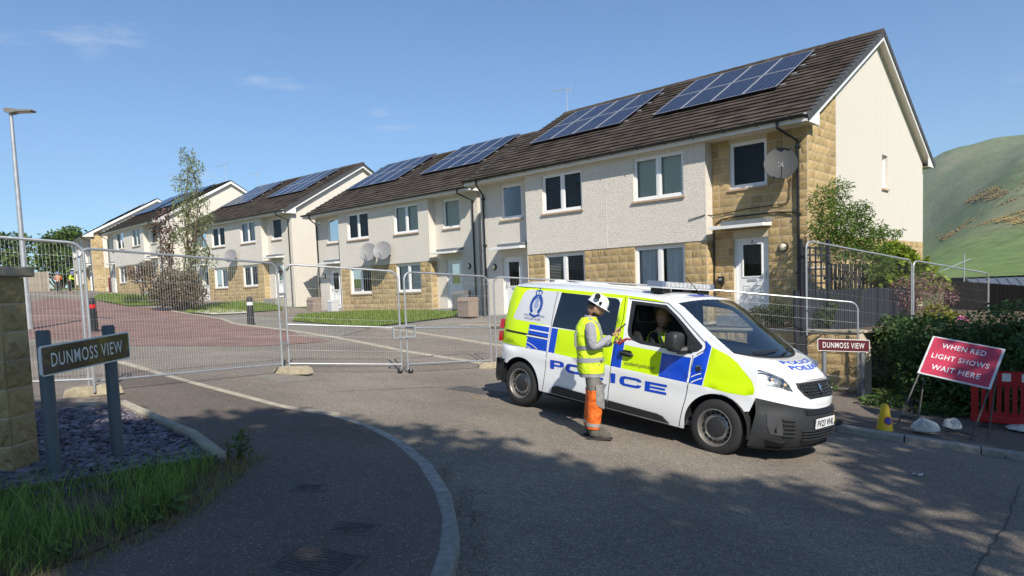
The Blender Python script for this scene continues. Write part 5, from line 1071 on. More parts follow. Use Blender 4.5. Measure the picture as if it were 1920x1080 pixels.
# officer in the driver's seat
OJ = dict(pel=(0, 0, .10), sp=(-.03, 0, .26), ch=(-.06, 0, .46), nb=(-.05, -.005, .61), nk=(-.03, -.01, .665), shR=(-.05, -.17, .55), elR=(.10, -.23, .30), wrR=(.32, -.12, .34), shL=(-.05, .17, .55), elL=(.10, .22, .30), wrL=(.32, .10, .36), hiR=(.05, -.09, .10), knR=(.46, -.11, .16), anR=(.62, -.11, -.22), toR=(.78, -.11, -.26), hiL=(.05, .09, .10), knL=(.46, .11, .16), anL=(.62, .11, -.22), toL=(.78, .11, -.26))
off, Ho, cl = person('fair-haired officer in a yellow vest sitting at the wheel of the police van', VM @ Matrix.Translation((2.10, -.40, .76)), OJ, SKINP, dict(head=(-.005, -.03, .765)), (R(2), R(-78)), hands=[((.32, -.12, .34), (.9, .1, .3), (-.2, .8, -.5), .8), ((.32, .10, .36), (.9, -.1, .3), (-.2, -.8, -.5), .8)])
cl('shirt', ['ch', 'sp', 'nb', 'shR', 'elR', 'wrR', 'shL', 'elL', 'wrL'], [('ch', 'sp'), ('ch', 'nb'), ('ch', 'shR'), ('shR', 'elR'), ('elR', 'wrR'), ('ch', 'shL'), ('shL', 'elL'), ('elL', 'wrL')], dict(ch=.135, sp=.135, nb=.07, shR=.078, elR=.055, wrR=.040, shL=.078, elL=.055, wrL=.04), NAVY)
cl('trousers', ['pel', 'hiR', 'knR', 'anR', 'hiL', 'knL', 'anL'], [('pel', 'hiR'), ('hiR', 'knR'), ('knR', 'anR'), ('pel', 'hiL'), ('hiL', 'knL'), ('knL', 'anL')], dict(pel=.14, hiR=.10, knR=.075, anR=.055, hiL=.10, knL=.075, anL=.055), NAVY)
osec = [(.14, -.01, .150, .175), (.26, -.03, .150, .178), (.38, -.045, .152, .180), (.48, -.055, .148, .178), (.545, -.05, .125, .150), (.59, -.045, .09, .10)]
ov = torso_shell('vest', osec, HIVIS, off); band(.25, .29, 'reflective_band', ov, .004, osec)
for sg in (-1, 1): mb = MB(); mb.tube([(.105, sg*.10, .20), (.098, sg*.11, .42), (.05, sg*.11, .54), (-.04, sg*.11, .595)], .016, 6); mb.build('shoulder_band', HIBAND, ov, smooth=True)
MB().obox((.118, -.06, .44), (.012, 0, 0), (0, .035, 0), (0, 0, .05)).build('radio', BLACKP, ov)
hv, hf = head_arrays(1.18); mb = MB(); mb.v = hv; mb.f = [f for f in hf if (lambda c: (c[0] < .035 and c[2] > -.13) or c[2] > .045)([sum(hv[i][k] for i in f)/4 for k in range(3)])]; mb.m = [0]*len(mb.f); mb.v = [tuple(Ho @ Vector((v[0]-.006, v[1]*1.06, v[2]*1.04))) for v in mb.v]; mb.build('hair', BLOND, off, smooth=True, fix=False)
for sg in (-1, 1): mb = MB(); mb.lathe([(.001, .007), (.008, .004), (.010, 0)], 10, 'x'); mb.v = [tuple(Ho @ Vector((x+.083, y+sg*.03, z+.004))) for x, y, z in mb.v]; mb.build('eye', BLACKP, off, smooth=True)
mb = MB(); mb.tube([Ho @ Vector((.099, -.022, -.052)), Ho @ Vector((.103, 0, -.050)), Ho @ Vector((.099, .022, -.052))], .0045, 5); mb.build('mouth', MATS['lips'], off)
# two workers at the far end of the street
for (x, y, m_, lb, ang, lean) in ((-37.2, 57.4, ORANGE, 'far worker in an orange vest at the end of the street', 2.2, .0), (-36.0, 57.0, HIVIS, 'far worker in a yellow jacket bending at the end of the street', .3, .22)):
    JJ = {k: (v[0]+lean*max(0, v[2]-.9), v[1], v[2]) for k, v in J.items()}; hp_ = (.065+lean*.7, 0, 1.585)
    w_, Hw, cl = person(lb, Matrix.Translation(gp_(x, y)) @ Matrix.Rotation(ang, 4, 'Z'), JJ, SKIN, dict(head=hp_), (R(10), 0), group='workers at the far end')
    cl('jacket', ['ch', 'sp', 'nb', 'shR', 'elR', 'wrR', 'shL', 'elL', 'wrL'], [('ch', 'sp'), ('ch', 'nb'), ('ch', 'shR'), ('shR', 'elR'), ('elR', 'wrR'), ('ch', 'shL'), ('shL', 'elL'), ('elL', 'wrL')], dict(ch=.15, sp=.15, nb=.08, shR=.085, elR=.065, wrR=.045, shL=.085, elL=.065, wrL=.045), m_, 1)
    cl('trousers', ['pel', 'hiR', 'knR', 'anR', 'hiL', 'knL', 'anL'], [('pel', 'hiR'), ('hiR', 'knR'), ('knR', 'anR'), ('pel', 'hiL'), ('hiL', 'knL'), ('knL', 'anL')], dict(pel=.15, hiR=.11, knR=.085, anR=.07, hiL=.11, knL=.085, anL=.07), NAVY, 1); hat(w_, Hw, M('helmet_blue', (.1, .2, .5), .4))
# ---------------------------------------------------------------- temporary fence, signs, lamp, bollards and other street things
GALV = M('galvanised_tube', (.50, .51, .52), .42, metal=.65, var=.12, vs=8); WIRE = M('galvanised_wire', (.42, .43, .43), .5, metal=.4); FOOT = M('fence_foot_concrete', (.36, .31, .22), .9, var=.3, vs=9, bump=.5, bs=40, dist=.01)
def fence_panel(a, b, label, H=2.0, gate=False, lift=.08, zoff=(0, 0), group='temporary mesh fence panels', kind='rounded', base=None, wr=.0015):
    a, b = Vector((*a, 0)), Vector((*b, 0)); za, zb_ = (gz(a.x, a.y)+zoff[0], gz(b.x, b.y)+zoff[1]) if base is None else base
    a.z, b.z = za, zb_; d = b-a; Ln = d.length; d.normalize(); root = thing('temporary_fence', label, 'temporary fence', a, 0, group); up = Vector((0, 0, 1))
    P = lambda s, h: d*s+up*(h+lift)
    r = .019; c = .16; fr = MB()
    fr.tube([P(0, -lift), P(0, H-lift-c)]+[P(c-c*math.cos(t), H-lift-c+c*math.sin(t)) for t in np.linspace(.25, 1.57, 5)]+[P(Ln-c+c*math.sin(t), H-lift-c+c*math.cos(t)) for t in np.linspace(0, 1.4, 5)]+[P(Ln, H-lift-c), P(Ln, -lift)], r, 8); f = fr.build('frame', GALV, root, smooth=True)
    MB().tube([P(0, .1), P(Ln, .1)], .016, 8).build('bottom_rail', GALV, f, smooth=True)
    if gate:
        MB().tube([P(0, .82), P(Ln, .82)], .016, 8).build('middle_rail', GALV, f, smooth=True)
    w = MB(); n = int(Ln/.042)
    for i in range(1, n):
        s = Ln*i/n; q = min(s, Ln-s); hh = H-lift-(c-math.sqrt(max(0, c*c-(c-q)**2)) if q < c else 0); w.tube([P(s, .1), P(s, hh)], wr, 3, cap=False)
    for h in (.35, .62, .95, 1.22, 1.5, 1.74): w.tube([P(.01, h), P(Ln-.01, h)], wr, 3, cap=False)
    m = w.build('mesh_infill', WIRE, root, fix=False); m['kind'] = 'stuff'
    return root
def foot(x, y, rz, label, z=None):
    o = MB(); o.prism([(-.36, 0), (-.33, .10), (-.22, .14), (.22, .14), (.33, .10), (.36, 0)], lambda a, b, d: (a, d-.11, b), .22); ob = o.build('ballast_block', FOOT, None, bevel=.012); ob.location = (x, y, (gz(x, y) if z is None else z)); ob.rotation_euler = (0, 0, rz); return tag(ob, label, 'ballast block', 'concrete feet of the mesh fence')
A_, B_, C_, D_, E_, F_ = (-5.80, 9.42), (-4.16, 12.62), (-2.13, 13.62), (-.42, 15.1), (3.40, 14.40), (7.18, 14.35)
fence_panel((-8.25, 7.0), (-5.66, 9.30), 'mesh fence panel running out of the left edge behind the stone wall', zoff=(.06, .06))
fence_panel(A_, (-4.2, 12.58), 'wide mesh fence panel behind the near street sign')
fence_panel((-4.1, 12.66), (-2.19, 13.58), 'narrow gate panel with a middle rail, left of the pair left of the van', gate=True)
fence_panel((-2.08, 13.66), (-.47, 15.04), 'narrow gate panel with a middle rail beside the rear of the van', gate=True)
fence_panel((-.36, 15.12), (3.33, 14.44), 'mesh fence panel directly behind the van roof')
fence_panel((3.48, 14.38), F_, 'mesh fence panel behind the windscreen ending at the far street sign', wr=.0011)
foot(-5.74, 9.40, .6, 'concrete fence foot beside the slate bed'); foot(-4.02, 12.60, -.25, 'concrete fence foot where the wide panel meets the gate'); foot(-.42, 15.1, .2, 'concrete fence foot behind the rear of the van'); foot(3.4, 14.42, 0, 'concrete fence foot hidden behind the van'); 
CLIP = M('clip_steel', (.35, .35, .36), .4, metal=.7)
for (x, y), h, lb in (((-4.14, 12.63), 1.45, 'upper steel clip joining the wide panel to the gate'), ((-4.14, 12.63), .55, 'lower steel clip joining the wide panel to the gate')):
    z = gz(x, y)+h; t = thing('steel_coupler', lb, 'coupler', (x, y, z)); MB().box(-.06, .06, -.028, -.02, -.025, .025).box(-.06, .06, .02, .028, -.025, .025).build('strap', CLIP, t); MB().tube([(0, -.05, 0), (0, .05, 0)], .008, 8).build('bolt', CLIP, t)
gb = thing('latch_box', 'square steel latch frame joining the two gate panels', 'latch', (-2.13, 13.62, gz(-2.13, 13.62)+.70), .55)
for (x0, x1, z0, z1) in ((-.24, .24, .0, .035), (-.24, .24, .215, .25), (-.24, -.205, .035, .215), (.205, .24, .035, .215)): MB().box(x0, x1, -.045, -.01, z0, z1).build('bar', GALV, gb)
for sx in (-.09, .10):   # castors
    x, y = -2.13+sx, 13.62+sx*.5; t = thing('castor', 'black castor wheel under the %s gate panel' % ('left' if sx < 0 else 'right'), 'castor', (x, y-.03, gz(x, y)+.05), .55); MB().lathe([(.02, -.018), (.05, -.018), (.055, 0), (.05, .018), (.02, .018)], 18, 'y').build('wheel', BLACKP, t, smooth=True); MB().box(-.02, .02, -.03, .03, 0, .09).build('fork', CLIP, t)
# fence panels standing in the side garden (right)
fence_panel((6.25, 14.65), (9.42, 16.3), 'mesh fence panel in front of the bamboo and trellis', base=(-1.25, -1.72), group='mesh panels in the side garden', lift=.03, wr=.0008)
fence_panel((9.48, 16.33), (12.4, 18.0), 'farther mesh fence panel beside the pink shrub', base=(-1.72, -2.1), group='mesh panels in the side garden', lift=.03, wr=.0008)

# street name signs
PLATE = M('sign_brown', (.062, .013, .018), .35, var=.35, vs=3.4, col2=(.10, .062, .012), coat=.4); PLATE2 = M('sign_maroon', (.10, .012, .018), .35, coat=.3); SW = M('sign_white', (.78, .78, .77), .4); POST = M('sign_post_grey', (.085, .10, .115), .5); POST2 = M('sign_post_grey2', (.16, .17, .18), .5)  # yellowish blotches in the near plate's colour paint in a reflection
def name_sign(label, pa, pb, za, zb_, hgt, pm, postm, post_r, zlow, plate_z, thick=.02, posts=(.12, .84), posttop=.13):
    pa, pb = Vector(pa), Vector(pb); d = (pb-pa); Ln = d.length; d.normalize(); nrm = Vector((d.y, -d.x, 0)).normalized(); root = thing('street_name_sign', label, 'street sign', (pa.x, pa.y, zlow)); O = Vector((pa.x, pa.y, zlow))
    up = Vector((0, 0, 1)); X = lambda s, h, o=0.: (pa-O)+d*s+up*h+nrm*o
    rr = .02; q = [(rr, -hgt/2), (Ln-rr, -hgt/2), (Ln, -hgt/2+rr), (Ln, hgt/2-rr), (Ln-rr, hgt/2), (rr, hgt/2), (0, hgt/2-rr), (0, -hgt/2+rr)]
    p = MB(); p.prism(q, lambda a, b, t: X(a, b, -t), thick); pl_ = p.build('plate', SW, root)
    e = .012; q2 = [(max(e, min(Ln-e, a)), max(-hgt/2+e, min(hgt/2-e, b))) for a, b in q]; p = MB(); p.prism(q2, lambda a, b, t: X(a, b, .0015-t), .001); p.build('face', pm, pl_, fix=False)
    vs, fs = fit_text('DUNMOSS VIEW', Ln*.10, Ln*.90, -hgt*.23, hgt*.23, .005, 1.12); p = MB(); p.add([X(a, b, .0035) for a, b in vs], fs); p.build('lettering', SW, pl_, fix=False)
    for s in posts:
        t = Vector(X(Ln*s, 0, -.02-post_r)); m = MB(); m.tube([(t.x, t.y, -.25), (t.x, t.y, plate_z-zlow+posttop-.02), (t.x, t.y, plate_z-zlow+posttop-.003)], [post_r, post_r, post_r*.86], 20); m.build('post', postm, root, smooth=True)
    return root
name_sign('near street name sign on two dark posts, brown plate with a yellowish reflection painted in', (-3.585, 5.25, -.43), (-3.37, 6.10, -.375), 0, 0, .235, PLATE, POST, .05, gz(-3.5, 5.6), -.40, posts=(.115, .83), posttop=.21)
name_sign('far maroon street name sign on grey posts beside the hedge', (6.24, 14.12, -1.40), (7.22, 13.95, -1.455), 0, 0, .25, PLATE2, POST2, .045, gz(6.8, 14.1), -1.43, posts=(.14, .88), posttop=.05)

# stone wall end at left
w = thing('stone_wall', 'rough coursed stone wall end with flat coping at the left edge', 'wall', (-3.95, 5.35, gz(-3.8, 5.4))); zt_ = .23-gz(-3.8, 5.4)
NEARST = []
for k in range(8):
    r_ = random.Random(50+k); nx, nz = 10, 7; m = MB(); hh = {}
    for i in range(nx):
        for j in range(nz):
            e = min(i, nx-1-i)/2., ; ed = min(1, min(i, nx-1-i)*.8, min(j, nz-1-j)*.9); hh[i, j] = -(.2+ed*(.5+.35*math.sin(i*1.1+k*2)*math.cos(j*1.3+k)+r_.uniform(-.28, .28)))
    m.add([(i/(nx-1)-.5, hh[i, j], j/(nz-1)-.5) for i in range(nx) for j in range(nz)], [(i*nz+j, (i+1)*nz+j, (i+1)*nz+j+1, i*nz+j+1) for i in range(nx-1) for j in range(nz-1)])
    m.add([(-.5, -.2, -.5), (.5, -.2, -.5), (.5, .5, -.5), (-.5, .5, -.5), (-.5, -.2, .5), (.5, -.2, .5), (.5, .5, .5), (-.5, .5, .5)], [(0, 3, 2, 1), (4, 5, 6, 7), (1, 2, 6, 5), (3, 0, 4, 7)])
    me_ = bpy.data.meshes.new('stone'); me_.from_pydata(m.v, [], m.f); me_.materials.append(STONE); me_.update(); NEARST.append(me_)
MB().box(-3.5, -.02, .03, .34, -.3, zt_).build('core', MORTAR, w); rw = random.Random(3); zc = zt_
row = 0
while zc > -.1:
    h = .225 if row else .21; x = 0.
    while x > -3.4:
        ln = rw.choice((.22, .3, .42, .34)) if not (x == 0 and row % 2) else .19
        o = link('stone', NEARST[rw.randrange(8)], w); o.location = (x-ln/2, .03, zc-h/2); o.scale = (ln-.012, .04, h-.014)
        x -= ln
    o = link('stone', NEARST[rw.randrange(8)], w); o.location = (-.02, .185, zc-h/2); o.scale = (.30, .03, h-.014); o.rotation_euler = (0, 0, R(90)); zc -= h; row += 1
MB().box(-3.6, .04, -.05, .40, zt_+.004, zt_+.085).build('coping', M('coping_stone', (.36, .30, .22), .9, var=.2, vs=8), w, bevel=.015)

# lamp post
lx, ly = -14.18, 20.4; lz = gz(lx, ly); t = thing('lamp_post', 'tall galvanised street lamp rising behind the stone wall at left', 'street lamp', (lx, ly, lz)); TOP = 6.25; LN = 0.
MB().tube([(0, 0, 0), (0, 0, 1.0)], [.105, .10], 16).build('base_door_section', GALV, t, smooth=True); MB().tube([(0, 0, .99), (LN*3, 0, 3.4), (LN*6, 0, TOP)], [.082, .066, .05], 16).build('pole', GALV, t, smooth=True)
m = MB(); m.prism([(-.12, .0), (-.14, .09), (-.05, .12), (.30, .06), (.66, .045), (.68, .01), (.62, -.015), (.2, -.01), (.02, -.05)], lambda a, b, d: (LN*6+a, d-.12, TOP+b), .24); lh = m.build('lantern', M('lantern_grey', (.17, .165, .155), .5), t, bevel=.015)
MB().box(LN*6+.22, LN*6+.6, -.09, .09, TOP-.022, TOP-.012).build('led_panel', M('led_glass', (.5, .5, .48), .2), lh)
# bollards
for (x, y, c_, lb) in ((-12.41, 20.6, (.55, .02, .02), 'black plastic bollard with a red reflective band'), (-9.07, 24.15, (.75, .75, .75), 'black plastic bollard with a white reflective band')):
    t = thing('bollard', lb, 'bollard', (x, y, gz(x, y)), 0, 'bollards in the side street'); h = 1.0
    MB().lathe([(.125, 0), (.115, .05), (.105, .5), (.10, h-.09), (.085, h-.03), (.05, h), (.001, h+.005)], 20).build('body', M('bollard_black', (.018, .018, .02), .5), t, smooth=True)
    MB().lathe([(.1085, h-.30), (.107, h-.19)], 20).build('reflective_band', M('band_%d' % (c_[1] > .5), c_, .4), t, smooth=True)
    for k in range(10):
        a = 2*math.pi*k/10; MB().tube([(.115*math.cos(a), .115*math.sin(a), .06), (.105*math.cos(a), .105*math.sin(a), .62)], .008, 5).build('rib', MATS['bollard_black'], t)

# temporary red sign on a leaning frame
L0 = Vector((5.87, 10.55, -2.36)); R0 = Vector((6.44, 9.75, -2.52)); tv = (R0-L0).normalized(); lw = Vector((.566, .403, .719)).normalized()
sgn_t = thing('roadworks_sign', 'red sign reading WHEN RED LIGHT SHOWS WAIT HERE leaning on a steel frame', 'road sign', (6.15, 10.15, -2.44)); O = Vector((6.15, 10.15, -2.44))
wd = (R0-L0).length; pn = tv.cross(lw).normalized()
if pn.x > 0: pn = -pn
SX = lambda a, b, o=0.: L0-O+tv*a+lw*b+pn*o
q = [(-.02, 1.04), (wd+.02, 1.04), (wd+.02, 1.81), (-.02, 1.81)]; m = MB(); m.prism(q, lambda a, b, d: SX(a, b, .012-d), .02); pl_ = m.build('plate', M('sign_plate_edge', (.62, .62, .62), .5, var=.15, vs=10), sgn_t)
rr = [(0.012, 1.075), (.035, 1.065), (wd-.035, 1.065), (wd-.012, 1.075), (wd-.012, 1.775), (wd-.035, 1.787), (.035, 1.787), (.012, 1.775)]; m = MB(); m.prism(rr, lambda a, b, d: SX(a, b, .0145-d), .001); m.build('face', M('sign_red', (.50, .045, .085), .45, var=.14, vs=5), pl_, fix=False)
for tx, a0, a1, b0, b1 in (('WHEN RED', .17, .80, 1.605, 1.70), ('LIGHT SHOWS', .08, .90, 1.385, 1.48), ('WAIT HERE', .14, .835, 1.165, 1.265)):
    vs, fs = fit_text(tx, a0, a1, b0, b1, .012, 1.1); m = MB(); m.add([SX(a, b, .017) for a, b in vs], fs); m.build('lettering', SW, pl_, fix=False)
FRM = M('frame_steel', (.07, .068, .065), .6, metal=.4)
for a in (0, wd):
    MB().tube([SX(a, 0, -.012), SX(a, 1.8, -.012)], .014, 6).build('front_leg', FRM, sgn_t); f = L0+tv*a+Vector((.50, .30, 0)); f.z = gz(f.x, f.y)+(.1 if a == 0 else .09); MB().tube([SX(a, 1.45, -.012), f-O], .013, 6).build('back_leg', FRM, sgn_t)
    MB().tube([SX(a, .18, -.012), (f-O).lerp(SX(a, 1.45, -.012), .12)], .010, 6).build('tie_bar', FRM, sgn_t)
MB().tube([SX(0, .22, -.012), SX(wd, .22, -.012)], .012, 6).build('cross_bar', FRM, sgn_t)
# sandbags, cones, barrier, litter
BAG = M('white_sack', (.58, .57, .53), .75, var=.3, vs=7, bump=1., bs=12, dist=.06)
def sack(x, y, lx_, ly_, h, rz, label, dz=.1, m_=BAG):
    m = MB(); r_ = random.Random(int(x*100)); ph_ = [r_.uniform(0, 6) for _ in range(5)]
    def f(a, b):
        ca, sa = math.cos(a), math.sin(a); k = math.cos(b); z = math.sin(b); rad_ = 1+.10*math.sin(3*a+ph_[0])+.06*math.sin(7*a+ph_[1]); z = (z if z > 0 else z*.25)*(1+.18*math.sin(2*a+ph_[2])+.1*math.sin(5*a+3*b))
        return (lx_*ca*k**.7*rad_, ly_*sa*k**.7*rad_, h*z+.06)
    m.grid(f, np.linspace(0, 2*math.pi, 33), np.linspace(-1.5, 1.57, 13)); o = m.build('sandbag', m_, None, smooth=True, fix=False); o.location = (x, y, gz(x, y)+dz); o.rotation_euler = (0, 0, rz); return tag(o, label, 'sandbag')
sack(6.02, 10.08, .18, .12, .15, -.5, 'bulging white sandbag on the foot of the red sign frame, nearer the cone'); sack(6.66, 10.46, .14, .10, .12, .2, 'smaller white sandbag lying behind the red sign frame'); sack(8.2, 11.0, .34, .22, .06, .4, 'flat white sack lying at the right edge beside the red barrier', .1)
CON = M('cone_yellow', (.78, .50, .015), .5, var=.08, vs=6)
for (x, y, dz, lb) in ((5.49, 10.18, .0, 'yellow no-waiting cone at the kerb beside the red sign'), (4.72, 10.38, .1, 'yellow no-waiting cone half hidden behind the van bumper')):
    t = thing('traffic_cone', lb, 'cone', (x, y, gz(x, y)+dz), .4, 'yellow no-waiting cones'); MB().prism([(-.17, -.13), (-.13, -.17), (.13, -.17), (.17, -.13), (.17, .13), (.13, .17), (-.13, .17), (-.17, .13)], lambda a, b, d: (a, b, .045-d), .045).build('base', M('cone_base_black', (.03, .03, .03), .8), t)
    MB().lathe([(.125, .045), (.115, .09), (.055, .44), (.04, .48), (.03, .485), (.022, .485), (.018, .42)], 22).build('body', CON, t, smooth=True)
    def cn(a, b, o=.002): r_ = .115-.06*(b-.09)/.35+o; th = a/r_-1.9; return (r_*math.cos(th), r_*math.sin(th), b)
    for rad_, mt, oo in ((.062, M('cone_red', (.5, .02, .02), .5), .002), (.048, M('cone_blue', (.015, .05, .35), .5), .003)):
        m = MB(); c_ = (0, .245); pts = [(rad_*math.cos(k_), c_[1]+rad_*math.sin(k_)) for k_ in np.linspace(0, 2*math.pi, 21)[:-1]]; v_, f_ = tri_fill(pts, step=.02); m.add([cn(a, b, oo) for a, b in v_], f_); m.build('no_waiting_disc', mt, t, fix=False)
    m = MB(); v_, f_ = tri_fill([(-.045, .20), (-.036, .19), (.045, .29), (.036, .30)], step=.02); m.add([cn(a, b, .004) for a, b in v_], f_); m.build('disc_bar', MATS['cone_red'], t, fix=False)
br = thing('plastic_barrier', 'red plastic pedestrian barrier with white squares standing against the hedge', 'barrier', (7.62, 11.45, gz(7.7, 11.3)+.1), -.72); RB = M('barrier_red', (.42, .012, .015), .45, var=.1, vs=5)
m = MB(); W_, H_ = 1.05, .92; wall(m, [(0, .10), (W_, .10), (W_, .82), (W_-.12, H_), (.05, H_), (0, .86)], [(.10+.105*i, .155+.105*i, .24, .66) for i in range(8)], lambda a, b, d: (a, d-.025, b), .05); m.add([(x, .025, z) for x, z in ((0, .10), (W_, .10), (W_, .22), (0, .22))], [(0, 1, 2, 3)]); m.build('panel', RB, br, fix=False)
for i in range(9): MB().box(.05+.105*i-.012, .05+.105*i+.012, -.035, .03, .2, .70).build('upright', RB, br)
MB().box(-.01, W_+.005, -.04, .04, .06, .17).build('bottom_beam', RB, br, bevel=.015); MB().box(.01, W_-.08, -.035, .035, .68, .73).build('top_beam', RB, br, bevel=.012)
for x in (.16, .42, .68): MB().box(x, x+.12, -.031, -.027, .755, .885).build('white_square', M('barrier_white', (.72, .72, .72), .5), br)
for x in (.2, .8): MB().box(x-.05, x+.05, -.22, .22, .0, .05).build('foot', M('barrier_foot', (.04, .04, .04), .8), br, bevel=.01)
m = MB(); m.grid(lambda a, b: (a*.07+.01*b, b*.035, .012+.012*math.sin(a*4+b*3)), np.linspace(-1, 1, 7), np.linspace(-1, 1, 4)); o = m.build('litter', M('litter_red', (.6, .10, .09), .4, var=.9, vs=18, col2=(.8, .75, .75)), None, fix=False); o.location = (4.55, 7.75, gz(4.55, 7.75)); tag(o, 'crumpled red and white wrapper lying on the sunlit road', 'litter')
# thin yellow survey mark on the road behind the van
m = MB()
for k, (x0, x1, y0, y1) in enumerate(((-.16, -.04, -.02, .012), (-.02, .05, -.03, -.005), (.03, .12, .0, .03), (-.1, .02, .025, .04))): m.add([(x0, y0, .003), (x1, y0+.01, .003), (x1, y1, .003), (x0, y1-.008, .003)], [(0, 1, 2, 3)])
o = m.build('road_marking', M('survey_yellow', (.55, .38, .03), .8, var=.3, vs=30), None, fix=False); o.location = (-.5, 11.1, gz(-.5, 11.1)); o.rotation_euler = (0, R(6), -.1); tag(o, kind='structure')

# retaining wall and raised garden in front of the nearest house
rwz = -1.17; ra, rb = Vector((*uv(-2.05, -2.66), 0)), Vector((*uv(10.5, -2.66), 0)); t = thing('retaining_wall', 'low buff stone retaining wall behind the van and far street sign', 'wall', (ra.x, ra.y, 0), YAW); RL = (rb-ra).length
MB().box(-RL, 0, .02, .25, -2.9, rwz-.05).box(-.23, 0, .25, .8, -2.9, rwz-.05).build('core', MORTAR, t); k_ = 0
for (s0, s1, z0, z1) in courses((-2.75, rwz-.06), lambda a, b: [(-5.4, -.005)], random.Random(5)):
    o = link('stone', BLKME[k_ % 6], t); o.location = ((s0+s1)/2, .02, (z0+z1)/2); o.scale = (s1-s0-.012, .026, z1-z0-.012); k_ += 1
MB().box(-RL, .03, -.03, .28, rwz-.05, rwz).build('coping', EDGE, t, bevel=.01)
m = MB(); P = [uv(-2.0, -2.5), uv(10.4, -2.5), uv(11.8, .3), uv(-.0, .3), uv(-.0, 11.5), uv(-6, 11.5), uv(-6.0, 2.0)]; m.add([(x, y, -1.24) for x, y in P], [tuple(range(len(P)))]); o = m.build('garden', SOIL, None, fix=False); tag(o, kind='structure')
# side garden: dark board fence, trellis, far fence, shed
DK = M('dark_stained_board', (.014, .017, .026), .75, var=.5, vs=6, stretch=(8, 8, .5), orand=.35)
def board_fence(label, a, b, z0, z1, bw, mat, name='board_fence', gap=.008, th=.018, group=None, jit=.01):
    a, b = Vector((*a, 0)), Vector((*b, 0)); d = b-a; Ln = d.length; ang = math.atan2(d.y, d.x); t = thing(name, label, 'fence', (a.x, a.y, z0[0]), ang, group); n = int(Ln/bw); r_ = random.Random(9)
    me_ = MB().box(0, bw-gap, -th/2, th/2, 0, 1); ref = None
    for i in range(n):
        k = i/n; za = z0[0]+(z0[1]-z0[0])*k; zb2 = z1[0]+(z1[1]-z1[0])*k+r_.uniform(-jit, jit)
        if ref is None: ob = me_.build('board', mat, t); ref = ob.data
        else: ob = link('board', ref, t)
        ob.location = (i*bw, r_.uniform(-.004, .004), za-z0[0]); ob.scale = (1, 1, zb2-za)
    for h in (.25, .8): m = MB(); m.add([(0, .02, (z1[0]-z0[0])*h-.04), (Ln, .02, z0[1]-z0[0]+(z1[1]-z0[1])*h-.04), (Ln, .02, z0[1]-z0[0]+(z1[1]-z0[1])*h+.04), (0, .02, (z1[0]-z0[0])*h+.04), (0, .06, (z1[0]-z0[0])*h-.04), (Ln, .06, z0[1]-z0[0]+(z1[1]-z0[1])*h-.04), (Ln, .06, z0[1]-z0[0]+(z1[1]-z0[1])*h+.04), (0, .06, (z1[0]-z0[0])*h+.04)], [(0, 1, 2, 3), (7, 6, 5, 4), (0, 4, 5, 1), (3, 2, 6, 7), (0, 3, 7, 4), (1, 5, 6, 2)]); m.build('rail', mat, t)
    return t
board_fence('dark stained close-boarded fence below the bamboo and trellis', (6.12, 15.0), (10.2, 17.35), (-2.3, -2.6), (-.30, -.36), .125, DK)
board_fence('dark stained board fence at the right edge above the hedge', (14.0, 22.4), (15.2, 18.4), (-3.1, -3.2), (-.30, -.62), .125, DK)
board_fence('gappy dark picket fence behind the bamboo', (7.9, 17.4), (10.4, 18.9), (-1.6, -1.7), (.32, .20), .17, DK, 'picket_fence', .055)
t = thing('trellis', 'dark square-lattice trellis panel beside the house corner', 'trellis', (6.32, 15.1, -1.25), .52)
for x in (0, .92): MB().box(x-.035, x+.035, -.035, .035, 0, 2.05).build('post', DK, t)
for i in range(4): MB().box(.10+.19*i, .135+.19*i, -.012, .012, .85, 1.9).build('lath', DK, t)
for i in range(7): MB().box(.03, .89, .013, .03, .92+.155*i, .955+.155*i).build('lath', DK, t)
sh = thing('garden_shed', 'small shed with a ribbed metal roof showing above the right-hand fence', 'shed', (23.2, 32.5, -3.35), -.35)
MB().box(-1.5, 1.5, -1.2, 1.2, 0, 2.35).build('wall', DK, sh); m = MB(); m.prism([(-1.45, 2.35), (1.45, 2.35), (0, 2.85)], lambda a, b, d: (d-1.52, a, b), 3.04); m.build('gable', DK, sh)
for sg in (-1, 1):
    m = MB(); m.add([(-1.6, sg*1.5, 2.32), (1.6, sg*1.5, 2.32), (1.6, 0, 2.90), (-1.6, 0, 2.90), (-1.6, sg*1.5, 2.36), (1.6, sg*1.5, 2.36), (1.6, 0, 2.94), (-1.6, 0, 2.94)], [(0, 3, 2, 1), (4, 5, 6, 7), (0, 1, 5, 4), (1, 2, 6, 5), (2, 3, 7, 6), (3, 0, 4, 7)]); rf2 = m.build('roof', M('shed_roof', (.13, .15, .18), .4, metal=.3), sh)
    for i in range(9): MB().tube([(-1.55+.387*i, sg*1.5, 2.37), (-1.55+.387*i, 0, 2.95)], .03, 6).build('roof_rib', MATS['shed_roof'], rf2)
pole = thing('washing_pole', 'thin grey pole with a slanting arm standing beyond the right-hand fence', 'pole', (21.9, 33.5, -2.8)); MB().tube([(0, 0, 0), (0, 0, 3.6)], .03, 8).build('post', GALV, pole); MB().tube([(-1.4, -.3, 2.75), (.35, .1, 3.35)], .025, 6).build('arm', GALV, pole)

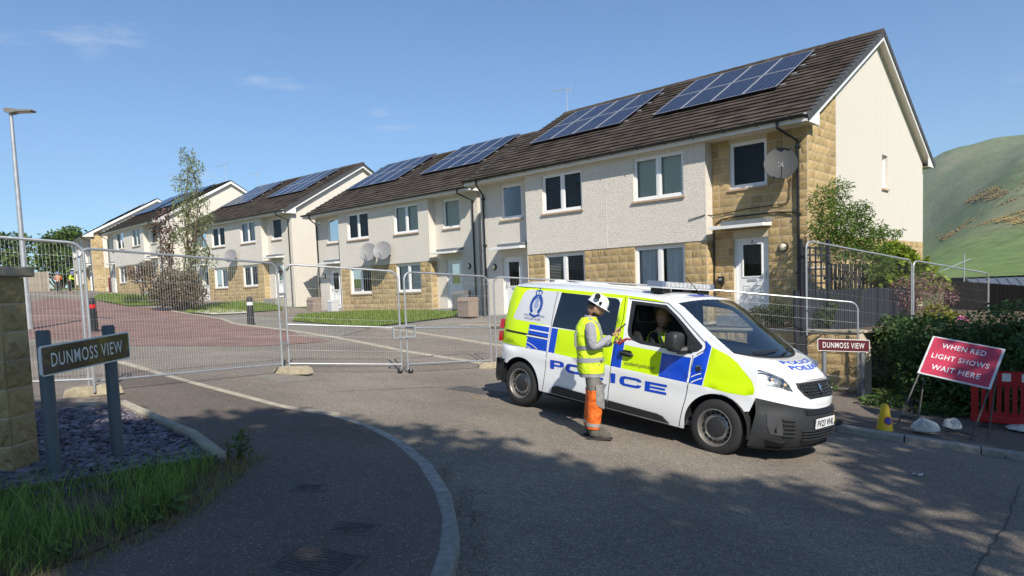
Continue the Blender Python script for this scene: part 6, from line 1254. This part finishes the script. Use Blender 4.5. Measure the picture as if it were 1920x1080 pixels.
# fixtures on the houses: dishes, cables, entry box, aerials
DISH = M('dish_grey', (.20, .20, .205), .5, var=.1, vs=5); DISHD = M('dish_dark', (.038, .040, .043), .65)
def dish(label, hm, x, z, yoff, rad_, az, el, m_, arm_dir=-.5, wall_y=0., feed=True):
    """x,z on the facade, yoff distance in front of the wall; az turns about z, el tilts up"""
    t = thing('satellite_dish', label, 'satellite dish', mat=hm @ Matrix.Translation((x, wall_y-yoff, z)) @ Matrix.Rotation(az, 4, 'Z')); RX = Matrix.Rotation(-el, 4, 'X')
    m = MB(); n = 32; m.grid(lambda k, a: RX @ Vector((rad_*k*math.cos(a), .16*rad_*k*k*-1.0+.05, rad_*1.08*k*math.sin(a))), [0.001, .25, .5, .75, .93, 1.0], np.linspace(0, 2*math.pi, n)); m.grid(lambda k, a: RX @ Vector((rad_*k*math.cos(a), .16*rad_*k*k*-1.0+.062, rad_*1.08*k*math.sin(a))), [0.001, .5, 1.0], np.linspace(0, 2*math.pi, n)); m.grid(lambda k, a: RX @ Vector((rad_*(1+.012*k)*math.cos(a), -.16*rad_+.05+.012*k, rad_*1.08*(1+.012*k)*math.sin(a))), [0, 1], np.linspace(0, 2*math.pi, n)); r_ = m.build('reflector', m_, t, smooth=True, fix=False)
    for bx_, bz_ in ((-.04, -.06), (.04, -.06), (-.04, .04), (.04, .04)): c_ = RX @ Vector((bx_*rad_*3, .04, bz_*rad_*3)); MB().lathe([(.001, -.012), (.010, -.008), (.010, .0)], 8, 'y', c_).build('bolt', ALU, r_)
    f0 = RX @ Vector((0, .03, -rad_*1.04)); f1 = RX @ Vector((0, -rad_*.95, -rad_*.62)); MB().tube([f0, f1], .012, 6).build('feed_arm', BLACKP, t); MB().tube([f1, f1+(RX @ Vector((0, .07, .05)))], [.03, .026], 10).build('receiver', M('receiver_grey', (.45, .45, .45), .5), t, smooth=True)
    inv = Matrix.Rotation(-az, 4, 'Z'); MB().tube([RX @ Vector((0, .07, 0)), RX @ Vector((0, .10, -.02)), inv @ Vector((0, yoff*.55, -.16)), inv @ Vector((0, yoff, -.22))], .022, 8).build('bracket', BLACKP, t, smooth=True)
    return t
HM = {k: h.matrix_basis.copy() for k, h in (('1', H1), ('2', H2), ('3', H3))}
bpy.context.view_layer.update()
dish('large dark satellite dish beside the upper window of the nearest house', H1.matrix_world, -.50, 2.88, .45, .405, R(26), R(20), DISHD)
dish('left one of two pale satellite dishes on the second pair of houses', H2.matrix_world, -6.42, 1.72, .48, .42, R(34), R(22), DISH, wall_y=-.37); dish('right one of two pale satellite dishes on the second pair of houses', H2.matrix_world, -5.34, 1.72, .48, .42, R(34), R(22), DISH, wall_y=-.37)
dish('grey satellite dish on the third pair of houses', H3.matrix_world, -5.5, 1.72, .48, .40, R(34), R(22), DISH, wall_y=-.37)
CAB = BLACKP; ct = thing('wall_cables', 'black cables looping over the stone and render beside door number 2', 'cable', mat=H1.matrix_world)
MB().tube([(-.42, -.04, 2.55), (-.44, -.045, 2.05), (-.50, -.045, 1.93), (-.62, -.045, 1.90), (-1.6, -.045, 1.88), (-2.4, -.045, 1.81), (-2.6, -.05, 1.80), (-2.67, -.39, 1.80), (-3.1, -.395, 1.72), (-3.15, -.395, 1.74)], .012, 6).build('dish_cable', CAB, ct)
MB().tube([(-.28, -.05, 1.60), (-.34, -.05, 1.66), (-.8, -.045, 1.71), (-2.0, -.045, 1.70), (-2.35, -.045, 1.66), (-2.52, -.045, 1.55), (-2.58, -.045, 1.35), (-2.585, -.045, .2), (-2.585, -.045, -.5)], .018, 6).build('conduit', CAB, ct)
eb = thing('entry_box', 'small black meter box on the stone left of door number 2', 'meter box', mat=H1.matrix_world @ Matrix.Translation((-2.38, -.06, -.02))); MB().box(-.085, .085, -.05, .04, -.11, .11).build('case', BLACKP, eb, bevel=.012); MB().box(-.05, .05, -.056, -.051, .0, .06).build('window', M('meter_window', (.25, .26, .27), .2), eb); MB().tube([(0, 0, -.11), (.01, 0, -.2), (-.03, 0, -.28), (-.1, .0, -.3), (-.2, 0, -.22)], .012, 6).build('lead', BLACKP, eb)
def aerial(label, M4, h, ln, az, n=7, tilt=0.):
    t = thing('tv_aerial', label, 'aerial', mat=M4 @ Matrix.Rotation(az, 4, 'Z')); MB().tube([(0, 0, -.5), (0, 0, h)], .018, 6).build('mast', ALU, t); MB().tube([(-ln*.75, 0, h-.03), (ln*.25, 0, h-.03)], .012, 6).build('boom', ALU, t)
    for i in range(n): x = -ln*.75+ln*.8*i/(n-1); MB().tube([(x, -.11-.012*i, h-.03), (x, .11+.012*i, h-.03)], .006, 5).build('element', ALU, t)
    for s in (-1, 1): MB().tube([(ln*.12, 0, h-.03), (ln*.25, .1*s, h+.28*s)], .010, 5).build('reflector', ALU, t)
    return t
aerial('television aerial above the left end of the nearest roof', H1.matrix_world @ Matrix.Translation((-12.1, 5.4, 7.35)), 1.0, .95, R(20)); aerial('television aerial on the ridge of the third pair of houses', H3.matrix_world @ Matrix.Translation((-12.0, 5.1, 7.2)), 1.0, 1.1, R(10), 5)
aerial('farthest television aerial, left of the slim shrubs', H4.matrix_world @ Matrix.Translation((-11.5, 5.1, 7.2)), 1.9, 1.2, R(15), 5); aerial('bare television aerial above the fourth pair of houses', H4.matrix_world @ Matrix.Translation((-.5, 5.1, 7.2)), 1.2, 2.0, R(10), 3)
al = thing('alarm_box', 'white alarm box under the eaves of the second pair of houses', 'alarm box', mat=H2.matrix_world @ Matrix.Translation((-11.55, -.05, 3.5))); MB().box(-.11, .11, -.04, .04, -.15, .13).build('case', UPVC, al, bevel=.02); MB().box(-.05, .05, -.046, -.041, -.1, -.02).build('strobe', DARK, al)
# low wall with dark slat fence in the gap between the second and third houses
gt = thing('gap_fence', 'dark slat fence on a buff stone plinth between the second and third houses', 'fence', mat=H3.matrix_world @ Matrix.Translation((.05, 1.4, 0))); MB().box(0, 3.4, 0, .22, -2.2, -.33).build('plinth', STONE, gt)
for i in range(24): MB().box(.04+.14*i, .135+.14*i, .08, .1, -.33, .62).build('slat', DK, gt)
for z in (-.15, .42): MB().box(0, 3.4, .101, .13, z-.04, z+.04).build('rail', DK, gt)
g2 = thing('gap_fence', 'timber slat fence on a stone plinth between the third and fourth houses', 'fence', mat=H4.matrix_world @ Matrix.Translation((.05, 1.4, 0))); MB().box(0, 3.2, 0, .22, -2.2, -.33).build('plinth', STONE, g2); TIM = M('weathered_timber', (.26, .21, .15), .9, var=.3, vs=4, orand=.2)
for i in range(22): MB().box(.04+.14*i, .15+.14*i, .08, .1, -.33, .85).build('slat', TIM, g2)
# boxes and bins at the doors
BG = M('beige_plastic', (.26, .20, .16), .7, var=.1, vs=5)
def bin_(label, hm, x, y, z, w_, d_, h_, m_, lidm=None):
    t = thing('storage_box', label, 'box', mat=hm @ Matrix.Translation((x, y, z))); MB().prism([(-w_/2, 0), (w_/2, 0), (w_/2, h_*.8), (-w_/2, h_*.8)], lambda a, b, d: (a*(1+.08*b), d-d_/2, b), d_).build('body', m_, t, bevel=.02); MB().prism([(-d_/2-.02, h_*.8), (d_/2+.02, h_*.8), (d_/2, h_), (-d_/2+.1, h_*1.02)], lambda a, b, d: (d-w_/2-.02, a, b), w_+.04).build('lid', lidm or m_, t, bevel=.015)
bin_('beige lidded box by the left door of the nearest house', H1.matrix_world, -12.15, -.75, -1.02, .62, .5, .72, BG); bin_('dark grey box beside the right door of the second pair', H2.matrix_world, -.6, -.55, -.98, .6, .5, .75, M('grey_plastic', (.16, .16, .16), .6)); bin_('beige box beside the left door of the second pair', H2.matrix_world, -11.3, -.8, -1.05, .6, .5, .75, BG); bin_('pale grey bin at the left door of the second pair', H2.matrix_world, -9.75, -.7, -1.05, .4, .4, .6, M('pale_bin', (.5, .52, .53), .6))
rg_ = thing('red_gate', 'dark red boarded gate beside the fourth pair of houses', 'gate', mat=H4.matrix_world @ Matrix.Translation((-13.4, .2, -1.1)))
for i in range(8): MB().box(i*.13, i*.13+.12, 0, .03, 0, 1.5).build('board', M('gate_red', (.22, .02, .025), .6), rg_)
# farthest house and low outbuildings at the end of the street
H5 = house('farthest house at the end of the row with buff stone corner', (-36.4, 61.0, 2.0), -.13, D=11.0, SW=.9, lod=2, stone_strip=True, zb=-3., arrays=((1.55, 5.65),))
H6 = house('small far house behind the end of the row', (-54.0, 87.0, 1.9), -.16, D=9.0, SW=.9, lod=2, stone_strip=True, zb=-3.5, arrays=())
EF = M('pale_timber_fence', (.30, .25, .19), .9, var=.25, vs=4, orand=.2); board_fence('pale timber fence closing the far end of the street', (-70, 66), (-40.5, 61.5), (1.0, 1.0), (2.75, 2.95), .22, EF, 'timber_fence', .02)
# ---------------------------------------------------------------- plants
def leafmat(n, col, v=.35, tr=.35): return M(n, col, .55, orand=v, spec=.3, trans=tr)
def leaves(name, P, size, mat, parent=None, aspect=.45, up=.3, spread=.35, hang=0.):
    """cloud of folded leaves at points P"""
    P = np.asarray(P, float); n = len(P); d = rng.normal(size=(n, 3)); d[:, 2] = d[:, 2]*.6-hang; d /= np.linalg.norm(d, axis=1)[:, None]
    nn = rng.normal(size=(n, 3))*1.0; nn[:, 2] += up*3; s = np.cross(d, nn); s /= np.linalg.norm(s, axis=1)[:, None]+1e-9; L_ = size*rng.uniform(1-spread, 1+spread, n)[:, None]; w = L_*aspect
    q = np.cross(s, d); V = np.stack([P, P+d*L_*.5+s*w*.5+q*L_*.06, P+d*L_, P+d*L_*.5-s*w*.5+q*L_*.06], 1); F = (np.arange(n)[:, None]*4+np.arange(4)[None])
    return mesh_np(name, V.reshape(-1, 3), F, mat, parent, rnd=rng.random(n))
def blobpts(clumps, n, shell=.55):
    """points spread through ellipsoid clumps (x,y,z,rx,ry,rz[,weight])"""
    C = np.array([c[:6] for c in clumps], float); wt = np.array([c[6] if len(c) > 6 else c[3]*c[4]*c[5] for c in clumps]); k = rng.choice(len(C), n, p=wt/wt.sum()); d = rng.normal(size=(n, 3)); d /= np.linalg.norm(d, axis=1)[:, None]
    r = np.where(rng.random(n) < shell, rng.uniform(.75, 1.05, n), rng.random(n)**.5)
    return C[k, :3]+d*r[:, None]*C[k, 3:6]
def branches(mb, base, tips, r0, rnd, bend=.15):
    for t in tips:
        a, b = Vector(base), Vector(t); m1 = a.lerp(b, .35)+Vector((rnd.uniform(-1, 1), rnd.uniform(-1, 1), rnd.uniform(0, .6)))*bend*(b-a).length; m2 = a.lerp(b, .7)+Vector((rnd.uniform(-1, 1), rnd.uniform(-1, 1), 0))*bend*.6*(b-a).length; mb.tube([a, m1, m2, b], [r0, r0*.75, r0*.5, r0*.22], 6)
BARK = M('bark', (.10, .078, .055), .9, var=.3, vs=12, bump=.6, bs=30, dist=.02)
def plant(name, label, cat, loc, clumps, n, size, lm, stems, r0, seed, aspect=.45, group=None, hang=0., shell=.55, stem_mat=None, partn=('crown', 'trunk')):
    rnd = random.Random(seed); t = thing(name, label, cat, loc, 0, group); leaves(partn[0], blobpts(clumps, n, shell), size, lm, t, aspect, hang=hang); mb = MB()
    for b, tips in stems: branches(mb, b, tips, r0, rnd)
    mb.build(partn[1], stem_mat or BARK, t, smooth=True); return t
# trees behind and beside the viewer: they shade the footway, hedge and signs
LT = leafmat('sycamore_leaf', (.07, .12, .025))
def shade_tree(x, y, h, rr, label, n=5200, lowest=2.2, seed=1, size=.20):
    rnd = random.Random(seed); z = gz(x, y); cl_ = []
    for k in range(16):
        a = rnd.uniform(0, 6.28); q = rr*rnd.uniform(.15, .75); hh = rnd.uniform(lowest, h-rr*.35); e = rnd.uniform(.30, .5)*rr; cl_.append((q*math.cos(a), q*math.sin(a), hh, e, e, e*.75))
    plant('tree', label, 'tree', (x, y, z), cl_, n, size, LT, [((0, 0, 0), [(0, 0, h*.55)]), ((0, 0, lowest*.8), [(c[0], c[1], c[2]) for c in cl_])], .16, seed, .7, 'trees that shade the corner')
for k, (x, y, hh_, lb) in enumerate(((.6, -.6, 9.3, 'broad leafy tree behind the viewer'), (-3.4, -.7, 8.0, 'leafy tree behind the viewer on the verge side'), (-7.6, -1.2, 7.2, 'leafy tree behind the stone wall out of view'), (4.3, -4.3, 9.3, 'leafy tree behind the viewer toward the lower road'), (8.6, .9, 9.3, 'roadside tree to the right of the viewer'), (11.2, 3.6, 9.3, 'roadside tree right of the viewer, nearer the hedge'), (11.7, 7.3, 9.0, 'roadside tree far right of the viewer'))):
    shade_tree(x+1.34, y-4.39, hh_+4.14, 3.1, lb, 10500, 7.74, 2+k, .27)   # tall, well back from where anyone stands to look
# hedge at right
hb = [(7.62, 13.15), (8.15, 12.5), (9.0, 11.7), (10.4, 10.7), (12, 9.6)]; cl_ = []; rnd = random.Random(4)
for i in range(46):
    k = rnd.random()*(len(hb)-1); j = int(k); f = k-j; x = hb[j][0]+(hb[j+1][0]-hb[j][0])*f; y = hb[j][1]+(hb[j+1][1]-hb[j][1])*f; off = rnd.uniform(.1, 1.6); x += off*.62; y += off*.78; e = rnd.uniform(.35, .6); zz = gz(x, y); topz = -1.0+.35*math.sin(x*1.3)+.25*min(1, off); cl_.append((x, y, rnd.uniform(zz+.35, topz), e, e, e))
cl_ += [(7.85, 14.3, -1.9, .3, .4, .6), (7.95, 14.5, -1.35, .35, .4, .5), (8.3, 14.7, -1.4, .5, .5, .5)]
hd = thing('hedge', 'big dark green leafy hedge behind the red sign', 'hedge', (0, 0, 0)); leaves('foliage', blobpts(cl_, 34000, .6), .095, leafmat('laurel_leaf', (.065, .125, .034), .5, .25), hd, .5)
mb = MB()
for i in range(26): c = rnd.choice(cl_); branches(mb, (c[0], c[1], gz(c[0], c[1])-.05), [(c[0]+rnd.uniform(-.2, .2), c[1]+rnd.uniform(-.2, .2), c[2]+.2)], .018, rnd)
mb.build('stems', BARK, hd)
wp = []
for c in ((6.1, 14.0), (6.9, 12.9), (7.6, 12.3), (8.5, 11.6)): wp.append((c[0], c[1], gz(*c)+.18, .45, .3, .16))
wd_ = thing('weeds', 'low green weeds growing at the foot of the hedge and far street sign', 'weeds', (0, 0, 0)); leaves('foliage', blobpts(wp, 1500), .09, leafmat('weed_leaf', (.07, .13, .03)), wd_, .5)
tuft = thing('kerb_weeds', 'straggling weeds along the kerb under the sandbags', 'weeds', (0, 0, 0)); leaves('foliage', blobpts([(5.75+.18*i, 9.82-.13*i, gz(5.75+.18*i, 9.82-.13*i)+.03, .16, .07, .05) for i in range(6)], 700), .05, leafmat('weed_dull', (.09, .11, .04)), tuft, .4)
# bamboo, climbing plant and pink shrub in the side garden
bm_ = [(0, 0, 2.05, .42, .42, .42), (-.35, .1, 2.5, .30, .3, .4), (.1, .2, 2.75, .28, .3, .38), (.45, 0, 2.2, .35, .35, .35), (-.1, 0, 1.5, .5, .4, .4), (.5, .1, 1.5, .4, .4, .5), (.85, .2, 1.85, .4, .3, .2), (1.3, .3, 1.75, .4, .3, .14), (1.0, .2, 1.2, .45, .3, .5), (-.5, 0, 1.9, .25, .25, .3)]
plant('bamboo', 'tall feathery bamboo clump at the corner of the nearest house', 'bamboo', (7.7, 16.25, -.80), bm_, 6500, .12, leafmat('bamboo_leaf', (.12, .20, .035), .4, .4), [((random.uniform(-.3, .5), random.uniform(-.15, .2), 0), [(c[0], c[1], c[2]+.15)]) for c in bm_ for _ in range(2)], .012, 5, .22, hang=.5, shell=.35, stem_mat=M('bamboo_cane', (.07, .065, .025), .6), partn=('foliage', 'canes'))
cv = [(0, 0, 1.9, .5, .3, .4), (.5, .2, 1.65, .5, .3, .35), (1.0, .35, 1.35, .45, .3, .3), (-.3, 0, 1.5, .35, .3, .35), (.3, .1, 1.2, .6, .3, .4), (1.4, .5, 1.2, .3, .3, .2)]
plant('climbing_plant', 'bright green climbing plant spilling over the side fence', 'climber', (9.9, 17.9, -1.55), cv, 3600, .15, leafmat('climber_leaf', (.20, .27, .03), .4, .4), [((0, 0, 0), [(c[0], c[1], c[2]) for c in cv])], .02, 6, .6, partn=('foliage', 'stems'))
pk = [(0, 0, .9, .55, .35, .35), (.5, .1, 1.05, .45, .3, .3), (-.5, 0, .75, .4, .3, .25), (.3, 0, .5, .6, .3, .35), (.95, .2, .75, .4, .3, .35)]
plant('flowering_shrub', 'dusty pink feathery shrub behind the mesh panel in the side garden', 'shrub', (9.75, 17.0, -1.35), pk, 3000, .055, leafmat('pink_bloom', (.30, .17, .16), .4, .3), [((0, 0, 0), [(c[0], c[1], c[2]) for c in pk])], .012, 7, .5, partn=('bloom', 'stems'))
yg = [(0, 0, .55, .45, .3, .4), (.45, .1, .4, .45, .3, .35), (.1, 0, .2, .6, .3, .3)]
plant('garden_shrub', 'yellow-green shrub with two pink blooms above the hedge', 'shrub', (10.2, 16.6, -1.75), yg, 2200, .11, leafmat('yellow_leaf', (.23, .24, .05), .4, .35), [((0, 0, 0), [(c[0], c[1], c[2]) for c in yg])], .012, 8, .4, partn=('foliage', 'stems'))
for dx, dz, lb in ((-.25, .35, 'lower pink peony bloom above the hedge'), (.42, .62, 'upper pink peony bloom above the hedge')):
    f_ = thing('pink_flower', lb, 'flower', (10.0+dx, 15.95, -1.75+dz)); leaves('petals', blobpts([(0, 0, 0, .09, .09, .07)], 160), .07, leafmat('petal_pink', (.65, .25, .42), .25, .3), f_, .9); MB().tube([(0, 0, -.5), (0, 0, 0)], .006, 5).build('stem', MATS['bamboo_cane'], f_)
gs = [(0, 0, .35, .7, .3, .3), (.7, 0, .3, .5, .3, .28), (-.5, 0, .3, .4, .3, .25)]
px, py = uv(.3, -1.2); plant('garden_shrub', 'scrubby dark shrub beside the front door of the nearest house', 'shrub', (px, py, -1.25), gs, 2600, .07, leafmat('scrub_leaf', (.075, .10, .03)), [((0, 0, 0), [(c[0], c[1], c[2]) for c in gs])], .01, 11, .4, partn=('foliage', 'stems'))
px, py = uv(-1.0, -2.2); plant('garden_shrub', 'leafy rose bush behind the mesh panel by the retaining wall', 'shrub', (px, py, -1.25), [(0, 0, .3, .4, .3, .3), (.3, .1, .55, .25, .2, .25)], 1200, .08, leafmat('rose_leaf', (.05, .09, .03)), [((0, 0, 0), [(0, 0, .5), (.3, .1, .6)])], .01, 12, .5, partn=('foliage', 'stems'))
# slim shrubs in the middle distance
sx_, sy_ = -15.6, 33.6
gum = [(.35, 0, 1.3, .45, .4, .5), (.1, .1, 2.2, .4, .4, .5), (.55, 0, 2.9, .55, .45, .5), (.0, 0, 3.6, .5, .4, .45), (.6, 0, 4.2, .6, .45, .55), (.2, 0, 5.0, .55, .4, .55), (.75, .1, 5.3, .5, .4, .45), (.35, 0, 6.1, .55, .4, .5), (.65, 0, 6.8, .5, .35, .5), (.5, 0, 7.4, .35, .3, .4), (1.2, 0, 4.5, .35, .3, .35), (1.15, 0, 2.4, .4, .3, .35)]
plant('eucalyptus', 'tall slim eucalyptus tree rising above the far roofs', 'tree', (sx_, sy_, gz(sx_, sy_)), [(c[0], c[1], c[2], c[3]*1.28, c[4]*1.2, c[5]*1.1) for c in gum], 3700, .165, leafmat('gum_leaf', (.23, .27, .12), .35, .35), [((.2, 0, 0), [(.3, 0, 4.5), (.5, 0, 7.2)]), ((.3, 0, 2.2), [(c[0], c[1], c[2]) for c in gum])], .05, 21, .28, hang=.9, shell=.3)
pur = [(-.6, 0, 2.2, .4, .35, .5), (-.75, 0, 2.9, .45, .4, .5), (-.7, .1, 3.6, .5, .4, .5), (-.95, 0, 4.1, .5, .4, .4), (-.6, 0, 4.6, .45, .35, .4), (-.3, 0, 3.9, .4, .3, .4)]
plant('purple_leaved_tree', 'slender purple-leaved tree left of the eucalyptus', 'tree', (sx_-.3, sy_+.3, gz(sx_, sy_)), pur, 1700, .12, leafmat('plum_leaf', (.16, .105, .085), .45, .3), [((-.3, 0, 0), [(-.6, 0, 2.4), (-.7, 0, 4.4)]), ((-.55, 0, 2.0), [(c[0], c[1], c[2]) for c in pur])], .04, 22, .5, shell=.35)
shb = [(-.9, 0, .8, .7, .6, .6), (-.2, -.2, .9, .8, .6, .65), (.5, 0, .8, .7, .6, .6), (-1.3, 0, 1.4, .5, .5, .5), (-.5, 0, 1.6, .6, .5, .5), (.35, 0, 1.5, .5, .5, .5), (-1.5, .1, 2.0, .35, .3, .35)]
plant('brown_shrub', 'round russet-brown shrub at the foot of the eucalyptus', 'shrub', (sx_, sy_-.5, gz(sx_, sy_)), shb, 8200, .115, leafmat('russet_leaf', (.17, .135, .085), .45, .3), [((random.uniform(-.5, .5), 0, 0), [(c[0], c[1], c[2])]) for c in shb for _ in range(2)], .04, 23, .5, shell=.4)
px, py = -22.6, 42.6; plant('purple_shrub', 'small purple-leaved shrub by the window of the fourth pair', 'shrub', (px, py, gz(px, py)), [(0, 0, 1.6, .7, .5, .5), (.4, 0, 2.1, .5, .4, .4), (-.6, 0, 1.9, .4, .4, .4)], 1200, .13, MATS['plum_leaf'], [((0, 0, 0), [(0, 0, 1.6), (.4, 0, 2.1), (-.6, 0, 1.9)])], .05, 24, .5)
for x, y, s, lb in ((-21.0, 38.6, .5, 'low leafy plant at the left end of the far lawn'), (-19.8, 38.4, .6, 'low dark plant beside the far lawn'), (-18.9, 39.2, .5, 'low plant nearest the brown shrub on the far lawn')): plant('border_plant', lb, 'plant', (x, y, gz(x, y)), [(0, 0, s*.5, s, s*.8, s*.5)], 420, .12, leafmat('border_leaf', (.09, .13, .03)), [((0, 0, 0), [(0, 0, s*.5)])], .02, 25, .5, partn=('foliage', 'stems'))
# trees beyond the end of the street
FT = leafmat('far_tree_leaf', (.085, .14, .03), .45, .3); rnd = random.Random(11)
for i, (x, y, h, lb) in enumerate(((-75, 82, 8.5, 'left-hand far tree, cut by the frame edge'), (-68, 84, 7.5, 'far leafy tree directly left of the lamp post'), (-62, 86, 9.5, 'rounded far tree just right of the lamp post'), (-56, 87, 8.8, 'far tree in the middle of the tree line'), (-50.5, 84, 9.0, 'far tree closest to the end house'), (-82, 80, 9.0, 'far tree outside the left edge'))):
    cl_ = []
    for k in range(13): a = rnd.uniform(0, 6.28); q = rnd.uniform(.3, 2.8); cl_.append((q*math.cos(a), q*math.sin(a)*.8, rnd.uniform(1.8, h-1.3), rnd.uniform(1., 1.7), rnd.uniform(1., 1.6), rnd.uniform(.9, 1.4)))
    plant('far_tree', lb, 'tree', (x, y, gz(x, y)-.2), cl_, 3300, .42, FT, [((0, 0, 0), [(c[0], c[1], c[2]) for c in cl_])], .14, 30+i, .65, 'trees beyond the end of the street')
# weeds at the kerb edge and seedlings by the slate bed
sg_ = thing('seedling', 'leafy seedling growing at the corner of the slate bed edging', 'plant', (-2.5, 6.15, gz(-2.5, 6.15)+.1)); leaves('foliage', blobpts([(0, 0, .12, .12, .08, .12), (.08, 0, .22, .06, .05, .08)], 130), .07, leafmat('seedling_leaf', (.10, .15, .04)), sg_, .3); MB().tube([(0, 0, 0), (.06, 0, .28)], .005, 5).build('stem', BARK, sg_)
gp2 = []
for x, y in KN[2:9]: gp2 += [(x+.10+random.uniform(-.03, .1), y+random.uniform(-.4, .4), gz(x, y)+.004) for _ in range(150)]
P = np.array(gp2); n = len(P); s = rng.uniform(.004, .010, n); V = P[:, None, :]+rng.normal(size=(n, 4, 3))*s[:, None, None]*np.array([1, 1, .45]); F = (np.arange(n)[:, None, None]*4+np.array([(0, 1, 2), (0, 2, 3), (0, 3, 1), (1, 3, 2)])[None]).reshape(-1, 3)
o = mesh_np('kerb_grit', V.reshape(-1, 3), F, M('grit', (.30, .265, .21), .9, orand=.35), rnd=np.repeat(rng.random(n), 4)); tag(o, 'loose grit and chippings gathered along the near kerb channel', 'grit', kind='stuff')
petals = [(random.uniform(-2.4, -.5), random.uniform(3.6, 7.4)) for _ in range(900)]; P = np.array([(x, y, gz(x, y)+kdz(x, y)+.003) for x, y in petals if not inside((x, y), verge)]); n = len(P); s = rng.uniform(.003, .007, n); a = rng.uniform(0, 6.28, n); V = np.stack([P+np.c_[np.cos(a+k*1.571)*s, np.sin(a+k*1.571)*s*.7, np.full(n, .001)] for k in range(4)], 1)
o = mesh_np('fallen_petals', V.reshape(-1, 3), np.arange(n*4).reshape(-1, 4), M('petal_white', (.55, .5, .45), .9, orand=.3), rnd=rng.random(n)); tag(o, 'pale fallen petals and specks scattered over the near footway', 'petals', kind='stuff')

# seams, cracks and patches in the tarmac
TAR = M('tar_seam', (.03, .03, .03), .6); PATCH = asphalt('asphalt_patch', (.085, .082, .08), (.25, .24, .23), 95)
def seam(pts, w, label=None, dz=.004, mat=TAR):
    P = dense([tuple(p) for p in pts], .12); mb = MB(); q = []; r_ = random.Random(len(P))
    for i, p in enumerate(P):
        a, b = Vector(P[max(0, i-1)]), Vector(P[min(len(P)-1, i+1)]); d = (b-a).normalized(); nn = Vector((-d.y, d.x))*w*r_.uniform(.3, .8); j = Vector((r_.uniform(-1, 1), r_.uniform(-1, 1)))*.012
        for s_ in (1, -1): c = Vector(p)+nn*s_+j; q.append((c.x, c.y, gz(c.x, c.y)+dz+(kdz(c.x, c.y) if w < .011 else 0)))
    mb.add(q, [(2*i, 2*i+1, 2*i+3, 2*i+2) for i in range(len(P)-1)]); o = mb.build('tarmac_seam', mat, None, fix=False); tag(o, kind='structure')
seam([(5.6, 7.6), (4.4, 6.1), (3.3, 4.9), (2.4, 3.6)], .014); 
seam([(-3.2, 9.1), (-2.2, 8.1), (-2.35, 6.9)], .010); seam([(-2.9, 10.8), (-.6, 12.6), (1.5, 13.2)], .012); seam([(-7, 14), (-3.5, 15.5), (-1.5, 15.0)], .012)
sheet('tarmac_patch', [(-4.6, 12.0), (-3.9, 11.5), (-3.3, 12.1), (-4.0, 12.5)], .004, DRIVE, .4); sheet('tarmac_patch', [(-1.2, 11.9), (-.2, 11.3), (.1, 11.8), (-.9, 12.4)], .004, PATCH, .4)

blades('verge_stems', scatter(verge, 420, .11), .25, .45, .006, M('dead_stem', (.34, .29, .15), .8, orand=.3, trans=.2), 'dry seeding grass stems standing among the verge grass', .5, 3)
wv = thing('verge_weeds', 'broad-leaved weeds scattered through the verge grass by the footway', 'weeds', (0, 0, 0)); wc = [(x, y, z+.05, .09, .09, .06) for x, y, z in scatter(verge, 34, .11)]; leaves('foliage', blobpts(wc, 1300), .075, leafmat('dock_leaf', (.13, .21, .06)), wv, .5)

# thin summer haze
hzb = MB().box(-2520, 2520, -2480, 2540, -6, 520).build('haze', [], None)
hzm = bpy.data.materials.new('haze_air'); hzm.use_nodes = True; t = hzm.node_tree; t.nodes.clear(); o_ = t.nodes.new('ShaderNodeOutputMaterial'); v_ = t.nodes.new('ShaderNodeVolumePrincipled')
v_.inputs['Color'].default_value = (.86, .93, 1, 1); v_.inputs['Density'].default_value = .00013; v_.inputs['Anisotropy'].default_value = .1; t.links.new(v_.outputs[0], o_.inputs['Volume'])
hzb.data.materials.append(hzm); tag(hzb, 'thin pale summer haze in the air over the street and hill', 'haze', kind='stuff')
